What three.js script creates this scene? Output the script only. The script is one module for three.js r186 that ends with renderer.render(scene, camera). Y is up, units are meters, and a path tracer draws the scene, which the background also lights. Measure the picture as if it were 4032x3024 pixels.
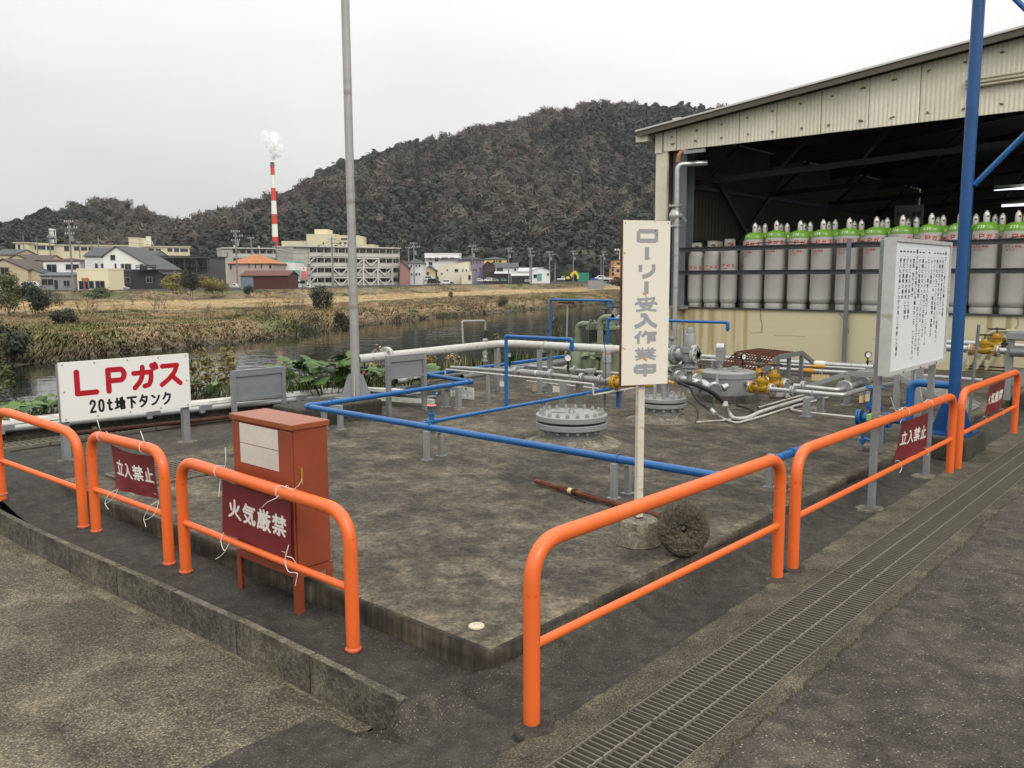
import * as THREE from 'three';
import { mergeGeometries, toCreasedNormals } from 'three/addons/utils/BufferGeometryUtils.js';
import { RoundedBoxGeometry } from 'three/addons/geometries/RoundedBoxGeometry.js';

// ---------------------------------------------------------------- camera, sky, sun, exposure
const scene = new THREE.Scene();
const camera = new THREE.PerspectiveCamera(48.84,4 / 3,0.05,4000);
camera.position.set(0,1.6,0);
camera.rotation.order = 'YXZ';
camera.rotation.set(THREE.MathUtils.degToRad(-7.31), THREE.MathUtils.degToRad(41.6),-0.004);
const renderer = new THREE.WebGLRenderer({ antialias: true });
renderer.setSize(1024,768);
renderer.toneMapping = THREE.LinearToneMapping;
renderer.toneMappingExposure = 1;
renderer.shadowMap.enabled = true;

const { sin, cos, PI, min, max, abs, floor, sqrt, atan2, hypot, pow, exp } = Math;
const V = (x, y, z) => new THREE.Vector3(x, y, z);
const lerp = (a, b, t) => a + (b - a) * t;
const clamp = (x, a = 0, b = 1) => min(b, max(a, x));
const sstep = (a, b, x) => { const t = clamp((x - a) / (b - a)); return t * t * (3 - 2 * t); };
function rng(seed) { let a = seed >>> 0; return () => { a = (a + 0x6d2b79f5) | 0; let t = Math.imul(a ^ (a >>> 15),1 | a); t = (t + Math.imul(t ^ (t >>> 7),61 | t)) ^ t; return ((t ^ (t >>> 14)) >>> 0) / 4294967296; }; }
function h2(x, y) { let h = Math.imul(x, 374761393) + Math.imul(y, 668265263); h = Math.imul(h ^ (h >>> 13),1274126177); return ((h ^ (h >>> 16)) >>> 0) / 4294967296; }
function vn(x, y, p = 0) {                       // value noise, optionally periodic
let ix = floor(x), iy = floor(y); const fx = x - ix, fy = y - iy, u = fx * fx * (3 - 2 * fx), v = fy * fy * (3 - 2 * fy);
let jx = ix + 1, jy = iy + 1;
if (p) { ix = ((ix % p) + p) % p; iy = ((iy % p) + p) % p; jx = ((jx % p) + p) % p; jy = ((jy % p) + p) % p; }
const a = h2(ix, iy), b = h2(jx, iy), c = h2(ix, jy), d = h2(jx, jy);
return lerp(lerp(a, b, u), lerp(c, d, u), v);
}
function fbm(x, y, o = 4, p = 0) { let s = 0, a = 0.5, n = 0; for (let i = 0; i < o; i++) { s += a * vn(x + i * 0, y, p); n += a; a *= 0.5; x *= 2; y *= 2; p *= 2; } return s / n; }

// overcast sky: brighter towards the zenith, soft cloud sheets, a little brighter towards the veiled sun
{
const W = 1024, H = 512, d = new Float32Array(W * H * 4), sun = V(0.74,0.58,0.26).normalize();
for (let j = 0; j < H; j++) {
const el = ((j + 0.5) / H - 0.5) * PI, y = sin(el);
for (let i = 0; i < W; i++) {
const az = ((i + 0.5) / W - 0.5) * 2 * PI, x = cos(az) * cos(el), z = sin(az) * cos(el);
const yy = max(y, 0), k = 1 / (yy + 0.16);
const c = fbm(x * k * 1.1 + 9, z * k * 1.1 + 4,5), c2 = fbm(x * k * 0.35 + 31, z * k * 0.35 + 17,3);
const toSun = x * sun.x + y * sun.y + z * sun.z;
let L = 1.86 * (1 + 2 * yy) / 3;
L *= 0.84 + 0.26 * c + 0.30 * (c2 - 0.35) ;
L *= 1 + 0.30 * pow(max(0, toSun * 0.5 + 0.5),2.2);
if (y < 0) L *= lerp(1,0.25, clamp(-y * 6));
const o = (j * W + i) * 4, warm = clamp(toSun * 0.5 + 0.4);
d[o] = L * lerp(0.99,1.02, warm); d[o + 1] = L * lerp(0.99,1.0, warm); d[o + 2] = L * lerp(0.975,0.945, warm); d[o + 3] = 1;
}
}
const t = new THREE.DataTexture(d, W, H, THREE.RGBAFormat, THREE.FloatType);
t.mapping = THREE.EquirectangularReflectionMapping; t.magFilter = THREE.LinearFilter; t.needsUpdate = true;
scene.background = t; scene.environment = t;
}
const sunLight = new THREE.DirectionalLight(new THREE.Color(1,0.965,0.91),1.25);
sunLight.position.set(70,62,34); sunLight.castShadow = true; sunLight.shadow.radius = 34;
sunLight.shadow.mapSize.set(2048,2048);
Object.assign(sunLight.shadow.camera, { left: -60, right: 60, top: 60, bottom: -60, near: 1, far: 260 });
scene.add(sunLight, sunLight.target);
scene.fog = new THREE.FogExp2(new THREE.Color(0.55,0.57,0.60),0.00012);

// ---------------------------------------------------------------- naming
const used = new Map();
function numbered(name) { const n = used.get(name) ?? 0; used.set(name, n + 1); return n ? name + '_' + String(n).padStart(3, '0') : name; }
function tag(o, label, category, group) { o.userData.label = label; o.userData.category = category; if (group) o.userData.group = group; return o; }
function thing(name, label, category, p = [0,0,0], turn = 0, group) {
const o = new THREE.Group(); o.name = numbered(name); scene.add(o); o.position.set(...p); o.rotation.y = turn;
return tag(o, label, category, group);
}
const ORD = ['first', 'second', 'third', 'fourth', 'fifth', 'sixth', 'seventh', 'eighth', 'ninth', 'tenth', 'eleventh', 'twelfth', 'thirteenth', 'fourteenth', 'fifteenth', 'sixteenth'];

// ---------------------------------------------------------------- geometry helpers
const UP = V(0,1,0);
function plain(g) {
if (g.index) g = g.toNonIndexed();
for (const k of Object.keys(g.attributes)) if (!['position', 'normal', 'uv', 'color'].includes(k)) g.deleteAttribute(k);
g.morphAttributes = {};
return g;
}
function boxUV(g, s = 1) {                       // uv in metres, by the direction each face points
const p = g.attributes.position, n = p.count, uv = new Float32Array(n * 2), a = V(), b = V(), c = V(), e = V(), f = V();
for (let i = 0; i < n; i += 3) {
a.fromBufferAttribute(p, i); b.fromBufferAttribute(p, i + 1); c.fromBufferAttribute(p, i + 2);
e.subVectors(b, a); f.subVectors(c, a); e.cross(f);
const x = abs(e.x), y = abs(e.y), z = abs(e.z);
for (let k = 0; k < 3; k++) {
const X = p.getX(i + k), Y = p.getY(i + k), Z = p.getZ(i + k);
const q = y >= x && y >= z ? [X, Z] : x >= z ? [Z, Y] : [X, Y];
uv[(i + k) * 2] = q[0] * s; uv[(i + k) * 2 + 1] = q[1] * s;
}
}
g.setAttribute('uv', new THREE.BufferAttribute(uv, 2));
return g;
}
function geo(list, keepUV) {
list = (Array.isArray(list) ? list : [list]).flat(9).filter(Boolean).map(plain);
if (list.length > 1) { const col = list.every((g) => g.attributes.color); for (const g of list) if (!col && g.attributes.color) g.deleteAttribute('color'); }
const g = list.length > 1 ? mergeGeometries(list) : list[0];
return keepUV ? g : boxUV(g);
}
function add(name, list, material, parent = scene, keepUV = false) {
const o = new THREE.Mesh(list.isBufferGeometry && list.userData.ready ? list : geo(list, keepUV), material);
o.name = parent === scene ? numbered(name) : name; o.castShadow = o.receiveShadow = true; parent.add(o); return o;
}
function struct(name, list, material, keepUV) { const o = add(name, list, material, scene, keepUV); o.userData.kind = 'structure'; return o; }
const ready = (list, keepUV) => { const g = geo(list, keepUV); g.userData.ready = true; return g; };
function box(w, h, d, x = 0, y = 0, z = 0, ry = 0) { const g = new THREE.BoxGeometry(w, h, d); if (ry) g.rotateY(ry); g.translate(x, y, z); return g; }
function bx(x0, x1, y0, y1, z0, z1) { return box(abs(x1 - x0), abs(y1 - y0), abs(z1 - z0), (x0 + x1) / 2, (y0 + y1) / 2, (z0 + z1) / 2); }
function rbx(x0, x1, y0, y1, z0, z1, r = 0.008) { const g = new RoundedBoxGeometry(abs(x1 - x0), abs(y1 - y0), abs(z1 - z0),2, r); g.translate((x0 + x1) / 2, (y0 + y1) / 2, (z0 + z1) / 2); return g; }
const v3 = (p) => (Array.isArray(p) ? V(...p) : p.clone());
function along(g, a, b) { const d = v3(b).sub(v3(a)); g.applyQuaternion(new THREE.Quaternion().setFromUnitVectors(UP, d.clone().normalize())); const m = v3(a).add(v3(b)).multiplyScalar(0.5); g.translate(m.x, m.y, m.z); return g; }
function cyl(a, b, r, r2 = r, n = 14, open = false) { return along(new THREE.CylinderGeometry(r2, r, v3(a).distanceTo(v3(b)), n, 1, open), a, b); }
function bar(a, b, w, h = w, up = UP) {           // rectangular bar from a to b; h is measured along up
const A = v3(a), B = v3(b), d = B.clone().sub(A), L = d.length(); d.normalize();
let s = d.clone().cross(up); if (s.lengthSq() < 1e-6) s = V(1,0,0); s.normalize(); const u = s.clone().cross(d);
const g = new THREE.BoxGeometry(w, h, L), m = new THREE.Matrix4().makeBasis(s, u, d.clone().negate());
g.applyMatrix4(m); const c = A.add(B).multiplyScalar(0.5); g.translate(c.x, c.y, c.z); return g;
}
function lathe(profile, x = 0, y = 0, z = 0, n = 24) { const g = new THREE.LatheGeometry(profile.map((p) => new THREE.Vector2(p[0], p[1])), n); g.translate(x, y, z); return toCreasedNormals(g, 0.6); }
function latheAlong(profile, a, b, n = 24) {      // profile [r, distance from a]
const d = v3(b).sub(v3(a)).normalize(), g = toCreasedNormals(new THREE.LatheGeometry(profile.map((p) => new THREE.Vector2(p[0], p[1])), n),0.6);
g.applyQuaternion(new THREE.Quaternion().setFromUnitVectors(UP, d)); g.translate(...v3(a).toArray()); return g;
}
function filletPath(pts, r) {                     // polyline with rounded corners -> list of points
const P = pts.map(v3), out = [P[0].clone()];
for (let i = 1; i < P.length - 1; i++) {
const a = P[i - 1], b = P[i], c = P[i + 1], rr = Array.isArray(r) ? r[i - 1] : r;
const k = min(rr, a.distanceTo(b) * 0.49, b.distanceTo(c) * 0.49);
const p0 = b.clone().lerp(a, k / a.distanceTo(b)), p1 = b.clone().lerp(c, k / b.distanceTo(c));
for (let t = 0; t <= 7; t++) { const u = t / 7, q = p0.clone().multiplyScalar((1 - u) * (1 - u)).addScaledVector(b, 2 * u * (1 - u)).addScaledVector(p1, u * u); out.push(q); }
}
out.push(P[P.length - 1].clone()); return out;
}
function sweep(points, r, n = 12, closeEnds = true, rf) {  // round tube through points, parallel transport
const P = points.map(v3), rings = []; let nrm = null;
const T = P.map((p, i) => { const t = V(); if (i > 0) t.add(p.clone().sub(P[i - 1]).normalize()); if (i < P.length - 1) t.add(P[i + 1].clone().sub(p).normalize()); return t.normalize(); });
for (let i = 0; i < P.length; i++) {
if (!nrm) { nrm = abs(T[i].y) < 0.9 ? UP.clone() : V(1,0,0); }
nrm.addScaledVector(T[i],-nrm.dot(T[i])).normalize();
const b = T[i].clone().cross(nrm), ring = [], R = rf ? rf(i / (P.length - 1)) * r : r;
for (let k = 0; k <= n; k++) { const a = (k / n) * 2 * PI; const dir = nrm.clone().multiplyScalar(cos(a)).addScaledVector(b, sin(a)); ring.push([P[i].clone().addScaledVector(dir, R), dir, k / n]); }
rings.push(ring);
}
const pos = [], nor = [], uv = [], idx = [], w = n + 1;
rings.forEach((ring, i) => ring.forEach(([p, d, u]) => { pos.push(p.x, p.y, p.z); nor.push(d.x, d.y, d.z); uv.push(u, i); }));
for (let i = 0; i < rings.length - 1; i++) for (let k = 0; k < n; k++) { const a = i * w + k, b = a + w; idx.push(a, a + 1, b, b, a + 1, b + 1); }
if (closeEnds) for (const [i, s] of [[0,-1],[rings.length - 1,1]]) {
const c = pos.length / 3, t = T[i].clone().multiplyScalar(s); pos.push(P[i].x, P[i].y, P[i].z); nor.push(t.x, t.y, t.z); uv.push(0,0);
const st = pos.length / 3; rings[i].forEach(([p]) => { pos.push(p.x, p.y, p.z); nor.push(t.x, t.y, t.z); uv.push(0,0); });
for (let k = 0; k < n; k++) s > 0 ? idx.push(c, st + k + 1, st + k) : idx.push(c, st + k, st + k + 1);
}
const g = new THREE.BufferGeometry();
g.setAttribute('position', new THREE.Float32BufferAttribute(pos, 3)); g.setAttribute('normal', new THREE.Float32BufferAttribute(nor, 3)); g.setAttribute('uv', new THREE.Float32BufferAttribute(uv, 2)); g.setIndex(idx);
// faces must look outwards
const q = g.toNonIndexed(), A = V().fromBufferAttribute(q.attributes.position, 0), B = V().fromBufferAttribute(q.attributes.position, 1), C = V().fromBufferAttribute(q.attributes.position, 2), N = V().fromBufferAttribute(q.attributes.normal, 0);
if (B.sub(A).cross(C.sub(A)).dot(N) < 0) for (let i = 0; i < idx.length; i += 3) { const t = idx[i + 1]; idx[i + 1] = idx[i + 2]; idx[i + 2] = t; }
g.setIndex(idx);
return g;
}
const pipe = (pts, r, bend = 0.06, n = 12) => sweep(filletPath(pts, bend), r, n);
function smooth(pts, n = 24) { return new THREE.CatmullRomCurve3(pts.map(v3), false, 'centripetal').getPoints(n); }
const hose = (pts, r, n = 26, k = 8) => sweep(smooth(pts, n), r, k);
function poly(points, y = 0, holes = []) {        // flat polygon in plan (x, z) facing up
const s = new THREE.Shape(points.map((p) => new THREE.Vector2(p[0],-p[1]))); for (const h of holes) s.holes.push(new THREE.Path(h.map((p) => new THREE.Vector2(p[0],-p[1]))));
const g = new THREE.ShapeGeometry(s); g.rotateX(-PI / 2); g.translate(0, y, 0); return g;
}
function prism(points, y0, y1, bevel = 0) {       // plan polygon extruded upwards
const s = new THREE.Shape(points.map((p) => new THREE.Vector2(p[0],-p[1])));
const g = new THREE.ExtrudeGeometry(s, { depth: y1 - y0 - bevel, bevelEnabled: bevel > 0, bevelThickness: bevel, bevelSize: bevel, bevelOffset: -bevel, bevelSegments: 2 }); g.rotateX(-PI / 2); g.translate(0, y0,0); return g;
}
function profile(points, depth) { const g = new THREE.ExtrudeGeometry(new THREE.Shape(points.map((p) => new THREE.Vector2(p[0], p[1]))),{ depth, bevelEnabled: false }); g.translate(0,0,-depth); return g; }
function gridMesh(nu, nv, f, color) {             // f(u, v) -> [x, y, z]; color(x, y, z) -> [r, g, b]
const pos = [], col = [], idx = [];
for (let j = 0; j <= nv; j++) for (let i = 0; i <= nu; i++) { const p = f(i / nu, j / nv); pos.push(...p); if (color) col.push(...color(...p, i / nu, j / nv)); }
for (let j = 0; j < nv; j++) for (let i = 0; i < nu; i++) { const a = j * (nu + 1) + i, b = a + nu + 1; idx.push(a, b, a + 1, b, b + 1, a + 1); }
let g = new THREE.BufferGeometry(); g.setAttribute('position', new THREE.Float32BufferAttribute(pos, 3)); if (color) g.setAttribute('color', new THREE.Float32BufferAttribute(col, 3));
g.setIndex(idx); g.computeVertexNormals();
let up = 0; for (let i = 1; i < g.attributes.normal.count * 3; i += 3) up += g.attributes.normal.array[i];
if (up < 0) { for (let i = 0; i < idx.length; i += 3) { const t = idx[i]; idx[i] = idx[i + 1]; idx[i + 1] = t; } g.setIndex(idx); g.computeVertexNormals(); }
g.setAttribute('uv', new THREE.Float32BufferAttribute(new Float32Array(pos.length / 3 * 2),2));
return g;
}
function gridUV(g) { const p = g.attributes.position, u = g.attributes.uv; for (let i = 0; i < p.count; i++) u.setXY(i, p.getX(i), p.getZ(i)); return g; }

// ---------------------------------------------------------------- textures
function dataTex(n, f, srgb = true, m = n) {
const d = new Uint8Array(n * m * 4);
for (let j = 0; j < m; j++) for (let i = 0; i < n; i++) { const c = f(i / n, j / m, i, j), o = (j * n + i) * 4; for (let k = 0; k < 3; k++) d[o + k] = clamp(c[k] ?? c[0]) * 255; d[o + 3] = 255; }
const t = new THREE.DataTexture(d, n, m); t.wrapS = t.wrapT = THREE.RepeatWrapping; t.magFilter = THREE.LinearFilter; t.minFilter = THREE.LinearMipmapLinearFilter; t.generateMipmaps = true;
if (srgb) t.colorSpace = THREE.SRGBColorSpace; t.needsUpdate = true; return t;
}
const rep = (t, m, m2 = m) => { const c = t.clone(); c.repeat.set(1 / m, 1 / m2); c.needsUpdate = true; return c; };   // one tile every m metres
const gray = (v) => [v, v, v];
// stones of an aggregate: distance to the nearest of jittered cell points, and which stone it is
function cells(x, y, p) {
const ix = floor(x), iy = floor(y); let best = 9, id = 0;
for (let a = -1; a <= 1; a++) for (let b = -1; b <= 1; b++) { const cx = ((ix + a) % p + p) % p, cy = ((iy + b) % p + p) % p, px = ix + a + h2(cx + 71, cy), py = iy + b + h2(cx, cy + 137), d = (px - x) * (px - x) + (py - y) * (py - y); if (d < best) { best = d; id = h2(cx + 13, cy + 57); } }
return [sqrt(best), id];
}
const T = {};
T.asphalt = dataTex(1024, (u, v) => {            // 1.4 m tile
const [d, id] = cells(u * 150, v * 150,150), n = fbm(u * 24, v * 24,5,24), big = fbm(u * 5, v * 5,3,5), fine = h2(floor(u * 1024), floor(v * 1024));
const stone = d < 0.42 ? (id > 0.93 ? 0.34 : id > 0.6 ? 0.14 : 0.02) : -0.06;
const b = 0.47 + 0.34 * (n - 0.5) + 0.2 * (big - 0.5) + stone * 0.8 + 0.12 * (fine - 0.5) + (id > 0.985 && d < 0.35 ? 0.35 : 0);
return [b * 1.03, b, b * 0.95];
});
T.asphaltBump = dataTex(512, (u, v) => { const [d, id] = cells(u * 75, v * 75,75); return gray(0.35 + 0.5 * max(0,0.6 - d) * (0.4 + id) + 0.2 * fbm(u * 40, v * 40,3,40)); }, false);
T.concrete = dataTex(1024, (u, v) => {           // 1.8 m tile, weathered, fine sand
const n = fbm(u * 6, v * 6,6,6), m = fbm(u * 40 + 3, v * 40,4,40), f = h2(floor(u * 1024) + 5, floor(v * 1024)), g = fbm(u * 130, v * 130,2,130);
const b = 0.70 + 0.40 * (n - 0.5) + 0.42 * (m - 0.5) + 0.42 * (g - 0.5) + 0.10 * (f - 0.5);
return [b, b * 0.985, b * 0.945];
});
T.aggregate = dataTex(1024, (u, v) => {          // 1.1 m tile, worn concrete with the stones showing
const [d, id] = cells(u * 120, v * 120,120),[d2, id2] = cells(u * 60 + 7, v * 60,60), n = fbm(u * 8, v * 8,5,8), f = h2(floor(u * 1024), floor(v * 1024) + 9);
let b = 0.50 + 0.34 * (n - 0.5) + 0.06 * (f - 0.5); if (d < 0.45) b += (id - 0.42) * 0.5; if (d2 < 0.34 && id2 > 0.7) b += 0.16 * (id2 - 0.4);
return [b, b * 0.975, b * 0.9];
});
T.grain = dataTex(512, (u, v) => gray(0.5 * fbm(u * 16, v * 16,6,16) + 0.5 * fbm(u * 128, v * 128,2,128)), false);
T.mottle = dataTex(512, (u, v) => { const b = 0.95 + 0.12 * (fbm(u * 4, v * 4,6,4) - 0.5) + 0.05 * (fbm(u * 50, v * 50,3,50) - 0.5); return [b, b, b * 0.99]; });
T.dirty = dataTex(512, (u, v) => { const n = fbm(u * 9, v * 9,6,9), k = clamp((n - 0.62) * 7), b = 0.96 + 0.14 * (n - 0.5); return [b - 0.16 * k, b - 0.19 * k, b - 0.25 * k]; });
T.rust = dataTex(512, (u, v) => { const n = fbm(u * 6, v * 6,6,6), m = fbm(u * 40, v * 40,3,40), k = clamp((n - 0.45) * 5); return [lerp(0.62,0.36, k) + 0.3 * (m - 0.5), lerp(0.44,0.22, k) + 0.25 * (m - 0.5), lerp(0.36,0.16, k) + 0.2 * (m - 0.5)]; });
T.rough = dataTex(512, (u, v) => gray(0.86 + 0.24 * (fbm(u * 6, v * 6,6,6) - 0.5) + 0.2 * (fbm(u * 60, v * 60,2,60) - 0.5)), false);
T.tile = dataTex(256, (u, v) => { const r = abs(sin(u * 8 * PI)), b = 0.62 + 0.3 * r + 0.2 * (fbm(u * 8, v * 8,4,8) - 0.5); return gray(b); });
T.ripple = dataTex(512, (u, v) => gray(fbm(u * 8, v * 8,5,8)), false);

// ---------------------------------------------------------------- materials
const C = (h) => new THREE.Color(h);
function M(color, rough = 0.6, o = {}) {
const { map, tile = 1, bump, bumpTile = 0.5, bumpScale = 0.002, roughMap, ...rest } = o;
const m = new THREE.MeshStandardMaterial({ color: C(color), roughness: rough, ...rest });
if (map) m.map = rep(T[map], tile);
if (bump) { m.bumpMap = rep(T[bump], bumpTile); m.bumpScale = bumpScale; }
if (roughMap) m.roughnessMap = rep(T.rough, 0.6);
return m;
}
T.chips = dataTex(512, (u, v) => { const n = fbm(u * 5, v * 5,5,5),[d, id] = cells(u * 26, v * 26,26), r = 0.05 + 0.22 * pow(h2(floor(id * 9999),3),6), b = 0.97 + 0.10 * (n - 0.5); if (id > 0.955 && d < r) return [0.9,0.8,0.7]; return [b, b * (1 - 0.06 * n), b * (1 - 0.08 * n)]; });
const paint = (color, rough = 0.42, o = {}) => M(color, rough, { map: 'mottle', tile: 0.9, roughMap: true, ...o });
const m = {
orange: paint('#df6a2f', 0.42,{ map: 'chips', tile: 0.7 }), blue: paint('#1b5d9e', 0.36), blueDark: paint('#144c86', 0.38), white: paint('#e2ded4', 0.55), cream: paint('#d9d4bd', 0.6), ivory: paint('#cfc9a6', 0.75),
galv: M('#92959a', 0.48,{ map: 'mottle', tile: 0.5, metalness: 0.35, roughMap: true }), grayPaint: paint('#888a8c', 0.5), grayDark: paint('#6d7074', 0.5), silver: M('#b4b5b6', 0.36,{ metalness: 0.55, map: 'mottle', tile: 0.4, roughMap: true }),
pipeGray: M('#a3a4a4', 0.42,{ metalness: 0.3, map: 'mottle', tile: 0.5, roughMap: true }), pipeWhite: paint('#b9b8b3', 0.5,{ map: 'dirty', tile: 0.6 }), steelDark: paint('#3a3d40', 0.55), green: paint('#7b8770', 0.5), greenDark: paint('#4d5b4c', 0.55),
yellow: paint('#b0861f', 0.42), red: paint('#b8141f', 0.5), redBrown: paint('#8f442c', 0.48), black: M('#17181a', 0.6,{ bump: 'grain', bumpScale: 0.0005 }), rubber: M('#141516', 0.7), brass: M('#b59a5e', 0.35,{ metalness: 0.7 }),
rust: M('#a08070', 0.85,{ map: 'rust', tile: 0.5, bump: 'grain', bumpScale: 0.002 }), rustDark: M('#6b5648', 0.85,{ map: 'rust', tile: 0.4 }), mortar: M('#8f8b80', 0.9,{ map: 'concrete', tile: 0.9, bump: 'grain', bumpScale: 0.004 }), concreteDark: M('#54514a', 0.92,{ map: 'concrete', tile: 1.1, bump: 'grain', bumpTile: 0.7, bumpScale: 0.006 }),
concrete: M('#8d897c', 0.9,{ map: 'concrete', tile: 1.8, bump: 'grain', bumpScale: 0.004 }), tie: M('#d8d8d4', 0.5), glass: M('#20262b', 0.12), paper: M('#c9c4ba', 0.75,{ map: 'mottle', tile: 0.7 }), copper: paint('#a4694a', 0.6), clear: new THREE.MeshPhysicalMaterial({ color: 0xffffff, roughness: 0.12, transmission: 0.9, thickness: 0 }),
lamp: new THREE.MeshStandardMaterial({ color: 0xffffff, emissive: 0xeaf2ff, emissiveIntensity: 1.6 }),
};
Object.assign(m, {
kerbA: M('#7b776c', 0.92,{ map: 'concrete', tile: 0.9, bump: 'grain', bumpScale: 0.003 }), kerbB: M('#75716a', 0.92,{ map: 'concrete', tile: 1.1, bump: 'grain', bumpScale: 0.003 }), kerbC: M('#807b6f', 0.92,{ map: 'concrete', tile: 0.8, bump: 'grain', bumpScale: 0.003 }),
lip: M('#aaa492', 0.93,{ map: 'aggregate', tile: 0.9, bump: 'grain', bumpScale: 0.003 }),
border: M('#8a8679', 0.93,{ map: 'aggregate', tile: 0.8, bump: 'grain', bumpTile: 0.4, bumpScale: 0.004, vertexColors: true }),
trough: M('#2c2a24', 0.95), grating: M('#6a665b', 0.7,{ metalness: 0.2, map: 'mottle', tile: 0.3 }), gratingLight: M('#7a766b', 0.65,{ metalness: 0.25, map: 'mottle', tile: 0.3 }),
});
Object.assign(m, {
lid: paint('#96502f', 0.4), boardFrame: paint('#b9bab8', 0.5,{ map: 'dirty', tile: 0.7 }), greenTag: M('#8aa74a', 0.7), rimBrown: M('#8a7a64', 0.8,{ map: 'rust', tile: 0.4 }), postWhite: paint('#cfc9bb', 0.6,{ map: 'dirty', tile: 0.35 }),
mortarPale: M('#a39f92', 0.9,{ map: 'concrete', tile: 0.5, bump: 'grain', bumpScale: 0.004 }), pebble: M('#938d81', 0.95,{ map: 'aggregate', tile: 0.5, bump: 'asphaltBump', bumpTile: 0.3, bumpScale: 0.01 }), bandPale: M('#cdb68a', 0.8),
panelGray: M('#8b9095', 0.55,{ metalness: 0.3, map: 'mottle', tile: 0.35, roughMap: true }), pole: M('#a3a3a1', 0.5,{ metalness: 0.25, map: 'dirty', tile: 1.1, roughMap: true }),
});
Object.assign(m, {
bandYellow: paint('#c58a1c', 0.6), mortarDark: M('#5c5a55', 0.92,{ map: 'concrete', tile: 0.5, bump: 'grain', bumpScale: 0.006 }), rustMesh: M('#9a7d6c', 0.8,{ map: 'rust', tile: 0.3 }), meshPale: M('#9d9c98', 0.6,{ map: 'dirty', tile: 0.5 }), greenPale: paint('#8d9a84', 0.5),
capWhite: paint('#dfded8', 0.4,{ map: 'dirty', tile: 1.2 }), conduitBeige: M('#8d8470', 0.85,{ map: 'mottle', tile: 0.5 }),
});
Object.assign(m, {
cladding: M('#d9d5c3', 0.55,{ map: 'mottle', tile: 2.2 }), cladding2: M('#dbd7c6', 0.55,{ map: 'mottle', tile: 1.8 }), cladding3: M('#d6d2be', 0.55,{ map: 'mottle', tile: 2.7 }), columnGray: paint('#6a6e73', 0.55), innerWall: M('#5d584c', 0.8,{ map: 'mottle', tile: 2 }), roofSheet: paint('#c6c7c4', 0.5), verge: M('#5d554c', 0.75,{ map: 'mottle', tile: 1 }), fixing: M('#6b6046', 0.8), steelBlack: M('#0c0d0e', 0.8), roof_shade: M('#0f1011', 0.9), railSteel: paint('#4b4e51', 0.5),
cylGray: M('#a5a39f', 0.5,{ map: 'mottle', tile: 0.6 }), cylGrayTwo: M('#a5a39f', 0.5,{ map: 'mottle', tile: 0.5, side: THREE.DoubleSide }), capMetal: M('#cfccc4', 0.36,{ metalness: 0.45, map: 'mottle', tile: 0.2 }), conduitCream: paint('#b3ad93', 0.65),
});
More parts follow.
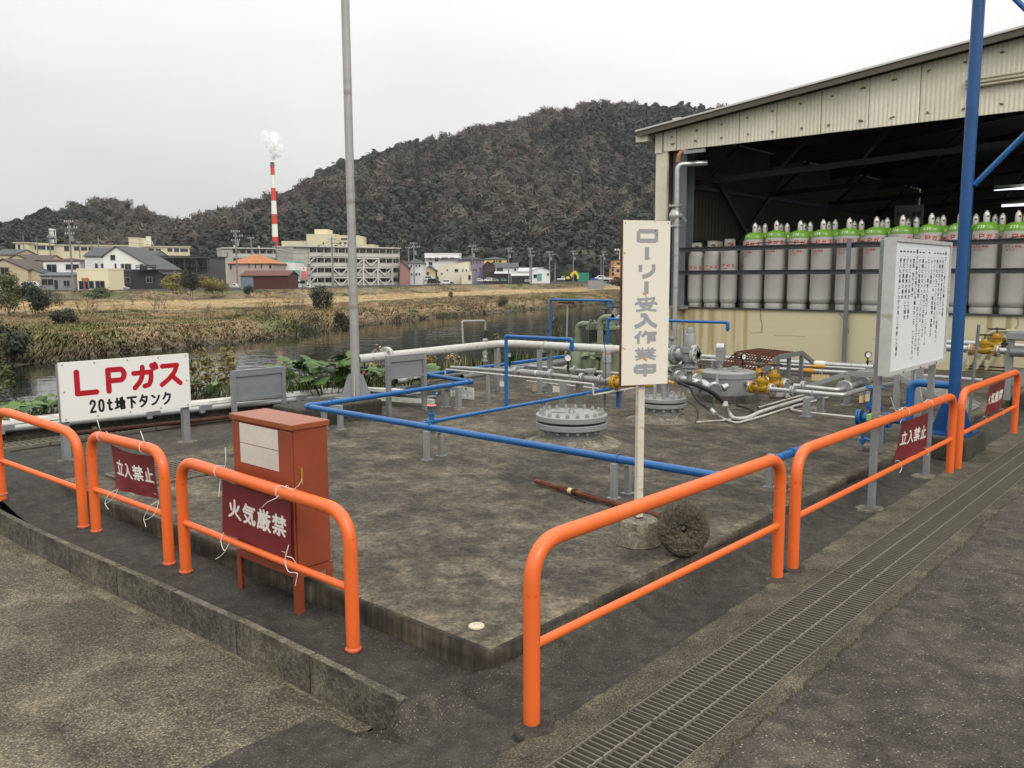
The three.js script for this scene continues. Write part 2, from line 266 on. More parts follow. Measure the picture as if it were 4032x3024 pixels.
// ---------------------------------------------------------------- lettering, drawn stroke by stroke ('~' marks a curved stroke; 0..100, y down)
const GLYPH = {
L: '15,5 15,92 88,92', P: '18,95 18,8 58,8|~55,8 76,10 87,30 76,51 55,53|55,53 18,53', 2: '~15,28 28,8 55,5 80,18 76,42 45,66 14,94|14,94 88,94', 0: '~50,5 26,15 16,50 26,85 50,95 74,85 84,50 74,15 50,5', t: '45,12 45,72|~45,72 52,90 82,88|18,36 80,36', 9: '~80,30 50,5 20,30 50,52 80,30 78,60 40,96', '%': '~25,15 12,28 25,42 38,28 25,15|~75,58 62,72 75,86 88,72 75,58|85,8 15,94', 3: '~18,15 50,4 80,25 50,47|~50,47 86,68 50,96 15,82', 1: '30,22 55,5 55,95', 8: '~50,5 22,26 50,47 78,26 50,5|~50,47 16,72 50,96 84,72 50,47', '-': '20,50 80,50',
'・': '46,50 54,50', '●': '50,40 50,60', '一': '10,50 90,50', '、': '20,30 45,60', 'ー': '50,8 50,94',
'ロ': '14,15 14,90|14,15 88,15 88,90|14,82 88,82', 'リ': '24,8 24,60|~78,5 78,48 62,78 32,97', 'ガ': '6,32 76,32|~76,32 75,60 66,84 48,90|~42,8 40,42 30,68 8,94|80,4 86,18|93,0 99,14', 'ス': '15,12 80,12|~80,12 65,45 40,70 10,92|54,55 92,92', 'タ': '~38,5 28,28 8,52|34,20 85,20|~85,20 75,55 50,80 20,96|32,42 70,64', 'ン': '14,15 40,32|~12,90 45,80 72,55 92,22', 'ク': '~40,5 30,28 10,52|36,20 86,20|~86,20 78,55 55,80 22,96', 'エ': '15,15 85,15|50,15 50,88|5,88 95,88', 'ジ': '18,10 38,22|10,38 30,50|~12,92 50,80 88,30|70,8 78,20|84,4 92,16', 'サ': '5,32 95,32|28,8 28,60|~72,6 72,50 60,80 40,95', 'イ': '~88,8 55,38 8,58|52,40 52,96', 'ド': '35,5 35,95|35,38 80,62|65,12 72,26|80,6 88,20', 'ブ': '10,18 80,18|~80,18 75,55 50,80 20,95|80,2 86,12|92,0 98,10', 'プ': '10,18 80,18|~80,18 75,55 50,80 20,95|~88,4 96,10 88,16 82,10 88,4', 'レ': '25,8 25,90|~25,90 60,75 92,40', 'キ': '15,32 85,24|8,62 92,54|42,5 58,95', 'ア': '10,14 88,14|~88,14 75,35 58,48|~48,32 45,65 20,95', 'デ': '20,14 70,14|6,40 94,40|~55,40 48,70 25,95|78,2 84,12|90,0 96,10', 'ィ': '~78,35 55,55 20,68|54,56 54,96', 'グ': '~36,8 28,28 8,50|32,20 76,20|~76,20 72,55 50,80 20,96|82,4 88,16|93,0 99,12', 'ム': '~45,8 30,50 12,86|12,86 86,80|68,52 94,96', 'カ': '8,32 82,32|~82,32 80,70 62,92|~45,8 42,50 10,94', 'ッ': '18,42 30,60|46,38 56,56|~84,40 72,72 40,95',
'れ': '28,5 28,96|6,28 44,26 8,78|~28,50 62,22 66,40 62,85 96,78', 'の': '~52,18 40,72 20,80 8,55 30,20 70,18 92,50 60,90', 'は': '~18,8 12,50 20,92|38,30 95,30|~68,8 70,80 48,90 42,74 68,68 96,88', 'に': '~18,8 12,50 20,92|45,22 90,22|~42,70 55,86 94,84', 'う': '35,8 68,16|~18,42 65,32 82,52 40,95', 'こ': '22,18 78,18|~20,68 30,86 84,86', 'と': '28,8 40,48|~84,30 30,56 22,80 84,90', 'が': '6,36 66,32|~66,32 68,80 44,88|~36,8 28,50 8,90|76,26 94,56|80,4 86,16', 'す': '6,24 94,24|~58,5 60,58 40,68 36,48 58,46 62,70 40,97', 'る': '22,10 76,10 20,58|~20,58 66,40 90,66 60,94 40,90 44,74 64,82', 'ま': '12,22 88,22|16,44 84,44|~50,5 52,82 24,92 20,76 50,70 88,92', 'で': '8,18 92,18|~66,20 34,40 36,76 74,92|76,44 84,56', 'を': '12,22 84,22|~44,5 18,58 52,44 56,74|~92,42 28,70 40,94 86,92', 'な': '6,24 54,24|~34,6 10,60|74,16 92,32|~64,42 66,82 40,92 36,76 60,70 92,90', 'い': '~15,15 18,72 34,86 42,70|~74,22 88,40 90,66', 'め': '~22,16 30,60 44,88|~72,6 50,70 16,86 10,60 50,30 90,50 60,92', 'け': '~18,8 12,50 20,92|40,32 96,32|~72,8 76,56 56,96', 'し': '~24,6 22,76 48,92 90,66', 'て': '8,18 92,18|~70,20 36,44 40,78 78,92', 'か': '6,36 66,32|~66,32 68,80 44,88|~36,8 28,50 8,90|78,20 96,54', 'ら': '30,6 68,16|~24,26 18,62 62,46 84,64 60,88 24,96', 'つ': '~6,34 58,18 92,44 74,76 30,86', 'お': '8,28 60,28|~32,6 32,84 10,82 26,60 80,52 84,78 56,92|74,18 94,34', 'た': '6,24 56,24|~34,6 12,92|54,46 90,46|~50,76 62,90 94,88',
'受': '~88,4 55,12 12,13|18,20 28,36|48,19 54,34|84,17 72,36|6,42 94,42|6,42 6,56|94,42 94,56|22,57 76,57|~76,57 55,82 8,96|~30,62 55,84 94,96', '入': '~28,10 48,10 55,30 70,65 97,94|~52,20 42,58 25,78 4,94', '作': '~30,3 22,30 4,52|20,36 20,97|~52,3 46,25 34,44|48,22 97,22|62,22 62,97|62,46 92,46|62,70 94,70', '業': '38,2 38,22|62,2 62,22|18,6 26,20|84,6 74,20|6,26 95,26|32,28 38,40|70,28 64,40|12,43 90,43|18,56 84,56|6,70 96,70|50,43 50,98|46,72 10,94|54,72 92,94', '中': '50,2 50,98|10,22 10,68|10,24 90,24 90,68|10,62 90,62',
'地': '6,34 42,34|24,8 24,76|4,86 46,72|~46,48 95,32 93,60 80,66|60,10 60,80|~60,80 64,92 80,92 96,90 96,72|77,4 77,74', '下': '5,12 95,12|46,12 46,95|52,36 82,60', '立': '50,3 50,22|10,25 90,25|28,40 36,82|74,38 62,84|4,90 96,90', '禁': '5,16 48,16|27,2 27,46|27,18 6,38|27,18 46,34|52,16 96,16|74,2 74,46|74,18 54,36|74,18 97,38|22,53 78,53|5,68 95,68|50,68 50,95|50,95 38,92|28,76 12,92|70,76 90,92', '止': '52,5 52,90|52,42 90,42|22,35 22,90|4,92 96,92', '火': '~50,5 50,40 40,70 8,95|~50,42 62,72 95,95|18,28 26,56|84,28 70,54', '気': '~26,2 20,18 6,36|24,13 92,13|26,28 80,28|10,43 74,43|~74,43 76,75 86,95 95,88 96,74|18,60 62,94|~60,55 45,78 12,97', '厳': '22,3 28,15|48,1 50,13|78,3 70,15|8,22 96,22|~14,22 14,55 4,97|24,33 56,33|22,43 58,43|30,43 30,88|51,43 51,97|30,57 51,57|30,71 51,71|20,90 58,86|~72,30 68,48 60,60|68,46 97,46|~88,46 82,72 58,97|~68,56 80,80 98,97',
'上': '48,6 48,90|48,40 86,40|6,92 94,92', '注': '12,10 26,22|6,38 22,48|8,92 28,62|52,4 60,16|36,24 96,24|40,54 92,54|66,24 66,92|32,92 98,92', '意': '50,2 50,12|14,12 86,12|4,32 96,32|34,16 38,30|66,16 62,30|24,40 76,40 76,66 24,66 24,40|24,53 76,53|14,76 6,92|36,72 40,92 76,92|84,74 94,90', '保': '28,4 6,50|20,36 20,96|40,10 88,10 88,40 40,40 40,10|32,56 96,56|64,42 64,96|62,58 36,90|66,58 94,88', '守': '50,2 50,12|8,30 8,14 92,14 92,30|6,48 94,48|68,34 68,92 52,90|30,62 40,76', '係': '28,4 6,50|20,36 20,96|90,6 42,16|66,14 44,36 70,40 46,58 88,54|66,58 66,96|50,70 40,90|82,70 94,88', '員': '30,6 72,6 72,24 30,24 30,6|18,32 82,32 82,76 18,76 18,32|18,46 82,46|18,60 82,60|34,80 12,96|66,80 90,96', '従': '26,4 6,30|30,28 6,56|20,50 20,96|52,4 58,18|88,4 78,18|38,24 96,24|66,24 66,88|66,54 92,54|46,48 34,94|46,80 96,92', '完': '50,2 50,12|8,28 8,14 92,14 92,28|26,38 74,38|8,58 92,58|38,58 32,82 8,96|62,58 62,90 92,90 92,76', '了': '12,12 86,12 52,40|52,40 52,92 32,88', '離': '26,2 26,12|4,14 50,14|14,22 40,42|40,22 14,42|8,48 48,48 46,94|8,48 8,94|66,4 52,40|60,26 60,96|80,4 84,18|60,24 98,24|60,46 94,46|60,68 94,68|60,92 98,92|79,24 79,92', '停': '26,4 6,46|18,34 18,96|62,2 62,12|34,14 98,14|44,24 84,24 84,42 44,42 44,24|32,64 32,52 98,52 98,64|44,68 88,68|66,68 66,94 54,92', '車': '10,14 90,14|18,28 82,28 82,66 18,66 18,28|18,46 82,46|4,80 96,80|50,2 50,98', '側': '24,4 6,46|16,34 16,96|32,10 58,10 58,70 32,70 32,10|32,30 58,30|32,50 58,50|38,74 28,94|52,74 62,92|74,12 74,74|92,4 92,94 80,90', '電': '12,8 88,8|6,30 6,18 94,18 94,30|50,8 50,40|22,28 38,28|62,28 78,28|20,48 80,48 80,80 20,80 20,48|20,64 80,64|50,48 50,94 94,94 94,82', '源': '12,10 26,20|6,36 22,46|6,92 26,58|36,10 96,10|40,10 32,94|48,26 88,26 88,56 48,56 48,26|48,40 88,40|68,56 68,94 58,92|54,68 46,86|82,68 92,86', '輪': '4,14 44,14|8,26 40,26 40,62 8,62 8,26|8,44 40,44|2,76 46,76|24,4 24,96|72,4 48,34|72,4 98,34|60,38 86,38|54,52 92,52 92,94|54,52 54,96|66,52 66,92|80,52 80,92|54,72 92,72', '確': '4,12 44,12|26,12 6,56|16,42 40,42 40,78 16,78 16,42|52,22 52,12 96,12 96,22|62,6 48,50|58,36 58,96|76,24 78,36|58,36 96,36|58,54 92,54|58,72 92,72|58,92 98,92|76,36 76,92', '認': '6,12 40,12|10,28 38,28|10,42 38,42|10,58 38,58 38,88 10,88 10,58|50,12 92,12 90,46 78,44|72,14 50,48|58,26 72,38|52,66 46,88|62,60 66,90 88,88|90,62 98,82', '用': '18,8 18,60 8,96|18,8 84,8 84,92 72,92|18,34 84,34|18,60 84,60|50,8 50,94', '取': '4,12 56,12|14,12 14,78|42,12 42,96|14,32 42,32|14,52 42,52|4,80 52,72|56,22 94,22 60,94|62,36 96,94', '付': '28,4 6,48|20,36 20,96|38,30 96,30|76,6 76,92 60,88|48,50 58,66', '全': '50,4 6,46|50,4 94,46|24,46 76,46|22,68 78,68|8,92 92,92|50,46 50,92', '液': '12,10 26,20|6,38 22,46|6,92 26,60|62,2 62,12|34,16 98,16|50,20 34,56|44,46 44,96|70,24 52,60|64,36 90,36 54,94|62,50 96,94', '量': '24,6 76,6 76,28 24,28 24,6|24,17 76,17|4,38 96,38|22,48 78,48 78,72 22,72 22,48|22,60 78,60|50,48 50,94|14,82 86,82|4,95 96,95', '以': '14,12 14,80 40,66|48,18 58,40|84,8 76,66 40,94|70,60 94,94', '次': '10,18 24,30|8,84 28,54|52,4 38,46|48,26 92,26 84,44|66,36 62,64 32,94|64,58 96,94', '場': '4,34 36,34|20,8 20,80|4,84 38,70|46,6 88,6 88,36 46,36 46,6|46,20 88,20|38,48 98,48|52,48 34,78|50,62 94,62 90,94 78,92|66,62 44,92|80,62 62,94', '合': '50,4 6,44|50,4 94,44|28,44 72,44|22,60 78,60 78,94 22,94 22,60', '雷': '12,8 88,8|6,32 6,20 94,20 94,32|50,8 50,46|22,30 38,30|62,30 78,30|20,54 80,54 80,94 20,94 20,54|20,74 80,74|50,54 50,94', '雨': '6,10 94,10|12,30 12,96|12,30 88,30 88,92 76,92|50,10 50,94|26,48 38,54|62,48 74,54|26,70 38,76|62,70 74,76', '荒': '6,16 94,16|32,4 32,28|68,4 68,28|50,28 50,40|10,40 90,40|24,40 24,58 80,58|28,66 20,96|50,66 50,94|72,66 72,92 94,90', '天': '12,14 88,14|6,44 94,44|50,14 44,60 8,96|52,46 64,70 94,96', '近': '12,8 24,22|6,40 24,40 24,76|4,94 24,76 96,92|84,6 48,16 44,72|48,38 96,38|74,38 74,80', '災': '22,4 10,22 22,42|50,4 38,22 50,42|80,4 68,22 80,42|50,46 44,72 8,96|52,62 94,96|20,54 28,72|82,52 70,72', '発': '14,8 46,8 8,44|64,4 94,40|86,8 70,22|26,40 76,40|10,60 90,60|38,40 34,74 10,96|62,40 62,90 92,90 92,76', '生': '26,10 10,44|20,28 88,28|18,56 84,56|4,90 96,90|52,4 52,90', '漏': '12,10 26,20|6,38 22,46|6,92 26,60|36,8 94,8 94,26 36,26|36,8 36,60 28,94|36,36 96,36|44,48 44,96|44,48 94,48 94,96|68,36 68,94|52,62 62,66|76,62 86,66|52,80 62,84|76,80 86,84', '洩': '12,10 26,20|6,38 22,46|6,92 26,60|36,20 92,20 92,52 36,52 36,20|36,36 92,36|64,4 64,52 30,96|44,60 96,96', '検': '4,28 42,28|24,4 24,96|24,30 4,66|26,34 42,54|70,4 46,34|70,4 98,34|58,34 84,34|50,46 90,46 90,66 50,66 50,46|70,34 70,66 42,96|72,70 98,96', '知': '22,4 8,34|14,22 50,22|4,50 54,50|30,22 28,60 4,94|32,60 52,86|62,20 94,20 94,86 62,86 62,20', '圧': '8,10 96,10|16,10 16,56 4,96|30,50 88,50|58,26 58,90|22,90 98,90', '異': '20,6 80,6 80,38 20,38 20,6|20,22 80,22|50,6 50,38|12,54 88,54|4,74 96,74|32,42 32,74|68,42 68,74|36,80 12,96|64,80 88,96', '常': '50,2 50,16|24,4 30,16|76,4 68,16|6,34 6,20 94,20 94,34|28,32 72,32 72,48 28,48 28,32|16,58 16,90|16,58 84,58 84,88 74,88|50,48 50,98', '方': '50,2 50,18|4,20 96,20|42,20 36,60 8,96|40,44 82,44 76,92 58,90', '良': '50,2 50,12|20,14 80,14 80,52 20,52|20,33 80,33|20,14 20,92 46,84|44,54 94,96|86,58 66,70', '判': '12,12 20,34|50,12 42,34|6,42 56,42|4,62 58,62|31,4 31,62 18,96|72,12 72,70|92,4 92,92 80,90', '断': '8,6 8,90 54,90|31,10 31,84|14,20 22,36|50,20 42,36|12,46 52,46|30,48 12,74|32,50 50,74|92,6 64,14 62,66 54,96|64,40 98,40|82,40 82,96', '許': '6,12 40,12|10,28 38,28|10,42 38,42|10,58 38,58 38,88 10,88 10,58|60,4 48,36|56,22 94,22|46,52 98,52|72,22 72,96', '可': '4,12 96,12|78,12 78,90 62,88|18,36 56,36 56,68 18,68 18,36', '票': '8,8 92,8|18,20 82,20 82,42 18,42 18,20|38,8 38,42|62,8 62,42|22,54 78,54|6,68 94,68|50,68 50,96|26,76 12,94|74,76 90,94', '目': '20,8 80,8 80,94 20,94 20,8|20,36 80,36|20,64 80,64', '的': '22,4 16,20|10,20 42,20 42,84 10,84 10,20|10,52 42,52|62,4 48,44|58,24 92,24 88,92 72,90|60,48 74,66', '水': '50,4 50,92 36,88|8,30 40,30 8,84|90,20 58,44|54,40 94,88', '開': '8,8 8,96|8,8 40,8 40,36 8,36|60,8 92,8 92,96|60,8 60,36 92,36|26,50 74,50|22,66 78,66|40,50 36,92|62,50 62,94', '充': '50,2 50,14|8,16 92,16|42,18 24,42 76,40|64,28 84,50|38,52 32,80 8,96|62,52 62,90 92,90', '平': '10,12 90,12|26,24 34,44|74,24 66,44|4,56 96,56|50,12 50,96', 'ん': '~44,6 8,94 40,52 58,90 94,66', '限': '12,6 12,96|~12,8 38,8 26,36 38,52 18,66|50,8 86,8 86,44 50,44|50,26 86,26|50,8 50,92 70,82|64,46 98,96|94,54 76,68', '期': '4,16 50,16|14,4 14,72|40,4 40,72|14,34 40,34|14,52 40,52|2,72 52,72|60,8 94,8 94,92 82,92|60,8 60,60 52,94|60,34 94,34|60,58 94,58', '間': '8,8 8,96|8,8 40,8 40,36 8,36|60,8 92,8 92,96|60,8 60,36 92,36|30,48 70,48 70,86 30,86 30,48|30,66 70,66',
};
function glyph(c, ch, x, y, w, h, lw) {
const s = GLYPH[ch]; if (!s) return;
c.lineWidth = lw; c.beginPath();
for (const st of s.split('|')) {
const curve = st[0] === '~'; let P = (curve ? st.slice(1) : st).split(' ').map((q) => q.split(',').map(Number));
if (curve) P = new THREE.CatmullRomCurve3(P.map((q) => V(q[0], q[1],0)), false, 'centripetal').getPoints(P.length * 6).map((q) => [q.x, q.y]);
P.forEach((q, i) => { const X = x + (q[0] / 100) * w, Y = y + (q[1] / 100) * h; i ? c.lineTo(X, Y) : c.moveTo(X, Y); });
}
c.stroke();
}
function canvasTex(w, h, draw) {
const k = document.createElement('canvas'); k.width = w; k.height = h; const c = k.getContext('2d'); draw(c, w, h);
const t = new THREE.CanvasTexture(k); t.colorSpace = THREE.SRGBColorSpace; t.anisotropy = 8; return t;
}
const round = (c, color) => { c.strokeStyle = color; c.lineCap = 'round'; c.lineJoin = 'round'; };
const flat = (c, color) => { c.strokeStyle = color; c.lineCap = 'butt'; c.lineJoin = 'miter'; c.miterLimit = 3; };
function specks(c, w, h, n, seed, color, r0, r1, area = [0,0,1,1]) { const R = rng(seed); c.fillStyle = color; for (let i = 0; i < n; i++) { c.beginPath(); c.ellipse((area[0] + R() * area[2]) * w, (area[1] + R() * area[3]) * h, lerp(r0, r1, R() * R()), lerp(r0, r1, R() * R()), R() * 3,0,7); c.fill(); } }
const P = {};
P.lp = canvasTex(1024,452, (c, w, h) => {
c.fillStyle = '#dcdbd8'; c.fillRect(0,0, w, h); round(c, '#a80f22');
const y = 62, H = 190; glyph(c, 'L', 95, y + 10,190, H, 42); glyph(c, 'P', 325, y + 8,180, H, 42); glyph(c, 'ガ', 545, y + 6,200, H, 40); glyph(c, 'ス', 765, y + 6,190, H, 40);
round(c, '#111213'); let x = 205; for (const ch of '20t地下タンク') { const ww = '20t'.includes(ch) ? 54 : 86; glyph(c, ch, x, 308, ww * 0.86,98,17); x += ww + 10; }
});
function banner(text) {
return canvasTex(640,420, (c, w, h) => {
c.fillStyle = '#651820'; c.fillRect(0,0, w, h); round(c, '#d2cdc6'); let x = 56; for (const ch of text) { glyph(c, ch, x, 122,120,150,19); x += 140; }
c.fillStyle = '#c8b8b4'; c.fillRect(560,374,34,5);
});
}
P.noEntry = banner('立入禁止'); P.noFire = banner('火気厳禁');
P.lorry = canvasTex(512,1488, (c, w, h) => {
c.fillStyle = '#d6d1c4'; c.fillRect(0,0, w, h);
const R = rng(5); for (let i = 0; i < 260; i++) { const e = R(), a = R(); c.fillStyle = ['#8b7f6c', '#6f6453', '#a89a80'][i % 3]; c.globalAlpha = 0.5; const t = pow(R(),4) * 16; e < 0.35 ? c.fillRect(a * w, t * 1.2,2 + R() * 14,1 + R() * 4) : e < 0.85 ? c.fillRect(t * 0.5, a * h, 1 + R() * 5,2 + R() * 12) : c.fillRect(w - 3 - t * 0.5, a * h, 1 + R() * 4,2 + R() * 10); } c.globalAlpha = 1;
flat(c, '#8d8f94'); let y = 78; const text = 'ローリー受入作業中';
[...text].forEach((ch, i) => { const H = ch === 'ー' ? 132 : 126, W = 262; glyph(c, ch, 128, y, W, H, ch === 'ー' ? 48 : '業'.includes(ch) ? 19 : '受'.includes(ch) ? 23 : '作'.includes(ch) ? 30 : 40); y += H + 24; });
c.fillStyle = '#b38a55'; for (const [x, yy, a, b] of [[240,660,26,9],[262,690,16,7],[250,1244,18,20],[270,1262,16,10],[18,292,12,10],[22,1150,26,7]]) { c.beginPath(); c.ellipse(x, yy, a, b, 0.4,0,7); c.fill(); }
c.fillStyle = '#3a3836'; for (const [x, yy] of [[350,92],[368,128],[290,336],[345,700]]) { c.beginPath(); c.ellipse(x, yy, 11,4,0.5,0,7); c.fill(); }
c.fillStyle = '#55504a'; for (const [x, yy] of [[24,26],[486,26]]) { c.beginPath(); c.arc(x, yy, 7,0,7); c.fill(); }
});
P.rules = canvasTex(1250,880, (c, w, h) => {
c.fillStyle = '#d3d7da'; c.fillRect(0,0, w, h); flat(c, '#1c1d20'); c.lineCap = 'square';
const cols = ['●ローリー受入れ作業上の注意', '一、作業は保守係員に従うこと', '一、作業が完了するまでローリーを離れない', '一、受入れ中はエンジンを停止する', '一、サイドブレーキ・車側電源・車輪止め', '  アース確認', '一、ローリー車受入れ用ローディングアーム', '  カップリングの取付けは完全にする', '一、車輪止めはカップリングをはずしてから取る', '一、タンク液量を確認 LPガスは90%以下', '●次の場合は受入れ作業をおこなってはならない', '一、雷雨・荒天の場合', '一、付近に火災が発生した場合', '一、ガスの漏洩を検知した場合', '一、液圧が異常の場合', '一、受入れを停止した方が良いと判断した場合'];
cols.forEach((s, k) => { const x = w - 118 - k * 68.5, hd = s[0] === '●'; let y = 48; for (const ch of s) { if (ch === '●') { c.fillStyle = '#1c1d20'; c.beginPath(); c.ellipse(x + 20, y + 12,17,17,0,0,7); c.fill(); y += 40; continue; } const tight = ch === '・' || ch === '、'; glyph(c, ch, x, y, 42,30, ch === '一' ? 9 : 4.4); y += hd ? 35.5 : tight ? 26 : 35.5; } });
});
P.permit = canvasTex(256,210, (c, w, h) => {
c.fillStyle = '#cfd1cf'; c.fillRect(0,0, w, h); flat(c, '#23252a'); let x = 66; for (const ch of '許可票') { glyph(c, ch, x, 8,30,26,4); x += 46; }
c.fillStyle = '#23252a'; for (const y of [44,84,120,156]) c.fillRect(8, y, 240,2); c.fillRect(96,44,2,158);
x = 16; for (const ch of '許可目的水') { glyph(c, ch, x, 50,14,14,2.4); x += 16; } x = 20; for (const ch of '目的') { glyph(c, ch, x, 92,24,20,3); x += 38; } glyph(c, '水', 180,92,24,20,3); x = 14; for (const ch of '許可期間') { glyph(c, ch, x, 128,18,20,2.6); x += 20; }
const R = rng(3); for (const y of [53,68,133,168,184]) for (x = 106; x < 240; x += 16) { c.fillRect(x, y, 10,2); c.fillRect(x, y + 7,10,2); c.fillRect(x + R() * 8, y - 1,2,11); }
});
P.redTag = canvasTex(64,64, (c) => { c.fillStyle = '#b5202c'; c.fillRect(0,0,64,64); flat(c, '#e6d6d4'); glyph(c, '中', 14,8,36,18,4); glyph(c, '開', 18,30,28,26,3); });
P.gauge = canvasTex(128,128, (c) => { c.fillStyle = '#dddcd8'; c.fillRect(0,0,128,128); c.strokeStyle = '#222'; c.lineWidth = 3; for (let i = 0; i <= 20; i++) { const a = 2.36 + (i / 20) * 4.71, r = i % 5 ? 46 : 40; c.beginPath(); c.moveTo(64 + cos(a) * r, 64 + sin(a) * r); c.lineTo(64 + cos(a) * 54,64 + sin(a) * 54); c.stroke(); } c.lineWidth = 4; c.beginPath(); c.moveTo(80,74); c.lineTo(28,44); c.stroke(); c.beginPath(); c.fillStyle = '#222'; c.arc(64,64,6,0,7); c.fill(); });
// lettering on the cylinders: a strip wrapped round the body
function bodyPrint(lines) { return canvasTex(768,768, (c, w, h) => { c.scale(0.75,0.75); w = h = 1024; c.fillStyle = '#aaa8a4'; c.fillRect(0,0, w, h); specks(c, w, h, 900,21, 'rgba(140,136,128,0.3)', 1,9); specks(c, w, h, 140,8, 'rgba(180,178,172,0.5)', 1,6); for (const [text, x0, y, s, color, lw] of lines) { flat(c, color); let x = x0; for (const ch of text) { const a = s * ('1230-'.includes(ch) ? 0.6 : 0.84); glyph(c, ch, x, y, a, s * 0.8, lw); x += a + s * 0.2; } } }); }
P.big = bodyPrint([['LPガス', 640,46,92, '#b0281e', 16],['充てん期間', 660,214,40, '#b0483c', 6],['平32-5', 668,262,46, '#b0483c', 6]]);
P.small = ['8', '3', '1'].map((k) => bodyPrint([['LPガス', 640,230,86, '#b0281e', 16],['充てん期限', 645,316,40, '#b0483c', 6],['平30-' + k, 655,372,50, '#b0483c', 6]]));
P.shoulder = canvasTex(512,128, (c, w, h) => { c.fillStyle = '#628e2e'; c.fillRect(0,0, w, h); flat(c, '#d4dccb'); let x = 352; for (const ch of '238') { glyph(c, ch, x, 58,14,24,3); x += 19; } });
P.tallSign = canvasTex(128,448, (c, w, h) => { c.fillStyle = '#d7d4cf'; c.fillRect(0,0, w, h); c.fillStyle = '#b5192b'; c.fillRect(8,140,112,250); c.fillRect(50,30,28,40); const R = rng(4), row = (y, n, s) => { for (let i = 0; i < n; i++) { const x = 16 + i * (100 / n); c.fillRect(x, y, 70 / n, s * 0.25); c.fillRect(x, y + s * 0.7,70 / n, s * 0.25); c.fillRect(x + R() * 8, y, 4, s); } }; c.fillStyle = '#b5192b'; row(92,3,28); c.fillStyle = '#e8dada'; for (let r = 0; r < 5; r++) row(158 + r * 46,4,22); c.fillStyle = '#151515'; c.fillRect(0,396, w, 52); c.fillStyle = '#ddd'; row(408,5,26); });
const printMat = (t, rough = 0.5, o = {}) => new THREE.MeshStandardMaterial({ map: t, roughness: rough, ...o });
const pm = { lp: printMat(P.lp, 0.38), noEntry: printMat(P.noEntry, 0.5,{ side: THREE.DoubleSide }), noFire: printMat(P.noFire, 0.5,{ side: THREE.DoubleSide }), lorry: printMat(P.lorry, 0.5), rules: printMat(P.rules, 0.4), permit: printMat(P.permit), redTag: printMat(P.redTag), gauge: printMat(P.gauge, 0.3), big: printMat(P.big, 0.55), small: P.small.map((t) => printMat(t, 0.55)), shoulder: printMat(P.shoulder, 0.35), tallSign: printMat(P.tallSign) };
function panel(w, h, x = 0, y = 0, z = 0) { const g = new THREE.PlaneGeometry(w, h); g.translate(x, y, z); return g; }   // a printed face, facing +z
// ---------------------------------------------------------------- pipe, flange and bolt builders
const hexBolt = (p, dir, r = 0.012, h = 0.02) => { const a = v3(p), b = a.clone().addScaledVector(v3(dir), h); return cyl(a, b, r, r, 6); };
function ringBolts(c, dir, R, n, r = 0.012, h = 0.02, off = 0) { const d = v3(dir).normalize(), s = abs(d.y) > 0.9 ? V(1,0,0) : V(0,1,0), a = s.clone().addScaledVector(d, -s.dot(d)).normalize(), b = d.clone().cross(a), out = []; for (let i = 0; i < n; i++) { const t = (i / n) * 2 * PI + off, p = v3(c).addScaledVector(a, cos(t) * R).addScaledVector(b, sin(t) * R); out.push(hexBolt(p, d, r, h)); } return out; }
function flangeDisc(c, dir, R, th) { const d = v3(dir).normalize(), a = v3(c).addScaledVector(d, -th / 2); return latheAlong([[0.001,0],[R - 0.003,0],[R, 0.003],[R, th - 0.003],[R - 0.003, th],[0.001, th]], a, v3(c).addScaledVector(d, th),24); }
function flangePair(c, dir, R, th = 0.016, gap = 0.006, bolts = 6) { const d = v3(dir).normalize(), A = v3(c).addScaledVector(d, -(th + gap) / 2), B = v3(c).addScaledVector(d, (th + gap) / 2); return { disc: [flangeDisc(A, d, R, th), flangeDisc(B, d, R, th)], bolt: [ringBolts(v3(c).addScaledVector(d, th + gap / 2), d, R * 0.78, bolts, R * 0.11, R * 0.16), ringBolts(v3(c).addScaledVector(d, -th - gap / 2), d.clone().negate(), R * 0.78, bolts, R * 0.11, R * 0.16)] }; }

const T0 = (t) => (p) => v3(p).sub(t.position);
const uBolt = (c, r, ax) => { const n = 10, P = []; const v = (x, y) => (ax === 'z' ? [c[0], c[1] + y, c[2] + x] : [c[0] + x, c[1] + y, c[2]]); P.push(v(-r, -r * 1.6)); for (let i = 0; i <= n; i++) { const a = PI - (i / n) * PI; P.push(v(cos(a) * r, sin(a) * r)); } P.push(v(r, -r * 1.6)); return sweep(P, 0.005,6); };   // ax: the direction the bolt spans
const coupling = (p, dir, r, l) => { const d = v3(dir).normalize(), a = v3(p).addScaledVector(d, -l / 2), b = v3(p).addScaledVector(d, l / 2); return cyl(a, b, r, r, 16); };
function gasPipe(name, label, pts, r, mat, o = {}) {
const t = thing(name, label, 'pipe', pts[0]), L = T0(t);
add('tube', [pipe(pts.map(L), r, o.bend ?? r * 2.6, o.n ?? 16)], mat, t);
for (const [p, d, R, th] of o.flanges ?? []) { const f = flangePair(L(p), d, R ?? r * 2, th ?? 0.017,0.006,8); add('flange', f.disc, o.fmat ?? m.pipeGray, t); add('bolt_ring', f.bolt, m.galv, t); }
for (const [p, ax] of o.bands ?? []) add('u_bolt', [uBolt(L(p).toArray(), r + 0.005, ax)], m.pipeGray, t);
for (const [p, d, l, mt] of o.sleeves ?? []) add('sleeve', [coupling(L(p), d, r * 1.14, l)], mt ?? mat, t);
return t;
}
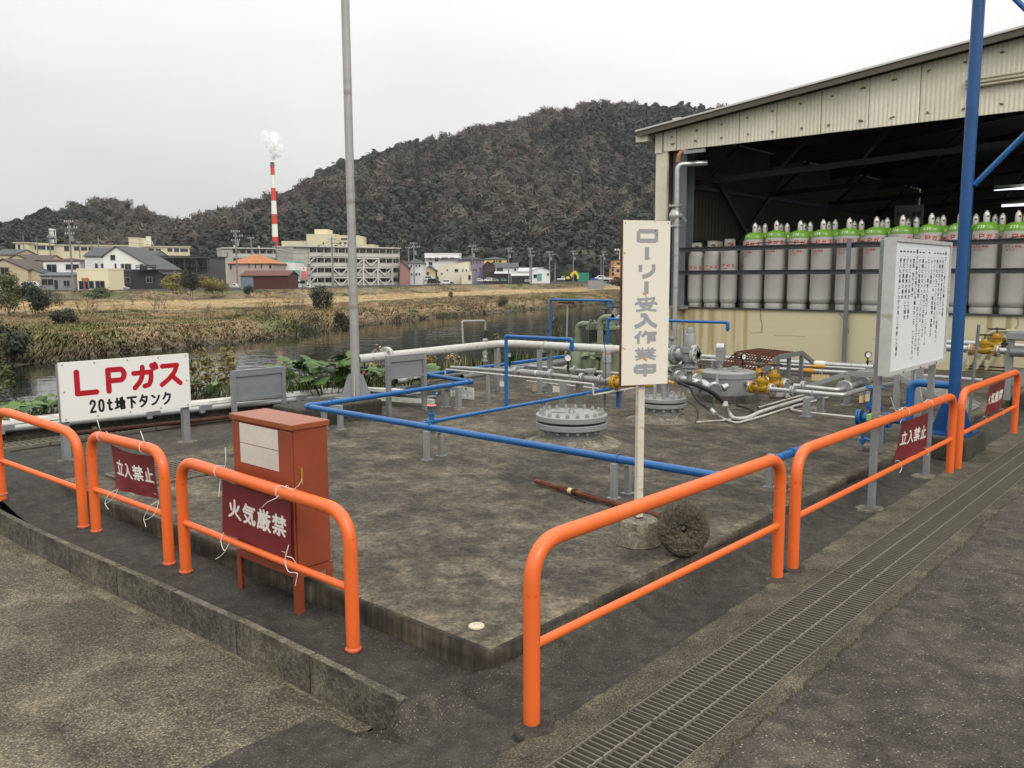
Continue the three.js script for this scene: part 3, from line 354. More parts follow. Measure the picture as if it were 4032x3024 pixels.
// ---------------------------------------------------------------- the ground round the tank pad
// the whole site as one low sheet; everything nearer lies on top of it
const yardMat = M('#4a4743', 0.95,{ map: 'asphalt', tile: 1.4 });
struct('ground', [poly([[-9.6,60],[400,60],[400,-14],[60,-60],[-9.6,-130]],-0.42)], yardMat);
const asphaltMat = new THREE.MeshStandardMaterial({ color: C('#8b8680'), roughness: 0.93, map: rep(T.asphalt, 1.4), bumpMap: rep(T.asphaltBump, 0.7), bumpScale: 0.006, vertexColors: true });
const apronMat = new THREE.MeshStandardMaterial({ color: C('#6b6762'), roughness: 0.9, map: rep(T.asphalt, 1.1), bumpMap: rep(T.asphaltBump, 0.6), bumpScale: 0.007, vertexColors: true });
const stripMat = new THREE.MeshStandardMaterial({ color: C('#605c58'), roughness: 0.93, map: rep(T.asphalt, 1.3), bumpMap: rep(T.asphaltBump, 0.7), bumpScale: 0.005, vertexColors: true });
const forecourtMat = new THREE.MeshStandardMaterial({ color: C('#aca699'), roughness: 0.92, map: rep(T.aggregate, 1.15), bumpMap: rep(T.asphaltBump, 0.8), bumpScale: 0.004, vertexColors: true });
const padMat = new THREE.MeshStandardMaterial({ color: C('#817a6f'), roughness: 0.88, map: rep(T.concrete, 1.6), bumpMap: rep(T.grain, 0.6), bumpScale: 0.005, vertexColors: true });
const blotch = (x, z, s, o = 4) => fbm(x * s + 40, z * s + 40, o);
const tint = (k, w = 0) => [k, k * (1 - 0.02 * w), k * (1 - 0.06 * w)];
// wheel-worn road asphalt on the right
struct('road', [gridUV(gridMesh(160,260, (u, v) => [lerp(-1.28,14, pow(u, 1.8)),0.0 + 0.006 * (fbm(u * 9, v * 40,3) - 0.5), lerp(6,-26, v)], (x, y, z) => { const b = blotch(x, z, 0.8), s = blotch(x * 0.4, z * 2.5,1.2), f = fbm(x * 6, z * 6,4); return tint(0.9 + 0.5 * (b - 0.5) + 0.3 * (s - 0.5) + 0.3 * (f - 0.5),1); }))], asphaltMat, true);
// forecourt concrete, lower than the road; the asphalt ramp and berm between them, the kerb end and the pad
const fall = (x) => -0.17 * sstep(-1.72,-2.62, x);
const seamX = (z) => -2.77 + 0.012 * sin(z * 9) + 0.01 * (fbm(z * 14,3,3) - 0.5);
const frontZ = (x) => -1.885 - 0.098 * sstep(-6,-3.2, x);                 // front face of the kerb
struct('forecourt', [gridUV(gridMesh(150,90, (u, v) => { const x = lerp(-15,-2.5, pow(u, 0.8)), z = lerp(frontZ(x) - 0.02,5, pow(v, 1.6)); return [x, fall(x) + 0.004 * (fbm(x * 2, z * 2,3) - 0.5) - 0.006, z]; }, (x, y, z) => { const b = blotch(x, z, 0.9,5), d = blotch(x + 9, z, 3.4,4); return tint(0.84 + 0.7 * (b - 0.5) + 0.5 * (d - 0.5),0.7); }))], forecourtMat, true);
const leftEdge = (z) => z > -1.9 ? lerp(-2.335, seamX(z), sstep(-1.895,-1.875, z)) : z > -2.0 ? -2.335 : z > -2.36 ? lerp(-2.335,-2.222, (-z - 2.0) / 0.36) : -2.212;
const rampY = (x, z) => {
const g = lerp(-0.008, fall(x), sstep(-2.55,-1.75, z)), top = z > -2.0 ? 0 : z > -2.36 ? lerp(0.0,0.03, (-z - 2) / 0.36) : 0.03 + 0.03 * sstep(-2.4,-3.6, z) * sstep(-9,-4.5, z);
const d = z > -2.0 ? (x < -2.33 ? 9 : hypot(x + 2.335, (z + 2.0) * 1.15)) : x - leftEdge(z), w = 0.20 + 0.06 * (fbm(z * 3,5,3) - 0.5);
return lerp(g, top, sstep(w, 0.01, abs(d))) + 0.012 * (fbm(x * 9, z * 9,5) - 0.5);
};
const rows = []; for (let z = 5; z > -14.4; z -= z > -1.5 ? 0.05 : z > -2.6 ? 0.012 : 0.05) rows.push(z);
struct('asphalt_ramp', [gridUV(gridMesh(46, rows.length - 1, (u, v) => { const z = rows[Math.round(v * (rows.length - 1))], x = lerp(leftEdge(z),-1.70, u); return [x, rampY(x, z) - (u === 0 && z > -1.9 ? 0.012 : 0), z]; }, (x, y, z) => { const b = blotch(x, z, 2.2,5), d = blotch(x * 3, z * 0.7,1,4), f = fbm(x * 14, z * 14,3); return tint(0.92 + 0.6 * (b - 0.5) + 0.5 * (d - 0.5) + 0.3 * (f - 0.5),0.6); }))], apronMat, true);
// asphalt strip behind the kerb, rising to the left
const stripY = (x) => 0.112 * sstep(-5.9,-6.9, x) - 0.012;
struct('pavement_strip', [gridUV(gridMesh(160,22, (u, v) => { const x = lerp(-13,-2.325, u) + u * 0.1 * v * 1.1, z = lerp(frontZ(x) - 0.05,-2.5, v); return [x, stripY(x) + 0.010 * (fbm(x * 5, z * 5,4) - 0.5), z]; }, (x, y, z) => { const b = blotch(x, z, 1.3,5), d = blotch(x, z, 5,3); return tint(0.92 + 0.6 * (b - 0.5) + 0.25 * (d - 0.5),0.8); }))], stripMat, true);
// ground left of the pad, stained brown
struct('side_ground', [gridUV(gridMesh(60,120, (u, v) => { const z = lerp(-2.36,-14.6, v), x = lerp(-9.02,-6.0, u); return [x, 0.062 + 0.012 * (fbm(x * 3, z * 3,4) - 0.5), z]; }, (x, y, z) => { const b = blotch(x, z, 1.1,5), r = clamp((blotch(x + 3, z, 0.9,4) - 0.5) * 4) * 0.5; const k = 1.5 + 1.2 * (b - 0.5); return [k * (1 + 0.2 * r), k, k * (1 - 0.3 * r)]; }))], stripMat, true);
// the concrete pad over the buried tank: a worn slab with a broken edge
{
const outline = (z) => (z > -4.1 ? lerp(-6.62,-6.95, clamp((-z - 2.4) / 1.7)) : lerp(-6.95,-8.35, clamp((-z - 4.1) / 2)));
const dark = (x, z) => {                       // weathering: pale worn patches on a dark biofilm, wiped streaks
const a = fbm(x * 0.55 + 11, z * 0.55 + 7,5), b = fbm(x * 2.4 + 3, z * 1.3,5), c = fbm(x * 9 + z * 2, z * 9,4);
const far = sstep(-4.5,-7, z) * 0.12; const e = fbm(x * 3 + z * 7, z * 22 - x * 9,4), q = fbm(x * 4.5 + 8, z * 4.5,5); let k = 0.66 + 0.55 * (a - 0.5) + 0.5 * (b - 0.5) + 0.55 * (q - 0.5) + 0.9 * (c - 0.5) + 0.55 * (e - 0.5) - far * 0;
k = lerp(k, 1.05 + 0.8 * (c - 0.5),0.75 * sstep(0.16,0.0, min(abs(x + 2.22), abs(z + 2.38) + (x < -3.6 ? 0.2 : 0)) + 0.2 * (c - 0.5)));
return clamp(k, 0.2,1.35);
};
const top = gridUV(gridMesh(250,430, (u, v) => { const z = lerp(-2.365,-14.42, v), w = 0.008 * (fbm(z * 12,1,4) - 0.5), x0 = outline(z), x = lerp(x0,-2.222 + w, u); const zz = z; return [x, 0.1 + 0.004 * (fbm(x * 2, z * 2,3) - 0.5) - 0.012 * sstep(0.05,0, min(-2.2 - x, -2.34 - z)), zz]; }, (x, y, z) => { const k = dark(x, z); return [k, k * 0.975, k * 0.91]; }));
const pad = struct('tank_pad', [top], padMat, true);
const edge = gridMesh(700,6, (u, v) => { const s = u * 10.6; let x, z; const inn = 0.025 * sstep(0.8,1, v); if (s < 4.41) { x = -6.62 + s; z = -2.356 - inn; } else { x = -2.208 - inn; z = -2.356 - (s - 4.41) * 1.95; } const o = 0.02 * (fbm(s * 16, v * 4 + 5,4) - 0.5) * sin(min(1, v * 1.2) * PI); return [x + (s >= 4.41 ? o : 0), min(0.098, lerp(-0.06,0.125, v)), z + (s < 4.41 ? o : 0)]; }, (x, y, z) => { const b = fbm((x + z) * 4, y * 30,5), k = clamp(0.45 + 1.3 * (b - 0.5)); return [k, k * 0.95, k * 0.85]; });
const e = add('slab_edge', [gridUV(edge)], padMat, pad, true);
// boot line chalked by time: a pale tide mark and the brass survey disc near the corner
const disc = add('survey_disc', [lathe([[0,0.006],[0.012,0.004],[0.014,0.008],[0.034,0.005],[0.036,0]],-2.43,0.101,-2.50,20)], M('#b9b097', 0.6), scene);
tag(disc, 'small pale round survey disc set into the slab near its front corner', 'survey marker');
}
// kerb of precast blocks with a concrete lip in front
{
const k = thing('kerb', 'concrete kerb of short blocks below the orange barriers on the left', 'kerb'), joints = [-9.6,-9.0,-8.4,-7.8,-7.2,-6.6,-6.4,-5.824,-5.249,-4.67,-4.085,-3.504,-2.92,-2.325];
for (let i = 0; i < joints.length - 1; i++) {
const a = joints[i] + 0.006, b = joints[i + 1] - 0.006, za = frontZ(a) , zb = frontZ(b), dy = 0.004 * (h2(i, 3) - 0.5), t = 0.038;
const y0 = -0.34, y1 = dy;
const g = prism([[a, za],[b, zb],[b, zb - t],[a, za - t]], y0, y1,0.005);
add('kerb_block', [g],[m.kerbA, m.kerbB, m.kerbC][i % 3] ?? m.concrete, k);
}
const lip = gridMesh(220,4, (u, v) => { const x = lerp(-9.6,-2.62, u), w = 0.075 * (1 - 0.75 * sstep(-4.6,-3.2, x)) + 0.01 * fbm(x * 8,1,3), z = frontZ(x) + 0.002 + v * w; return [x, -0.152 - 0.02 * sstep(-6.2,-4.2, x) - (v === 1 ? 0.05 : 0) - 0.004 * fbm(x * 9, v * 4,3), z]; });
add('gutter_lip', [gridUV(lip)], m.lip, k, true);
}
// drain: concrete borders, a dark trough and steel gratings laid end to end
{
const left = gridMesh(14,700, (u, v) => { const z = lerp(2,-16, v), o = -1.80 - 0.035 * sstep(-3,-6, z) * 1.6 + 0.02 * (fbm(z * 3,2,3) - 0.5) + 0.022 * (fbm(z * 22,2,4) - 0.5), x = lerp(o, -1.632, u); return [x, 0.010 - 0.03 * sstep(0.08,0, u) + 0.004 * (fbm(x * 20, z * 20,3) - 0.5), z]; }, (x, y, z) => { const k = 0.92 + 0.8 * (fbm(x * 3, z * 3,5) - 0.5); return tint(k, 1); });
const right = gridMesh(14,700, (u, v) => { const z = lerp(2,-16, v), o = -1.225 + 0.07 * sstep(-2.6,-1.5, z) + 0.035 * (fbm(z * 2.2 + 8,2,3) - 0.5) + 0.035 * (fbm(z * 17,2,5) - 0.5), x = lerp(-1.308, o, u); return [x, 0.011 - 0.03 * sstep(0.93,1, u) + 0.004 * (fbm(x * 20, z * 20,3) - 0.5), z]; }, (x, y, z) => { const k = 0.92 + 0.8 * (fbm(x * 3 + 5, z * 3,5) - 0.5); return tint(k, 1); });
struct('drain_border', [gridUV(left), gridUV(right)], m.border, true);
struct('drain_trough', [bx(-1.636,-1.630,-0.36,0.005,-16,4), bx(-1.310,-1.304,-0.36,0.005,-16,4), bx(-1.64,-1.30,-0.37,-0.33,-16,4)], m.trough);
const barG = ready([bx(-0.1575,0.1575,-0.036,-0.002,-0.0032,0.0032)]);
const crossG = ready([Array.from({ length: 33 }, (_, i) => box(0.0062,0.0062,0.034,0,0.0012,-0.015 - i * 0.0295, i % 2 ? 0.12 : -0.12)), bx(-0.003,0.003,-0.008,0.001,-0.972,-0.006)]);
const frameG = ready([bx(-0.161,-0.156,-0.04,0,-0.985,-0.003), bx(0.156,0.161,-0.04,0,-0.985,-0.003), bx(-0.156,0.156,-0.04,-0.002,-0.008,-0.004), bx(-0.156,0.156,-0.04,-0.002,-0.986,-0.982)]);
const barsG = ready(Array.from({ length: 32 }, (_, i) => bx(-0.156,0.156,-0.036,-0.002,-0.0333 - i * 0.0295,-0.0267 - i * 0.0295)));
const starts = Array.from({ length: 15 }, (_, i) => -0.49 - i * 0.992);
starts.forEach((z, i) => {
const g = thing('drain_grating', `steel drain grating panel by the road, ${ORD[i]} along from the bottom of the photo`, 'grating', [-1.47,0.012, z],0, 'steel gratings along the roadside drain');
if (i < 6) for (let k = 0; k < 32; k++) { const b = add('grating_bar', barG, m.grating, g); b.position.z = -0.03 - k * 0.0295; b.rotation.x = 0.05 * (h2(i * 40 + k, 5) - 0.5); }
else { const b = add('grating_bars', barsG, m.grating, g); b.userData.kind = 'stuff'; }
for (const x of [-0.052,0.052]) { const c = add('cross_rod', crossG, m.gratingLight, g); c.position.x = x; }
add('frame', frameG, m.grating, g);
});
}
// narrow grating strip along the river side of the pad
{
const fr = ready([bx(-0.20,-0.185,0,0.03,-0.99,0), bx(0.185,0.20,0,0.03,-0.99,0), bx(-0.2,0.2,0,0.03,-0.006,0), bx(-0.2,0.2,0,0.03,-0.99,-0.984), bx(-0.066,-0.058,0.006,0.028,-0.98,-0.01), bx(0.058,0.066,0.006,0.028,-0.98,-0.01)]);
const bars = ready(Array.from({ length: 18 }, (_, i) => bx(-0.185,0.185,0.004,0.024,-0.058 - i * 0.053,-0.05 - i * 0.053)));
for (let i = 0; i < 6; i++) { const g = thing('drain_grating', `pale drain grating panel by the river wall behind the gas sign, ${ORD[i]} from the left`, 'grating', [-8.44 + (i > 3 ? 0.12 : 0),0.072,-1.9 - i * 0.995],0, 'pale gratings along the river side'); add('frame', fr, m.gratingLight, g); const b = add('grating_bars', bars, m.gratingLight, g); b.userData.kind = 'stuff'; }
const p = thing('drain_grating', 'square drain grating set into the pad behind the second barrier from the left', 'grating', [-6.2,0.108,-2.95],0.05);
add('frame', [bx(-0.3,-0.28,0,0.012,-0.3,0.3), bx(0.28,0.3,0,0.012,-0.3,0.3), bx(-0.28,0.28,0,0.012,-0.3,-0.28), bx(-0.28,0.28,0,0.012,0.28,0.3)], m.grating, p);
const bb = add('grating_bars', [Array.from({ length: 13 }, (_, i) => bx(-0.28,0.28,0.001,0.009,-0.262 + i * 0.042,-0.254 + i * 0.042)), Array.from({ length: 8 }, (_, i) => bx(-0.25 + i * 0.07,-0.242 + i * 0.07,0.002,0.0095,-0.28,0.28))], m.grating, p); bb.userData.kind = 'stuff';
}
// ---------------------------------------------------------------- open-fronted cylinder store
P.wall = canvasTex(2048,128 * 2, (c, w, h) => {   // 20.5 m x 1.2 m: rust runs, dirt and cracks
c.fillStyle = '#bbb495'; c.fillRect(0,0, w, h); const R = rng(17), px = w / 20.5;
for (let i = 0; i < 420; i++) { c.globalAlpha = 0.07 * R(); c.fillStyle = R() < 0.5 ? '#a39c80' : '#dcd6ba'; c.fillRect(R() * w, R() * h, 6 + R() * 60,2 + R() * 9); }
const run = (x, wd, len, col, a) => { for (let k = 0; k < 14; k++) { c.globalAlpha = a * (0.3 + 0.7 * R()); c.fillStyle = col; const xx = x * px + (R() - 0.5) * wd * px; c.fillRect(xx, 0,2 + R() * wd * px * 0.35, h * len * (0.4 + 0.6 * R())); } c.globalAlpha = 1; };
for (const [x, wd] of [[0.12,0.12],[0.3,0.1],[0.5,0.16],[0.72,0.1],[0.92,0.16],[1.18,0.14],[1.42,0.14],[1.62,0.07]]) run(x, wd, 1.0, R() < 0.5 ? '#8a6a38' : '#97794a', 0.2);
run(1.2,0.5,1, '#bdb292', 0.5); run(0.05,0.08,1, '#6d6148', 0.4); for (const x of [5.6,5.85,6.5]) run(x, 0.06,0.9, '#8b7d55', 0.3); run(6.5,0.2,0.8, '#7d7048', 0.2);
c.strokeStyle = '#7d745b'; const crack = (pts, lw = 1.6) => { c.lineWidth = lw; c.beginPath(); pts.forEach(([x, y], i) => { const X = x * px + (R() - 0.5) * 3, Y = y * h; i ? c.lineTo(X, Y) : c.moveTo(X, Y); }); c.stroke(); };
crack([[1.93,0],[1.92,0.12],[1.95,0.22],[1.94,0.34],[1.72,0.36]],2.2); crack([[3.35,0.02],[3.45,0.14],[3.5,0.3]]); crack([[2.22,0.58],[2.24,0.68],[2.21,0.78]],2); crack([[2.2,0.38],[2.5,0.37],[2.75,0.37]]); crack([[3.9,0.36],[4.3,0.37],[4.75,0.38]]); crack([[0.5,0.8],[0.8,0.74],[0.9,0.8],[1.0,0.86]]); crack([[5.98,0],[6.0,0.1],[5.93,0.2],[5.95,0.34]]);
});
{
const w = thing('warehouse', 'open-fronted cream corrugated warehouse storing gas cylinders on a raised platform', 'warehouse', [0,0,0]);
const ZF = -14.43, XL = -8.72, XR = 12, slope = 0.110, topY = (x) => x < 5 ? 4.285 + slope * (x + 9.03) : 4.285 + slope * 14.03 - slope * (x - 5);
const face = panel(20.5,1.2, XL + 10.25,0.368, ZF + 0.002); add('platform_wall', [bx(XL, XR, -0.4,0.966, ZF - 0.3, ZF)], m.ivory, w); add('platform_face', [face], printMat(P.wall, 0.9), w, true);
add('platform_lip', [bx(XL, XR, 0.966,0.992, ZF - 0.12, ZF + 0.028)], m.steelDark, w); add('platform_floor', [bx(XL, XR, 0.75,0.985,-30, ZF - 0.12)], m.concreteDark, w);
add('corner_trim', [rbx(-9.03,-8.775,-0.2,3.945, ZF - 0.02, ZF + 0.05,0.006)], m.cladding, w);
add('steel_column', [bx(-8.745,-8.45,0.3,4.05, ZF - 0.14, ZF - 0.125), bx(-8.745,-8.45,0.3,4.05, ZF - 0.42, ZF - 0.405), bx(-8.605,-8.59,0.3,4.05, ZF - 0.405, ZF - 0.14)], m.columnGray, w);
add('steel_column', [bx(4.0,4.3,0.3,5.3, ZF - 0.42, ZF - 0.125)], m.columnGray, w);
const corr = (L, Hgt, n, flip) => { const g = gridMesh(n * 8,1, (u, v) => [u * L, v * Hgt, 0.010 * (abs((u * n) % 1 - 0.5) < 0.22 ? 1 : abs((u * n) % 1 - 0.5) < 0.36 ? 0.5 : 0)]); return g; };
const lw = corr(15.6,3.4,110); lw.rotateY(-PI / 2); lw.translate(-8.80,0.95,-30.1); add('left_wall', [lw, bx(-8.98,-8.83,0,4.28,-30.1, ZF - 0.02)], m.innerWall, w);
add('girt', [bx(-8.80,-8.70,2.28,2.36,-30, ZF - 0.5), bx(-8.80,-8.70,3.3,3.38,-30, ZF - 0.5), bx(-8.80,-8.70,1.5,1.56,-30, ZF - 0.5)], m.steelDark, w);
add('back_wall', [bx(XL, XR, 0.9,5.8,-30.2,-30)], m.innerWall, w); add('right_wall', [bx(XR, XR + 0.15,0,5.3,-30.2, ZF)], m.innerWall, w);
add('wall_brace', [bar([-8.68,3.95,-15.6],[-8.68,1.1,-19.5],0.06,0.08), bar([-8.68,1.1,-15.6],[-8.68,3.95,-19.5],0.05,0.06)], m.steelDark, w);
// gable cladding sheets
const seams = [-9.04,-8.87,-8.58,-7.94,-7.30,-6.60,-5.82,-5.04,-4.27,-3.44,-2.66,-1.88,-1.1,-0.32,0.46,1.24,2.02,2.8,3.58,4.36,5.14,6.7,8.26,9.82,12.15];
for (let i = 0; i < seams.length - 1; i++) { const a = seams[i] + 0.005, b = seams[i + 1] - 0.003, L = b - a, n = max(2, Math.round(L / 0.067)); const g = i === 0 ? gridMesh(4,4, (u, v) => [lerp(a, b, u), lerp(3.92, topY(lerp(a, b, u)), v), ZF + 0.075]) : gridMesh(n * 8,6, (u, v) => { const x = lerp(a, b, u), k = abs(((u * n) % 1) - 0.5); return [x, lerp(3.935 + 0.004 * h2(i, 2), topY(x), v), ZF + 0.055 + 0.010 * (k < 0.2 ? 1 : k < 0.34 ? (0.34 - k) / 0.14 : 0) + (i % 2) * 0.003]; }); const p = add('cladding_panel', [g, bx(a, b, 3.95,3.955, ZF + 0.01, ZF + 0.06)], m.cladding, w); p.material = [m.cladding, m.cladding2, m.cladding3][i % 3]; }
const fix = []; const R = rng(4); for (let x = -8.7; x < 4; x += 0.5) { for (const y of [4.06, topY(x) - 0.13]) if (topY(x) - 0.2 > 4.1 || y < 4.1) fix.push(cyl([x + R() * 0.1, y + R() * 0.02, ZF + 0.06],[x + R() * 0.1, y, ZF + 0.085],0.016,0.012,8)); } add('cladding_fixing', fix, m.fixing, w);
// roof with a dark verge board under a pale edge
const yR = (x) => topY(x) + 0.075;
const slab = (x0, x1, dy0, dy1, z0, z1) => { const s = new THREE.Shape([new THREE.Vector2(x0, yR(x0) + dy0), new THREE.Vector2(x1, yR(x1) + dy0), new THREE.Vector2(x1, yR(x1) + dy1), new THREE.Vector2(x0, yR(x0) + dy1)]); const g = new THREE.ExtrudeGeometry(s, { depth: z1 - z0, bevelEnabled: false }); g.translate(0,0, z0); return g; };
add('roof', [slab(-9.36,5,0.012,0.042,-30.4, ZF + 0.29), slab(5,12.5,0.012,0.042,-30.4, ZF + 0.29)], m.roofSheet, w);
add('verge_board', [slab(-9.33,5,-0.085,0.010, ZF + 0.235, ZF + 0.27), slab(5,12.4,-0.085,0.010, ZF + 0.235, ZF + 0.27), slab(-9.33,5,-0.03,0.008, ZF - 0.6, ZF + 0.235)], m.verge, w);
add('gutter', [bx(-9.42,-9.40,4.15,4.275,-30, ZF + 0.2), bx(-9.42,-9.13,4.15,4.165,-30, ZF + 0.2), bx(-9.42,-9.13,4.165,4.268, ZF + 0.185, ZF + 0.2), bx(-9.15,-9.13,4.165,4.25,-30, ZF + 0.18)], m.cladding, w);
add('roof_shade', [slab(-8.7,5,-0.045,-0.035,-30, ZF - 0.62), slab(5,12,-0.045,-0.035,-30, ZF - 0.62)], m.roof_shade, w);  // added near-black sheet: the shade under the roof is put into its colour
add('roof_vent', [bx(-8.62,-8.45,4.43,4.52, ZF + 0.05, ZF + 0.15), bx(-6.35,-6.25,4.62,4.72, ZF, ZF + 0.1)], m.roofSheet, w);
const raf = []; for (const z of [-15.2,-18.5,-22,-25.5]) { raf.push(bar([-8.6, yR(-8.6) - 0.28, z],[5, yR(5) - 0.28, z],0.1,0.28), bar([-8.6,3.4, z],[5,3.9, z],0.06,0.1)); for (let k = 0; k < 9; k++) raf.push(bar([-8.4 + k * 1.5,3.42 + k * 0.055, z],[-7.6 + k * 1.5, yR(-7.6 + k * 1.5) - 0.35, z],0.04,0.05)); } add('roof_truss', raf, m.steelBlack, w);
const pur = []; for (let x = -8; x < 12; x += 1.35) pur.push(bar([x, yR(x) - 0.07,-30],[x, yR(x) - 0.07, ZF - 0.1],0.05,0.1)); add('purlin', pur, m.steelBlack, w);
// guard rails across the opening
for (const y of [2.035,1.60]) add('guard_rail', [bx(-8.56,12, y, y + 0.082, ZF + 0.0, ZF + 0.012), bx(-8.56,12, y + 0.074, y + 0.082, ZF + 0.012, ZF + 0.07)], m.railSteel, w);
for (const x of [-5.255,-1.78,1.9]) { add('rail_post', [bx(x - 0.03, x + 0.045,-0.05,2.19, ZF + 0.072, ZF + 0.082), bx(x - 0.03, x - 0.02,-0.05,2.19, ZF + 0.014, ZF + 0.072)], m.columnGray, w); }
}
// fluorescent lamps deep inside, lit
for (const [p, L, label] of [[[-4.2,3.5,-22],1.25, 'nearer lit fluorescent tube under the warehouse roof at the right edge'],[[-4.75,3.4,-26],1.5, 'farther, lower lit fluorescent tube inside the warehouse at the right edge']]) {
const t = thing('fluorescent_lamp', label, 'lamp', p); add('lamp_housing', [bx(-L / 2, L / 2,0.03,0.08,-0.05,0.05)], m.white, t); add('lamp_tube', [cyl([-L / 2,0,0],[L / 2,0,0],0.03,0.03,10)], m.lamp, t);
const l = new THREE.PointLight(new THREE.Color(0.92,0.96,1),1.4,0,2); l.position.set(0,-0.08,0); l.castShadow = true; l.shadow.radius = 6; t.add(l);
}
P.tagText = canvasTex(256,160, (c, w, h) => { c.fillStyle = '#b4b0a6'; c.fillRect(0,0, w, h); flat(c, '#33302c'); let x = 14; for (const ch of '充てん期限') { glyph(c, ch, x, 52,38,50,6); x += 46; } });
for (const [px, k] of [[-7.05, 'left'],[-5.1, 'right']]) { const t = thing('hanging_sign', `dim white board hanging inside the dark warehouse, ${k} of two`, 'sign', [px * 1.42,3.15,-24],0.2); add('board', [box(0.7,0.5,0.01,0,0,-0.007)], m.white, t); add('printed_face', [panel(0.69,0.49)], printMat(P.tagText), t, true); add('wire', [cyl([-0.2,0.25,0],[-0.2,1.5,0],0.004), cyl([0.2,0.25,0],[0.2,1.5,0],0.004)], m.steelBlack, t); }
// gas cylinders
function bigCylinder(row) {
const t = thing('gas_cylinder', '', 'gas cylinder', [0,0,0]), R = 0.183;
add('foot_ring', [lathe([[0.158,0],[0.168,0.0],[0.168,0.075],[0.160,0.088],[0.150,0.098]],0,0,0,30)], m.cylGray, t);
add('lower_body', [lathe([[0.150,0.096],[0.172,0.118],[0.1825,0.16],[0.185,0.178],[0.185,0.19],[R, 0.196]],0,0,0,30)], m.cylGray, t);
const b = new THREE.CylinderGeometry(R, R, 1.06,36,1, true); b.rotateY(1.40); b.translate(0,0.726,0); add('body', [b], pm.big, t, true);
const s = new THREE.LatheGeometry([[R, 1.2555],[R + 0.0012,1.256],[R, 1.29],[0.168,1.33],[0.135,1.365],[0.085,1.388],[0.046,1.395]].map((p) => new THREE.Vector2(...p)),36); s.rotateY(1.40); add('shoulder', [toCreasedNormals(s, 0.9)], pm.shoulder, t, true);
add('cap', [lathe([[0.046,1.388],[0.047,1.48],[0.044,1.51],[0.032,1.538],[0.02,1.546],[0.02,1.560],[0.013,1.566],[0.0,1.566]],0,0,0,22)], m.capMetal, t);
add('cap_hole', [cyl([0.0,1.475,0.044],[0.0,1.475,0.049],0.014,0.014,12).rotateY(0.5)], m.black, t);
return t;
}
const bigX = [-7.13,-6.70,-6.285,-5.85,-5.415,-4.98,-4.55,-4.12,-3.69,-3.30,-2.885,-2.45,-2.03,-1.6];
const proto = bigCylinder(); let first = true;
bigX.forEach((x, i) => { for (let r = 0; r < 3; r++) {
if (i > 12 && r === 0) continue;
const o = first ? proto : proto.clone(); if (!first) { o.name = numbered('gas_cylinder'); scene.add(o); } first = false;
const jx = 0.03 * (h2(i, r + 3) - 0.5); o.position.set(r === 0 ? x + jx : r === 1 ? (x + 0.21) * 1.0285 + jx : (x + 0.10) * 1.057 + jx, 0.986,-14.755 - r * 0.42 - 0.02 * h2(i + 9, r)); o.rotation.set(0.012 * (h2(i, r + 7) - 0.5),0.5 * (h2(i * 3, r) - 0.5) * (r ? 3 : 0.9),0.014 * (h2(i + 2, r + 9) - 0.5)); o.scale.y = 1 + 0.02 * (h2(i + 5, r) - 0.5);
tag(o, r === 0 ? `grey green-shouldered cylinder, ${ORD[i]} from the left in the front row behind the rails` : r === 1 ? `green-shouldered cylinder with only its top showing, ${ORD[i]} from the left in the second row` : `cylinder with only its silver cap showing, ${ORD[i]} from left in the third row`, 'gas cylinder', 'green-shouldered gas cylinders in the warehouse');
} });
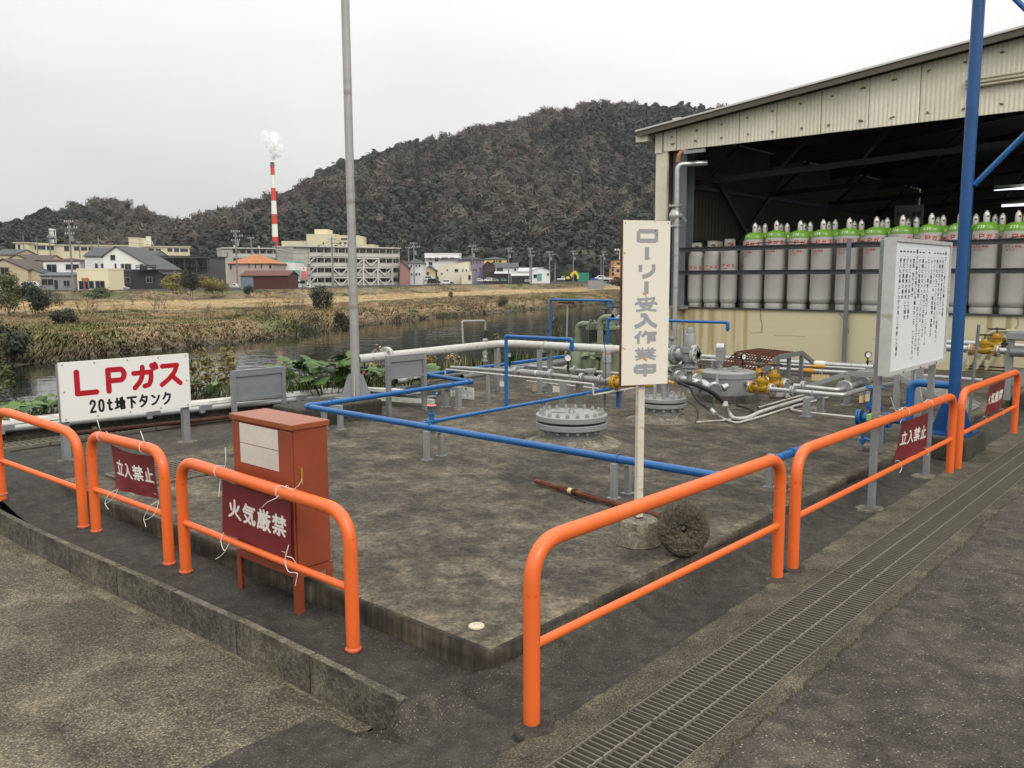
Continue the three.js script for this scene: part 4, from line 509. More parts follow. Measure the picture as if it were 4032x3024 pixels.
[[-8.30,0,0],[-7.955,0.01,1],[-7.60,0.015,2],[-7.40,-0.33,1],[-8.05,-0.36,0]].forEach(([x, dz, k], i) => {
const t = thing('gas_cylinder', ['left one of three small grey cylinders at the left end of the platform', 'middle one of three small grey cylinders with a handle collar', 'right one of three small grey cylinders with a handle collar, beside the green-topped row', 'small grey cylinder behind the gap before the first green-topped cylinder', 'small grey cylinder in the second row behind the three small ones'][i], 'gas cylinder', [x, 0.986 - 0,-14.74 + dz], i * 0.2), R = 0.158, s = i > 2 ? 1 : 0.97 + 0.03 * i;
add('foot_ring', [lathe([[0.12,0],[0.138,0],[0.138,0.06],[0.132,0.075]],0,0,0,28)], m.cylGray, t); add('foot_hole', [[-0.6,0.2,0.9].map((a) => cyl([sin(a) * 0.132,0.03, cos(a) * 0.132],[sin(a) * 0.1395,0.03, cos(a) * 0.1395],0.011,0.011,8))], m.black, t);
add('lower_body', [lathe([[0.13,0.07],[0.15,0.10],[R, 0.15],[R + 0.002,0.16],[R + 0.002,0.17],[R, 0.175]],0,0,0,28)], m.cylGray, t);
const b = new THREE.CylinderGeometry(R, R, 0.80 * s, 32,1, true); b.rotateY(1.40 - i * 0.2); b.translate(0,0.17 + 0.40 * s, 0); add('body', [b], pm.small[k], t, true);
const y = 0.17 + 0.80 * s; add('shoulder', [lathe([[R, y - 0.002],[R - 0.004, y + 0.04],[0.13, y + 0.09],[0.08, y + 0.115],[0.04, y + 0.12],[0, y + 0.12]],0,0,0,30)], m.cylGray, t);
const ring = new THREE.CylinderGeometry(0.098,0.10,0.145,26,1, true, 0.9,4.6); ring.translate(0, y + 0.20,0); const ring2 = new THREE.CylinderGeometry(0.0955,0.0975,0.145,26,1, true, 0.9,4.6); ring2.translate(0, y + 0.20,0); add('handle_collar', [ring, ring2, new THREE.TorusGeometry(0.098,0.006,8,28).rotateX(PI / 2).translate(0, y + 0.272,0),[0.4,2.5,4.4].map((a) => box(0.02,0.05,0.006, sin(a) * 0.1, y + 0.11, cos(a) * 0.1, a))], m.cylGrayTwo, t);
add('cylinder_valve', [cyl([0, y + 0.11,0],[0, y + 0.19,0],0.02,0.016,10), cyl([0, y + 0.18,0],[0.05, y + 0.18,0.03],0.02,0.02,10)], m.brass, t); add('valve_cap', [cyl([0.05, y + 0.18,0.03],[0.075, y + 0.18,0.045],0.026,0.026,12)], m.red, t); add('valve_knob', [cyl([0, y + 0.195,0],[0, y + 0.22,0],0.03,0.03,10)], m.greenDark, t);
});
{ const t = thing('tie_rope', 'dark rope slung along the front row of cylinders below their green shoulders', 'rope', [-7.3,2.14,-14.54]); const pts = [];for (let i = 0; i <= 44; i++) { const x = i * 0.125, k = (i * 0.125 % 0.43) / 0.43; pts.push([x, -0.03 + 0.05 * sin(x * 1.4) + 0.03 * sin(x * 3.1),-0.035 + 0.06 * sin(PI * k) ]); } add('rope', [hose(pts, 0.007,120,5)], m.rubber, t); }
// silver gas riser at the left column with a ball valve, and small pipes on the platform wall
{
const t = gasPipe('riser_pipe', 'silver riser pipe with a round valve up the left warehouse column', [[-8.37,0.168,-14.1],[-8.393,1.991,-14.15],[-8.441,3.647,-14.2],[-8.05,3.68,-14.6]],0.05, m.silver, { bend: 0.12, n: 18, bands: [] }), L = T0(t);
const c = L([-8.462,2.704,-14.2]); add('ball_valve', [lathe([[0.05,-0.21],[0.13,-0.205],[0.13,-0.17],[0.06,-0.165],[0.075,-0.11],[0.118,-0.03],[0.12,0.03],[0.08,0.11],[0.06,0.16],[0.13,0.165],[0.13,0.20],[0.05,0.205]], c.x, c.y, c.z, 26)], m.silver, t); add('valve_lever', [cyl([c.x + 0.1, c.y, c.z],[c.x + 0.17, c.y - 0.02, c.z + 0.02],0.05,0.04,12), bar([c.x + 0.15, c.y, c.z],[c.x + 0.24, c.y - 0.12, c.z],0.03,0.03)], m.galv, t); add('bolt_ring', [ringBolts([c.x, c.y + 0.2, c.z],[0,1,0],0.11,8,0.014,0.02), ringBolts([c.x, c.y - 0.21, c.z],[0,-1,0],0.11,8,0.014,0.02)], m.galv, t);
add('bracket', [bx(c.x + 0.12, c.x + 0.55, c.y + 1.13, c.y + 1.19, c.z - 0.1, c.z - 0.04), bx(c.x - 0.1, c.x + 0.2, c.y - 1.75, c.y - 1.69, c.z - 0.2, c.z)], m.galv, t);
gasPipe('copper_pipe', 'orange-brown pipe bending into the store above the silver riser', [[-8.46,3.691,-14.25],[-8.443,3.875,-14.25],[-8.2,3.99,-14.75]],0.04, m.copper, { bend: 0.1 });
gasPipe('thin_pipe', 'left of two thin white pipes on the platform wall under the blue arm', [[-8.375,0.639,-14.38],[-8.374,0.173,-14.38]],0.02, m.pipeWhite, { n: 8 }); gasPipe('thin_pipe', 'right of two thin white pipes on the platform wall under the blue arm', [[-8.302,0.632,-14.38],[-8.302,0.191,-14.38]],0.02, m.pipeWhite, { n: 8 });
gasPipe('valve_stack', 'silver valves stacked on the riser low beside the lorry sign', [[-7.164,0.71,-12],[-7.164,0.296,-12]],0.03, m.pipeGray, { flanges: [[[-7.161,0.586,-12],[0,1,0],0.07],[[-7.163,0.453,-12],[0,1,0],0.075],[[-7.162,0.387,-12],[0,1,0],0.07]] });
}
for (let k = 0; k < 3; k++) gasPipe('conduit', ['upper', 'middle', 'lower'][k] + ' beige conduit curving down the platform wall at the far right', [[-2.255,0.773,-14.36],[-3.107,0.739,-14.36]].concat([]).map((p, i) => [p[0] + (i ? k * 0.10 : 0), p[1] - k * 0.085, p[2]]).concat([[-3.36 + k * 0.13,0.15,-14.36]]),0.027, m.conduitCream, { bend: 0.16, n: 10, sleeves: [[[-3.36 + k * 0.13,0.25,-14.36],[0,1,0],0.1, m.conduitCream]] });
{ const t = thing('wall_bracket', 'dark steel bracket bar holding the conduits on the wall at the right', 'bracket', [-3.179,0.197,-14.36]); add('bar', [bx(-0.2,0.9,-0.012,0.012,0,0.02), bx(-0.2,0.9,-0.06,-0.04,0,0.02)], m.rustDark, t); }
{ const t = thing('conduit_bundle', 'three cream conduits running along the gable cladding behind the blue mast', 'conduit', [-3.611,4.418,-14.34]); for (let k = 0; k < 3; k++) add('conduit', [pipe([[0.0, k * 0.05 - 0.06,-0.06],[0.0, k * 0.05 - 0.06,0.03],[4, k * 0.05 - 0.0,0.03]],0.02,0.03,10)], m.conduitCream, t); }
// ---------------------------------------------------------------- river, far bank, town and hills
Object.assign(m, {
bCream: M('#c9c1a2', 0.85), bCreamRoof: M('#c4bda4', 0.85), bTan: M('#bcae91', 0.9,{ map: 'mottle', tile: 3 }), bRoofGrey: M('#4f5256', 0.7,{ map: 'tile', tile: 2.4 }), bRoofBrown: M('#5b4f48', 0.8,{ map: 'tile', tile: 2.4 }), bWhite: M('#d9d8d6', 0.8), bWhite2: M('#c6c6c6', 0.8), bRoofRed: M('#5e2f2b', 0.8,{ map: 'tile', tile: 2.4 }), bGrey: M('#8b8b8c', 0.85,{ map: 'mottle', tile: 3 }), bRoofBlue: M('#59646e', 0.7,{ map: 'tile', tile: 2.4 }), bCreamBright: M('#d9d0b0', 0.8), bBlack: M('#2c2b2d', 0.8), bDarkGrey: M('#4c4e50', 0.85,{ map: 'mottle', tile: 3 }), bDark: M('#26272a', 0.85), bPinkGrey: M('#ab9c92', 0.9), bRoofOrange: M('#c4814c', 0.8,{ map: 'tile', tile: 2.4 }), bBarn: M('#5a2c22', 0.85,{ map: 'tile', tile: 1.6 }), bRoofRust: M('#6d4136', 0.8,{ map: 'tile', tile: 2.2 }), bBlueGrey: M('#7f93a3', 0.8,{ map: 'tile', tile: 1.6 }), bTeal: M('#66b3a3', 0.8), bPink: M('#94706c', 0.85), bRoofBrownDark: M('#4a3230', 0.85,{ map: 'tile', tile: 2.4 }), bCream2: M('#cbc5b0', 0.85), bLilac: M('#837a8f', 0.85), bRoofDark: M('#3c3d41', 0.8,{ map: 'tile', tile: 2.4 }), bYellow: M('#c8b270', 0.85), bBrown: M('#3f342f', 0.85), bRoofPale: M('#a8acae', 0.6), bOrange: M('#c48b58', 0.85), bNet: M('#1d7a5d', 0.8), bBlue: M('#21469a', 0.7), bTealDoor: M('#5aa39a', 0.7), bFlats: M('#b0aca6', 0.85,{ map: 'mottle', tile: 4 }), bFlatsRail: M('#b4b1ac', 0.8), bFlatsBack: M('#98938b', 0.88), bBrace: M('#bebbb6', 0.8),
winFrame: M('#8d8d8c', 0.6), pane: M('#1c2127', 0.15), redBand: M('#c33a26', 0.6), whiteBand: M('#dedcd6', 0.7), poleConc: M('#77767a', 0.85), steelPale: M('#b9bcbd', 0.6), cWhite: M('#d3d4d4', 0.3), cSilver: M('#a8a7a8', 0.3,{ metalness: 0.3 }), cBlack: M('#1d1e21', 0.3), cTan: M('#97907f', 0.35), cTeal: M('#4b8a88', 0.35), tyre: M('#191919', 0.85), exYellow: M('#d6bd1c', 0.5), twig: M('#5d5047', 0.95), twigPale: M('#8a7a66', 0.95), trunk: M('#463d34', 0.95),
});
const spl = (pts) => new THREE.CatmullRomCurve3(pts.map((p) => V(p[0],0, p[1])), false, 'centripetal');
const shore = spl([[-36,40],[-40,-2],[-42.2,-13.3],[-44.6,-18.4],[-47.5,-29],[-56.5,-48],[-62.5,-69],[-71.8,-105],[-88,-160],[-104,-215],[-118,-280],[-132,-340]]);
const levee = spl([[-152,60],[-148,10],[-145,-45],[-136,-60],[-122,-71],[-124,-86],[-131,-113],[-142,-146],[-138,-178],[-133,-215],[-140,-285],[-150,-345]]);
const SH = shore.getPoints(400), LV = levee.getPoints(400);
function bankAt(t, v) {                             // t along the river, v from the waterline to the levee top
const i = clamp(t) * 400, k = min(399, floor(i)), f = i - k, a = SH[k].clone().lerp(SH[k + 1], f), b = LV[k].clone().lerp(LV[k + 1], f), L = a.distanceTo(b), p = a.lerp(b, v), d = v * L;
const n = fbm(p.x * 0.09 + 50, p.z * 0.09 + 50,4) - 0.5, n2 = fbm(p.x * 0.5 + 50, p.z * 0.5 + 50,3) - 0.5;
let y = d < 3.2 ? lerp(-2.55,-1.42, d / 3.2) : lerp(-1.42,-1.75, sstep(3.2, L * 0.5, d));
y += sstep(2.5,9, d) * (0.55 * n + 0.22 * n2);
y = lerp(y, -0.62 + 0.1 * n2, sstep(L - 9, L - 0.5, d)); return [p.x, y, p.z, d, L];
}
const bankColor = (x, y, z, t, v) => {
const n = fbm(x * 0.12 + 20, z * 0.12 + 20,5), g = fbm(x * 0.3 + 70, z * 0.3 + 9,4), f = fbm(x * 1.2, z * 1.2,3);
const gold = sstep(0.40,0.55, v) * sstep(0.92,0.8, v) * (0.4 + 1.1 * n);
let c = [0.165,0.125,0.072]; const mix = (q, k) => { k = clamp(k); c = c.map((e, i) => lerp(e, q[i], k)); };
mix([0.085,0.088,0.036], (g - 0.46) * 5); mix([0.09,0.066,0.043], (0.42 - n) * 5); mix([0.30,0.215,0.105], gold * 0.85); mix([0.07,0.075,0.032], sstep(0.9,0.97, v) * 0.6 * clamp((g - 0.4) * 6)); mix([0.05,0.042,0.03], sstep(0.03,0.0, v));
return c.map((e) => e * (0.95 + 0.5 * f));
};
struct('river_bank', [gridUV(gridMesh(420,130, (u, v) => { const w = pow(v, 1.6), q = bankAt(0.1 + 0.9 * u, w < 0.012 ? w * 1 : w); return w === 0 ? [q[0] + 1.2,-3.1, q[2]] : q.slice(0,3); }, (x, y, z, u, v) => bankColor(x, y, z, u, pow(v, 1.6))))], new THREE.MeshStandardMaterial({ color: 0xffffff, vertexColors: true, roughness: 1, bumpMap: rep(T.grain, 3), bumpScale: 0.05 }), true);
{ const pts = [[-152,60],...levee.getPoints(60).map((p) => [p.x + 0.3, p.z]),[-150,-350],[-90,-420],[300,-900],[-600,-2500],[-3500,-1200],[-3000,900],[-152,400]]; struct('town_ground', [poly(pts, -0.63)], M('#57534c', 0.95,{ map: 'asphalt', tile: 6 })); }
struct('river', [poly([[-9.3,60],[-9.3,-130],[60,-60],[400,-14],[400,-600],[-160,-600],[-160,60]],-2.4)], new THREE.MeshPhysicalMaterial({ color: C('#1c211c'), roughness: 0.06, ior: 1.33, bumpMap: rep(T.ripple, 5,5), bumpScale: 0.012 }));
struct('near_bank', [gridUV(gridMesh(20,160, (u, v) => { const z = lerp(30,-120, v), x = lerp(-13.4,-8.98, u); return [x, lerp(-2.9,0.06, sstep(0,1, u)) + 0.16 * (fbm(x * 2, z * 2,3) - 0.5), z]; }, (x, y, z) => { const g = fbm(x, z, 4); return [0.06 + 0.04 * g, 0.065 + 0.03 * g, 0.03]; }))], new THREE.MeshStandardMaterial({ vertexColors: true, roughness: 1 }), true);
// sloping concrete slabs at the waterline of the far bank
{
const t = thing('revetment', 'sloping concrete slab revetment with dark gaps at the far waterline', 'revetment', [0,0,0]), slab = ready([rbx(-1.05,1.05,-0.08,0.08,-1.7,1.7,0.03)]), rib = ready([rbx(-0.10,0.10,-0.06,0.14,-1.8,1.9,0.03)]); const mats = [M('#7d7364', 0.95,{ map: 'concrete', tile: 2 }), M('#6f675a', 0.95,{ map: 'concrete', tile: 2.4 }), M('#867b68', 0.95,{ map: 'concrete', tile: 1.8 })];
const len = shore.getLength(); let n = 0;
for (let s = 50; s < 190; s += 2.6) { const u = s / len, p = shore.getPointAt(u), d = shore.getTangentAt(u), left = V(-d.z, 0, d.x).multiplyScalar(d.z < 0 ? -1 : 1), L = left.x > 0 ? left.negate() : left; const buried = fbm(s * 0.12,7,3); const o = new THREE.Object3D(); void o;
const up = L.clone().multiplyScalar(3.2).add(V(0,1.12,0)).normalize(), nrm = V().crossVectors(d, up).normalize(); if (nrm.y < 0) nrm.negate(); const q = new THREE.Quaternion().setFromRotationMatrix(new THREE.Matrix4().makeBasis(V().crossVectors(nrm, up), nrm, up));
if (n < 200 && (buried < 0.60 || s > 120)) { const a = add('concrete_slab', slab, mats[n % 3], t); a.quaternion.copy(q); a.position.copy(p).addScaledVector(L, 1.15).setY(-2.13 - 0.12 * h2(n, 4)); const b = add('rib', rib, mats[(n + 1) % 3], t); b.quaternion.copy(q); b.position.copy(p).addScaledVector(d, 1.3).addScaledVector(L, 1.1).setY(-2.16); } n++; }
}
// dry grass and weeds over the flood plain: uncountable
function tuft(n, h, w, seed, lean = 0.5) { const R = rng(seed), pos = [], nor = []; for (let i = 0; i < n; i++) { const a = R() * 6.28, r = R() * 0.32, x = cos(a) * r, z = sin(a) * r, l = lean * (R() - 0.3), hh = h * (0.5 + 0.5 * R()), b = R() * 6.28, dx = cos(b) * w, dz = sin(b) * w; const tx = x + cos(a) * l * hh, tz = z + sin(a) * l * hh; pos.push(x - dx, 0, z - dz, x + dx, 0, z + dz, tx, hh, tz); for (let k = 0; k < 3; k++) nor.push(cos(a) * 0.4,0.9, sin(a) * 0.4); } const g = new THREE.BufferGeometry(); g.setAttribute('position', new THREE.Float32BufferAttribute(pos, 3)); g.setAttribute('normal', new THREE.Float32BufferAttribute(nor, 3)); g.setAttribute('uv', new THREE.Float32BufferAttribute(new Float32Array(n * 6),2)); return g; }
function scatter(name, label, cat, geo, mat, list) { const o = new THREE.InstancedMesh(geo, mat, list.length); o.name = numbered(name); const M4 = new THREE.Matrix4(), q = new THREE.Quaternion(), e = new THREE.Euler(); list.forEach(([p, s, ry, c, tilt], i) => { e.set(tilt ?? 0, ry, 0); q.setFromEuler(e); M4.compose(V(...p), q, Array.isArray(s) ? V(...s) : V(s, s, s)); o.setMatrixAt(i, M4); o.setColorAt(i, new THREE.Color(...c)); }); o.castShadow = o.receiveShadow = true; o.userData.kind = 'stuff'; tag(o, label, cat); scene.add(o); return o; }
{
const R = rng(99), A = [], B = [];
for (let i = 0; i < 64000; i++) {
const t = 0.13 + 0.62 * R(), v = pow(R(),1.35), q = bankAt(t, v); if (q[3] < 0.4) continue; const c = bankColor(q[0], q[1], q[2], t, v), k = 1.6 + 0.9 * R(), dry = fbm(q[0] * 0.2, q[2] * 0.2,3), s = (0.11 + 0.24 * dry + (v < 0.14 ? 0.14 * dry : 0)) * (0.6 + 0.7 * R()) * (v > 0.42 && v < 0.88 ? 0.6 : 1);
(dry > 0.5 ? A : B).push([[q[0], q[1] - 0.05, q[2]],[s * 2.2, s, s * 2.2], R() * 6,[c[0] * k * (0.9 + 0.3 * R()), c[1] * k, c[2] * k * (0.8 + 0.3 * R())]]);
}
const gm = new THREE.MeshStandardMaterial({ roughness: 1, side: THREE.DoubleSide });
scatter('dry_grass', 'straw-coloured dry grass covering the far flood plain', 'grass', tuft(20,1,0.045,3,0.7), gm, A); scatter('weeds', 'low green and brown weeds on the far river bank', 'weeds', tuft(18,0.62,0.075,8,1.3), gm, B);
const N = []; for (let i = 0; i < 5200; i++) { const z = lerp(8,-70, R() * R()), x = -9.3 - 2.6 * R() * R(), k = 0.7 + 0.6 * R(), g = R(); N.push([[x, lerp(0.02,-1.6, clamp((-9.3 - x) / 2.6)), z],[0.35,0.24 + 0.22 * R(),0.35], R() * 6, g < 0.75 ? [0.05 * k, 0.085 * k, 0.022 * k] : [0.22 * k, 0.17 * k, 0.08 * k]]); }
scatter('bank_grass', 'green grass and weeds along the near river edge behind the white cap', 'grass', tuft(18,1,0.03,12,0.8), gm, N);
}
// plants made of many small leaves
function leafCloud(n, rx, ry, rz, s, seed, o = {}) {
const R = rng(seed), pos = [], nor = [], col = [], q = new THREE.Quaternion(), a = V(), b = V(), c = V(); const lumps = Array.from({ length: o.lumps ?? 9 }, () => { const t = R() * 6.28, u = R() * 1.7 - 0.7, k = sqrt(max(0,1 - u * u)); return [cos(t) * k * 0.62, u * 0.62, sin(t) * k * 0.62,0.32 + 0.3 * R(),0.7 + 0.6 * R()]; });
for (let i = 0; i < n; i++) {
const L = lumps[floor(R() * lumps.length)], t = R() * 6.28, u = R() * 2 - 1, k = sqrt(1 - u * u), r = pow(R(),0.45) * L[3] * 1.15;
const x = (L[0] + cos(t) * k * r) * rx, y = (L[1] + u * r) * ry + ry * 0.95, z = (L[2] + sin(t) * k * r) * rz; if (y < 0) continue;
const nv = V(cos(t) * k + (R() - 0.5) * 1.1, u + 0.45 + (R() - 0.5) * 0.9, sin(t) * k + (R() - 0.5) * 1.1).normalize(); q.setFromUnitVectors(V(0,0,1), nv); const e = s * (0.6 + 0.8 * R()), w = e * (o.thin ?? 0.6), sp = R() * 6.28;
a.set(cos(sp) * e, sin(sp) * e, 0).applyQuaternion(q); b.set(-sin(sp) * w, cos(sp) * w, 0).applyQuaternion(q); const kk = L[4] * (0.75 + 0.5 * R()), yel = (o.yellow ?? 0) * R();
for (const [m1, m2] of [[-1,0],[0,-1],[1,0],[-1,0],[1,0],[0,1]]) { pos.push(x + a.x * m1 + b.x * m2, y + a.y * m1 + b.y * m2, z + a.z * m1 + b.z * m2); nor.push(nv.x, nv.y, nv.z); col.push(kk * (1 + yel), kk * (1 + yel * 0.6), kk); }
}
const g = new THREE.BufferGeometry(); g.setAttribute('position', new THREE.Float32BufferAttribute(pos, 3)); g.setAttribute('normal', new THREE.Float32BufferAttribute(nor, 3)); g.setAttribute('color', new THREE.Float32BufferAttribute(col, 3)); g.setAttribute('uv', new THREE.Float32BufferAttribute(new Float32Array(pos.length / 3 * 2),2)); return g;
}
function twigs(n, h, spread, seed, r = 0.02) { const R = rng(seed), out = []; const grow = (p, d, l, rad, k) => { const e = p.clone().addScaledVector(d, l); out.push(cyl(p, e, rad, rad * 0.6,4, true)); if (k > 0) for (let i = 0; i < 2 + (R() < 0.5 ? 1 : 0); i++) { const q = d.clone().add(V((R() - 0.5) * 1.25, (R() - 0.25) * 0.7, (R() - 0.5) * 1.25)).normalize(); grow(p.clone().lerp(e, 0.55 + 0.45 * R()), q, l * (0.6 + 0.25 * R()), rad * 0.55, k - 1); } }; for (let i = 0; i < n; i++) grow(V((R() - 0.5) * spread, 0, (R() - 0.5) * spread), V((R() - 0.5) * 0.9,1, (R() - 0.5) * 0.9).normalize(), h * (0.3 + 0.14 * R()), r, 3); return out; }
const foliageMat = (rgb) => new THREE.MeshStandardMaterial({ color: new THREE.Color(...rgb), vertexColors: true, roughness: 0.85, side: THREE.DoubleSide });
const FOL = { bamboo: foliageMat([0.050,0.062,0.022]), dark: foliageMat([0.018,0.024,0.013]), olive: foliageMat([0.052,0.055,0.024]), lime: foliageMat([0.115,0.105,0.035]), mid: foliageMat([0.045,0.06,0.022]), brown: foliageMat([0.085,0.06,0.038]), pale: foliageMat([0.22,0.19,0.15]) };
function bush(name, label, cat, p, w, h, mat, n, seed, o = {}) { const t = thing(name, label, cat, p); add('foliage', [leafCloud(n, w / 2, h / 2, w / 2, o.leaf ?? h * 0.045, seed, o)], mat, t, true); add('stem', [twigs(o.stems ?? 3, h * 0.8, w * 0.3, seed + 5, h * 0.012)], m.trunk, t); return t; }
function bareShrub(label, p, h, seed, mat = m.twig, n = 7) { const t = thing('bare_shrub', label, 'shrub', [p[0], p[1] - 0.1, p[2]]); add('branches', [twigs(n, h, h * 0.25, seed, h * 0.009)], mat, t); add('twig_haze', [leafCloud(260, h * 0.5, h * 0.5, h * 0.5, h * 0.04, seed + 3,{ thin: 0.06 })], FOL.brown, t, true); return t; }
bush('bamboo_thicket', 'tall bamboo thicket at the left edge of the far bank', 'bamboo', [-79.738,-1.5,-25.303],3.6,3.9, FOL.bamboo, 2600,1,{ thin: 0.25, lumps: 16, leaf: 0.16, yellow: 0.4 });
bush('bamboo_thicket', 'darker bamboo thicket right of the tallest one on the far bank', 'bamboo', [-78.946,-1.5,-27.074],2.8,2.8, FOL.dark, 2200,2,{ thin: 0.28, lumps: 14, leaf: 0.15 });
bush('bush', 'dark bush at the far waterline by the left edge', 'bush', [-42.482,-2.1,-13.156],2.4,1.9, FOL.dark, 1500,3,{ leaf: 0.09 });
bush('bush', 'dark green bush below the bamboo on the left bank', 'bush', [-58.052,-1.5,-21.732],1.8,1.2, FOL.dark, 1200,4,{ leaf: 0.08 });
bush('bush', 'olive scrub between the bamboo and the utility pole', 'bush', [-91.62,-1.4,-33.284],2.6,1.9, FOL.olive, 1300,5,{ leaf: 0.1, thin: 0.3 });
bush('bush', 'green hedge bushes in front of the cream garage', 'bush', [-121.909,-1.446,-50.331],5.2,1.7, FOL.mid, 1500,6,{ leaf: 0.12 });
bush('bush', 'yellow-green bush left of the dark tree in front of the workshop', 'bush', [-120.637,-0.927,-60.987],4.2,3.2, FOL.lime, 2000,7,{ leaf: 0.14, yellow: 0.5 });
bush('bush', 'yellow-green bush right of the dark tree in front of the workshop', 'bush', [-116.138,-1.025,-64.965],5.4,3.1, FOL.lime, 2400,8,{ leaf: 0.14, yellow: 0.5 });
bush('tree', 'dark evergreen tree among the yellow-green bushes', 'tree', [-116.122,-1.238,-60.898],2.7,4.2, FOL.dark, 2200,9,{ leaf: 0.13 });
bush('bush', 'dark bush in front of the red-brown barn', 'bush', [-114.938,-1.338,-70.021],2.1,1.7, FOL.dark, 1100,10,{ leaf: 0.1 });
bush('tree', 'round dark evergreen standing alone on the flood plain left of the tall pole', 'tree', [-63.708,-1.5,-45.94],2.25,2.5, FOL.dark, 2400,11,{ leaf: 0.075, lumps: 14 });
bush('bush', 'broad olive bush at the far waterline left of the tall pole', 'bush', [-41.687,-2,-29.674],2.5,1.75, FOL.olive, 2600,12,{ leaf: 0.055, thin: 0.35, lumps: 12 });
bush('bush', 'dark bush at the far waterline behind the tall pole', 'bush', [-42.597,-2,-32.25],1.25,1.75, FOL.dark, 1500,13,{ leaf: 0.055 });
bush('bush', 'tiny dark bush alone on the golden grass right of the pole', 'bush', [-81.33,-1.5,-79.421],0.75,1.1, FOL.mid, 400,14,{ leaf: 0.07 });
bush('bush', 'dark round bush on the flood plain left of the blue arch', 'bush', [-56.956,-1.6,-62.897],1.3,1.15, FOL.olive, 900,15,{ leaf: 0.06 });
bush('bush', 'grey-brown scrub on the bank above the silver vent pipe', 'bush', [-57.048,-1.7,-58.203],2.4,1.3, FOL.brown, 1200,16,{ leaf: 0.07, thin: 0.25 });
bush('bush', 'low olive hummock near the waterline right of the pole', 'bush', [-48.253,-1.9,-46.504],2.2,0.8, FOL.olive, 1200,17,{ leaf: 0.06, thin: 0.3 });
bush('bush', 'dark bush beside the orange building on the levee', 'bush', [-106.406,-1.311,-154.449],4.0,2.4, FOL.dark, 1400,18,{ leaf: 0.13 });
bush('tree', 'row of trees behind the white shed, right of its gable', 'tree', [-189.852,0.008,-235.633],9,5.5, FOL.dark, 700,60,{ leaf: 0.3 });
bush('tree', 'low tree behind the plain thin pole right of the white shed', 'tree', [-189.126,0.143,-243.043],8,4.6, FOL.mid, 700,61,{ leaf: 0.3 });
bush('tree', 'dark tree behind the green net fence', 'tree', [-193.074,0.438,-257.114],9,5.2, FOL.dark, 700,62,{ leaf: 0.3 });
bush('tree', 'dark tree behind the white vans on the right', 'tree', [-190.334,0.409,-262.238],8,5.6, FOL.dark, 700,63,{ leaf: 0.3 });
bush('tree', 'tall dark tree next to the orange building', 'tree', [-187.084,0.201,-265.089],7,6, FOL.dark, 700,64,{ leaf: 0.3 });
bush('tree', 'tree showing above the roof of the white shed', 'tree', [-213.052,1.542,-255.745],9,6, FOL.dark, 700,65,{ leaf: 0.3 });
{ const p = [-189.66,3.247,-252.538]; const b = bareShrub('pale leafless tree above the green net fence', p, 3.6,71, m.twigPale, 6); b.name = numbered('bare_tree'); b.userData.category = 'tree'; }
{ const p = [-406.964,23.739,-215.47]; const b = bareShrub('single leafless tree on the skyline between the two hills', [p[0], p[1] - 3, p[2]],9,72, m.twig, 4); b.name = numbered('bare_tree'); b.userData.category = 'tree'; }
bareShrub('leafless shrub on the left bank below the utility pole', [-70.733,-1.55,-27.828],2.09,100);
bareShrub('small leafless shrub right of the one below the utility pole', [-73.625,-1.55,-30.041],1.52,107);
bareShrub('leafless shrub below the silver hatchback', [-97.071,-1.55,-43.853],1.615,114);
bareShrub('leafless shrub in front of the black ground floor', [-117.619,-1.55,-54.604],1.9,121);
bareShrub('leafless shrub on the bank below the black and white house', [-74.365,-1.55,-35.605],1.995,128);
bareShrub('leafless shrub just left of the yellow-green bushes', [-82.526,-1.55,-40.524],1.425,135);
bareShrub('low leafless shrub on the pale grass left of centre', [-71.868,-1.55,-31.348],1.33,142);
bareShrub('leafless shrub below the yellow-green bushes', [-57.257,-1.55,-31.332],1.71,149);
bareShrub('tall leafless shrub below the red-brown barn', [-53.65,-1.55,-34.076],2.185,156);
bareShrub('leafless sapling left of the round evergreen', [-66.535,-1.55,-44.68],1.9,163);
bareShrub('second leafless sapling left of the round evergreen', [-62.733,-1.55,-42.893],1.805,170);
bareShrub('leafless shrub below the dark bush by the barn', [-59.246,-1.55,-35.44],1.14,177);
bareShrub('small leafless sapling right of the round evergreen', [-67.733,-1.55,-51.158],1.14,184);
bareShrub('leafless sapling on the grass right of the tall pole', [-62.583,-1.55,-54.86],1.045,191);
bareShrub('tiny leafless sapling just right of the tall pole', [-67.118,-1.55,-55.675],0.76,198);
bareShrub('leafless shrub on the plain above the vent pipe', [-60.813,-1.55,-64.51],1.045,205);
// broad-leaved plants at our own river edge
const leafShape = (() => { const s = new THREE.Shape(); s.moveTo(0,-0.12); s.bezierCurveTo(0.3,-0.55,0.95,-0.5,1.0,0.1); s.bezierCurveTo(1.0,0.7,0.4,1.0,0,1.05); s.bezierCurveTo(-0.4,1.0,-1.0,0.7,-1.0,0.1); s.bezierCurveTo(-0.95,-0.5,-0.3,-0.55,0,-0.12); const g = new THREE.ShapeGeometry(s, 7); g.rotateX(-PI / 2); const p = g.attributes.position; for (let i = 0; i < p.count; i++) { const x = p.getX(i), z = p.getZ(i); p.setY(i, 0.22 * abs(x) - 0.18 * (x * x + z * z) + 0.05 * sin(x * 9 + z * 7)); } g.computeVertexNormals(); return ready([g]); })();
const leafMats = ['#425c26', '#4e6a2c', '#385222', '#5b7236'].map((c) => M(c, 0.6,{ side: THREE.DoubleSide, map: 'mottle', tile: 1.2 }));
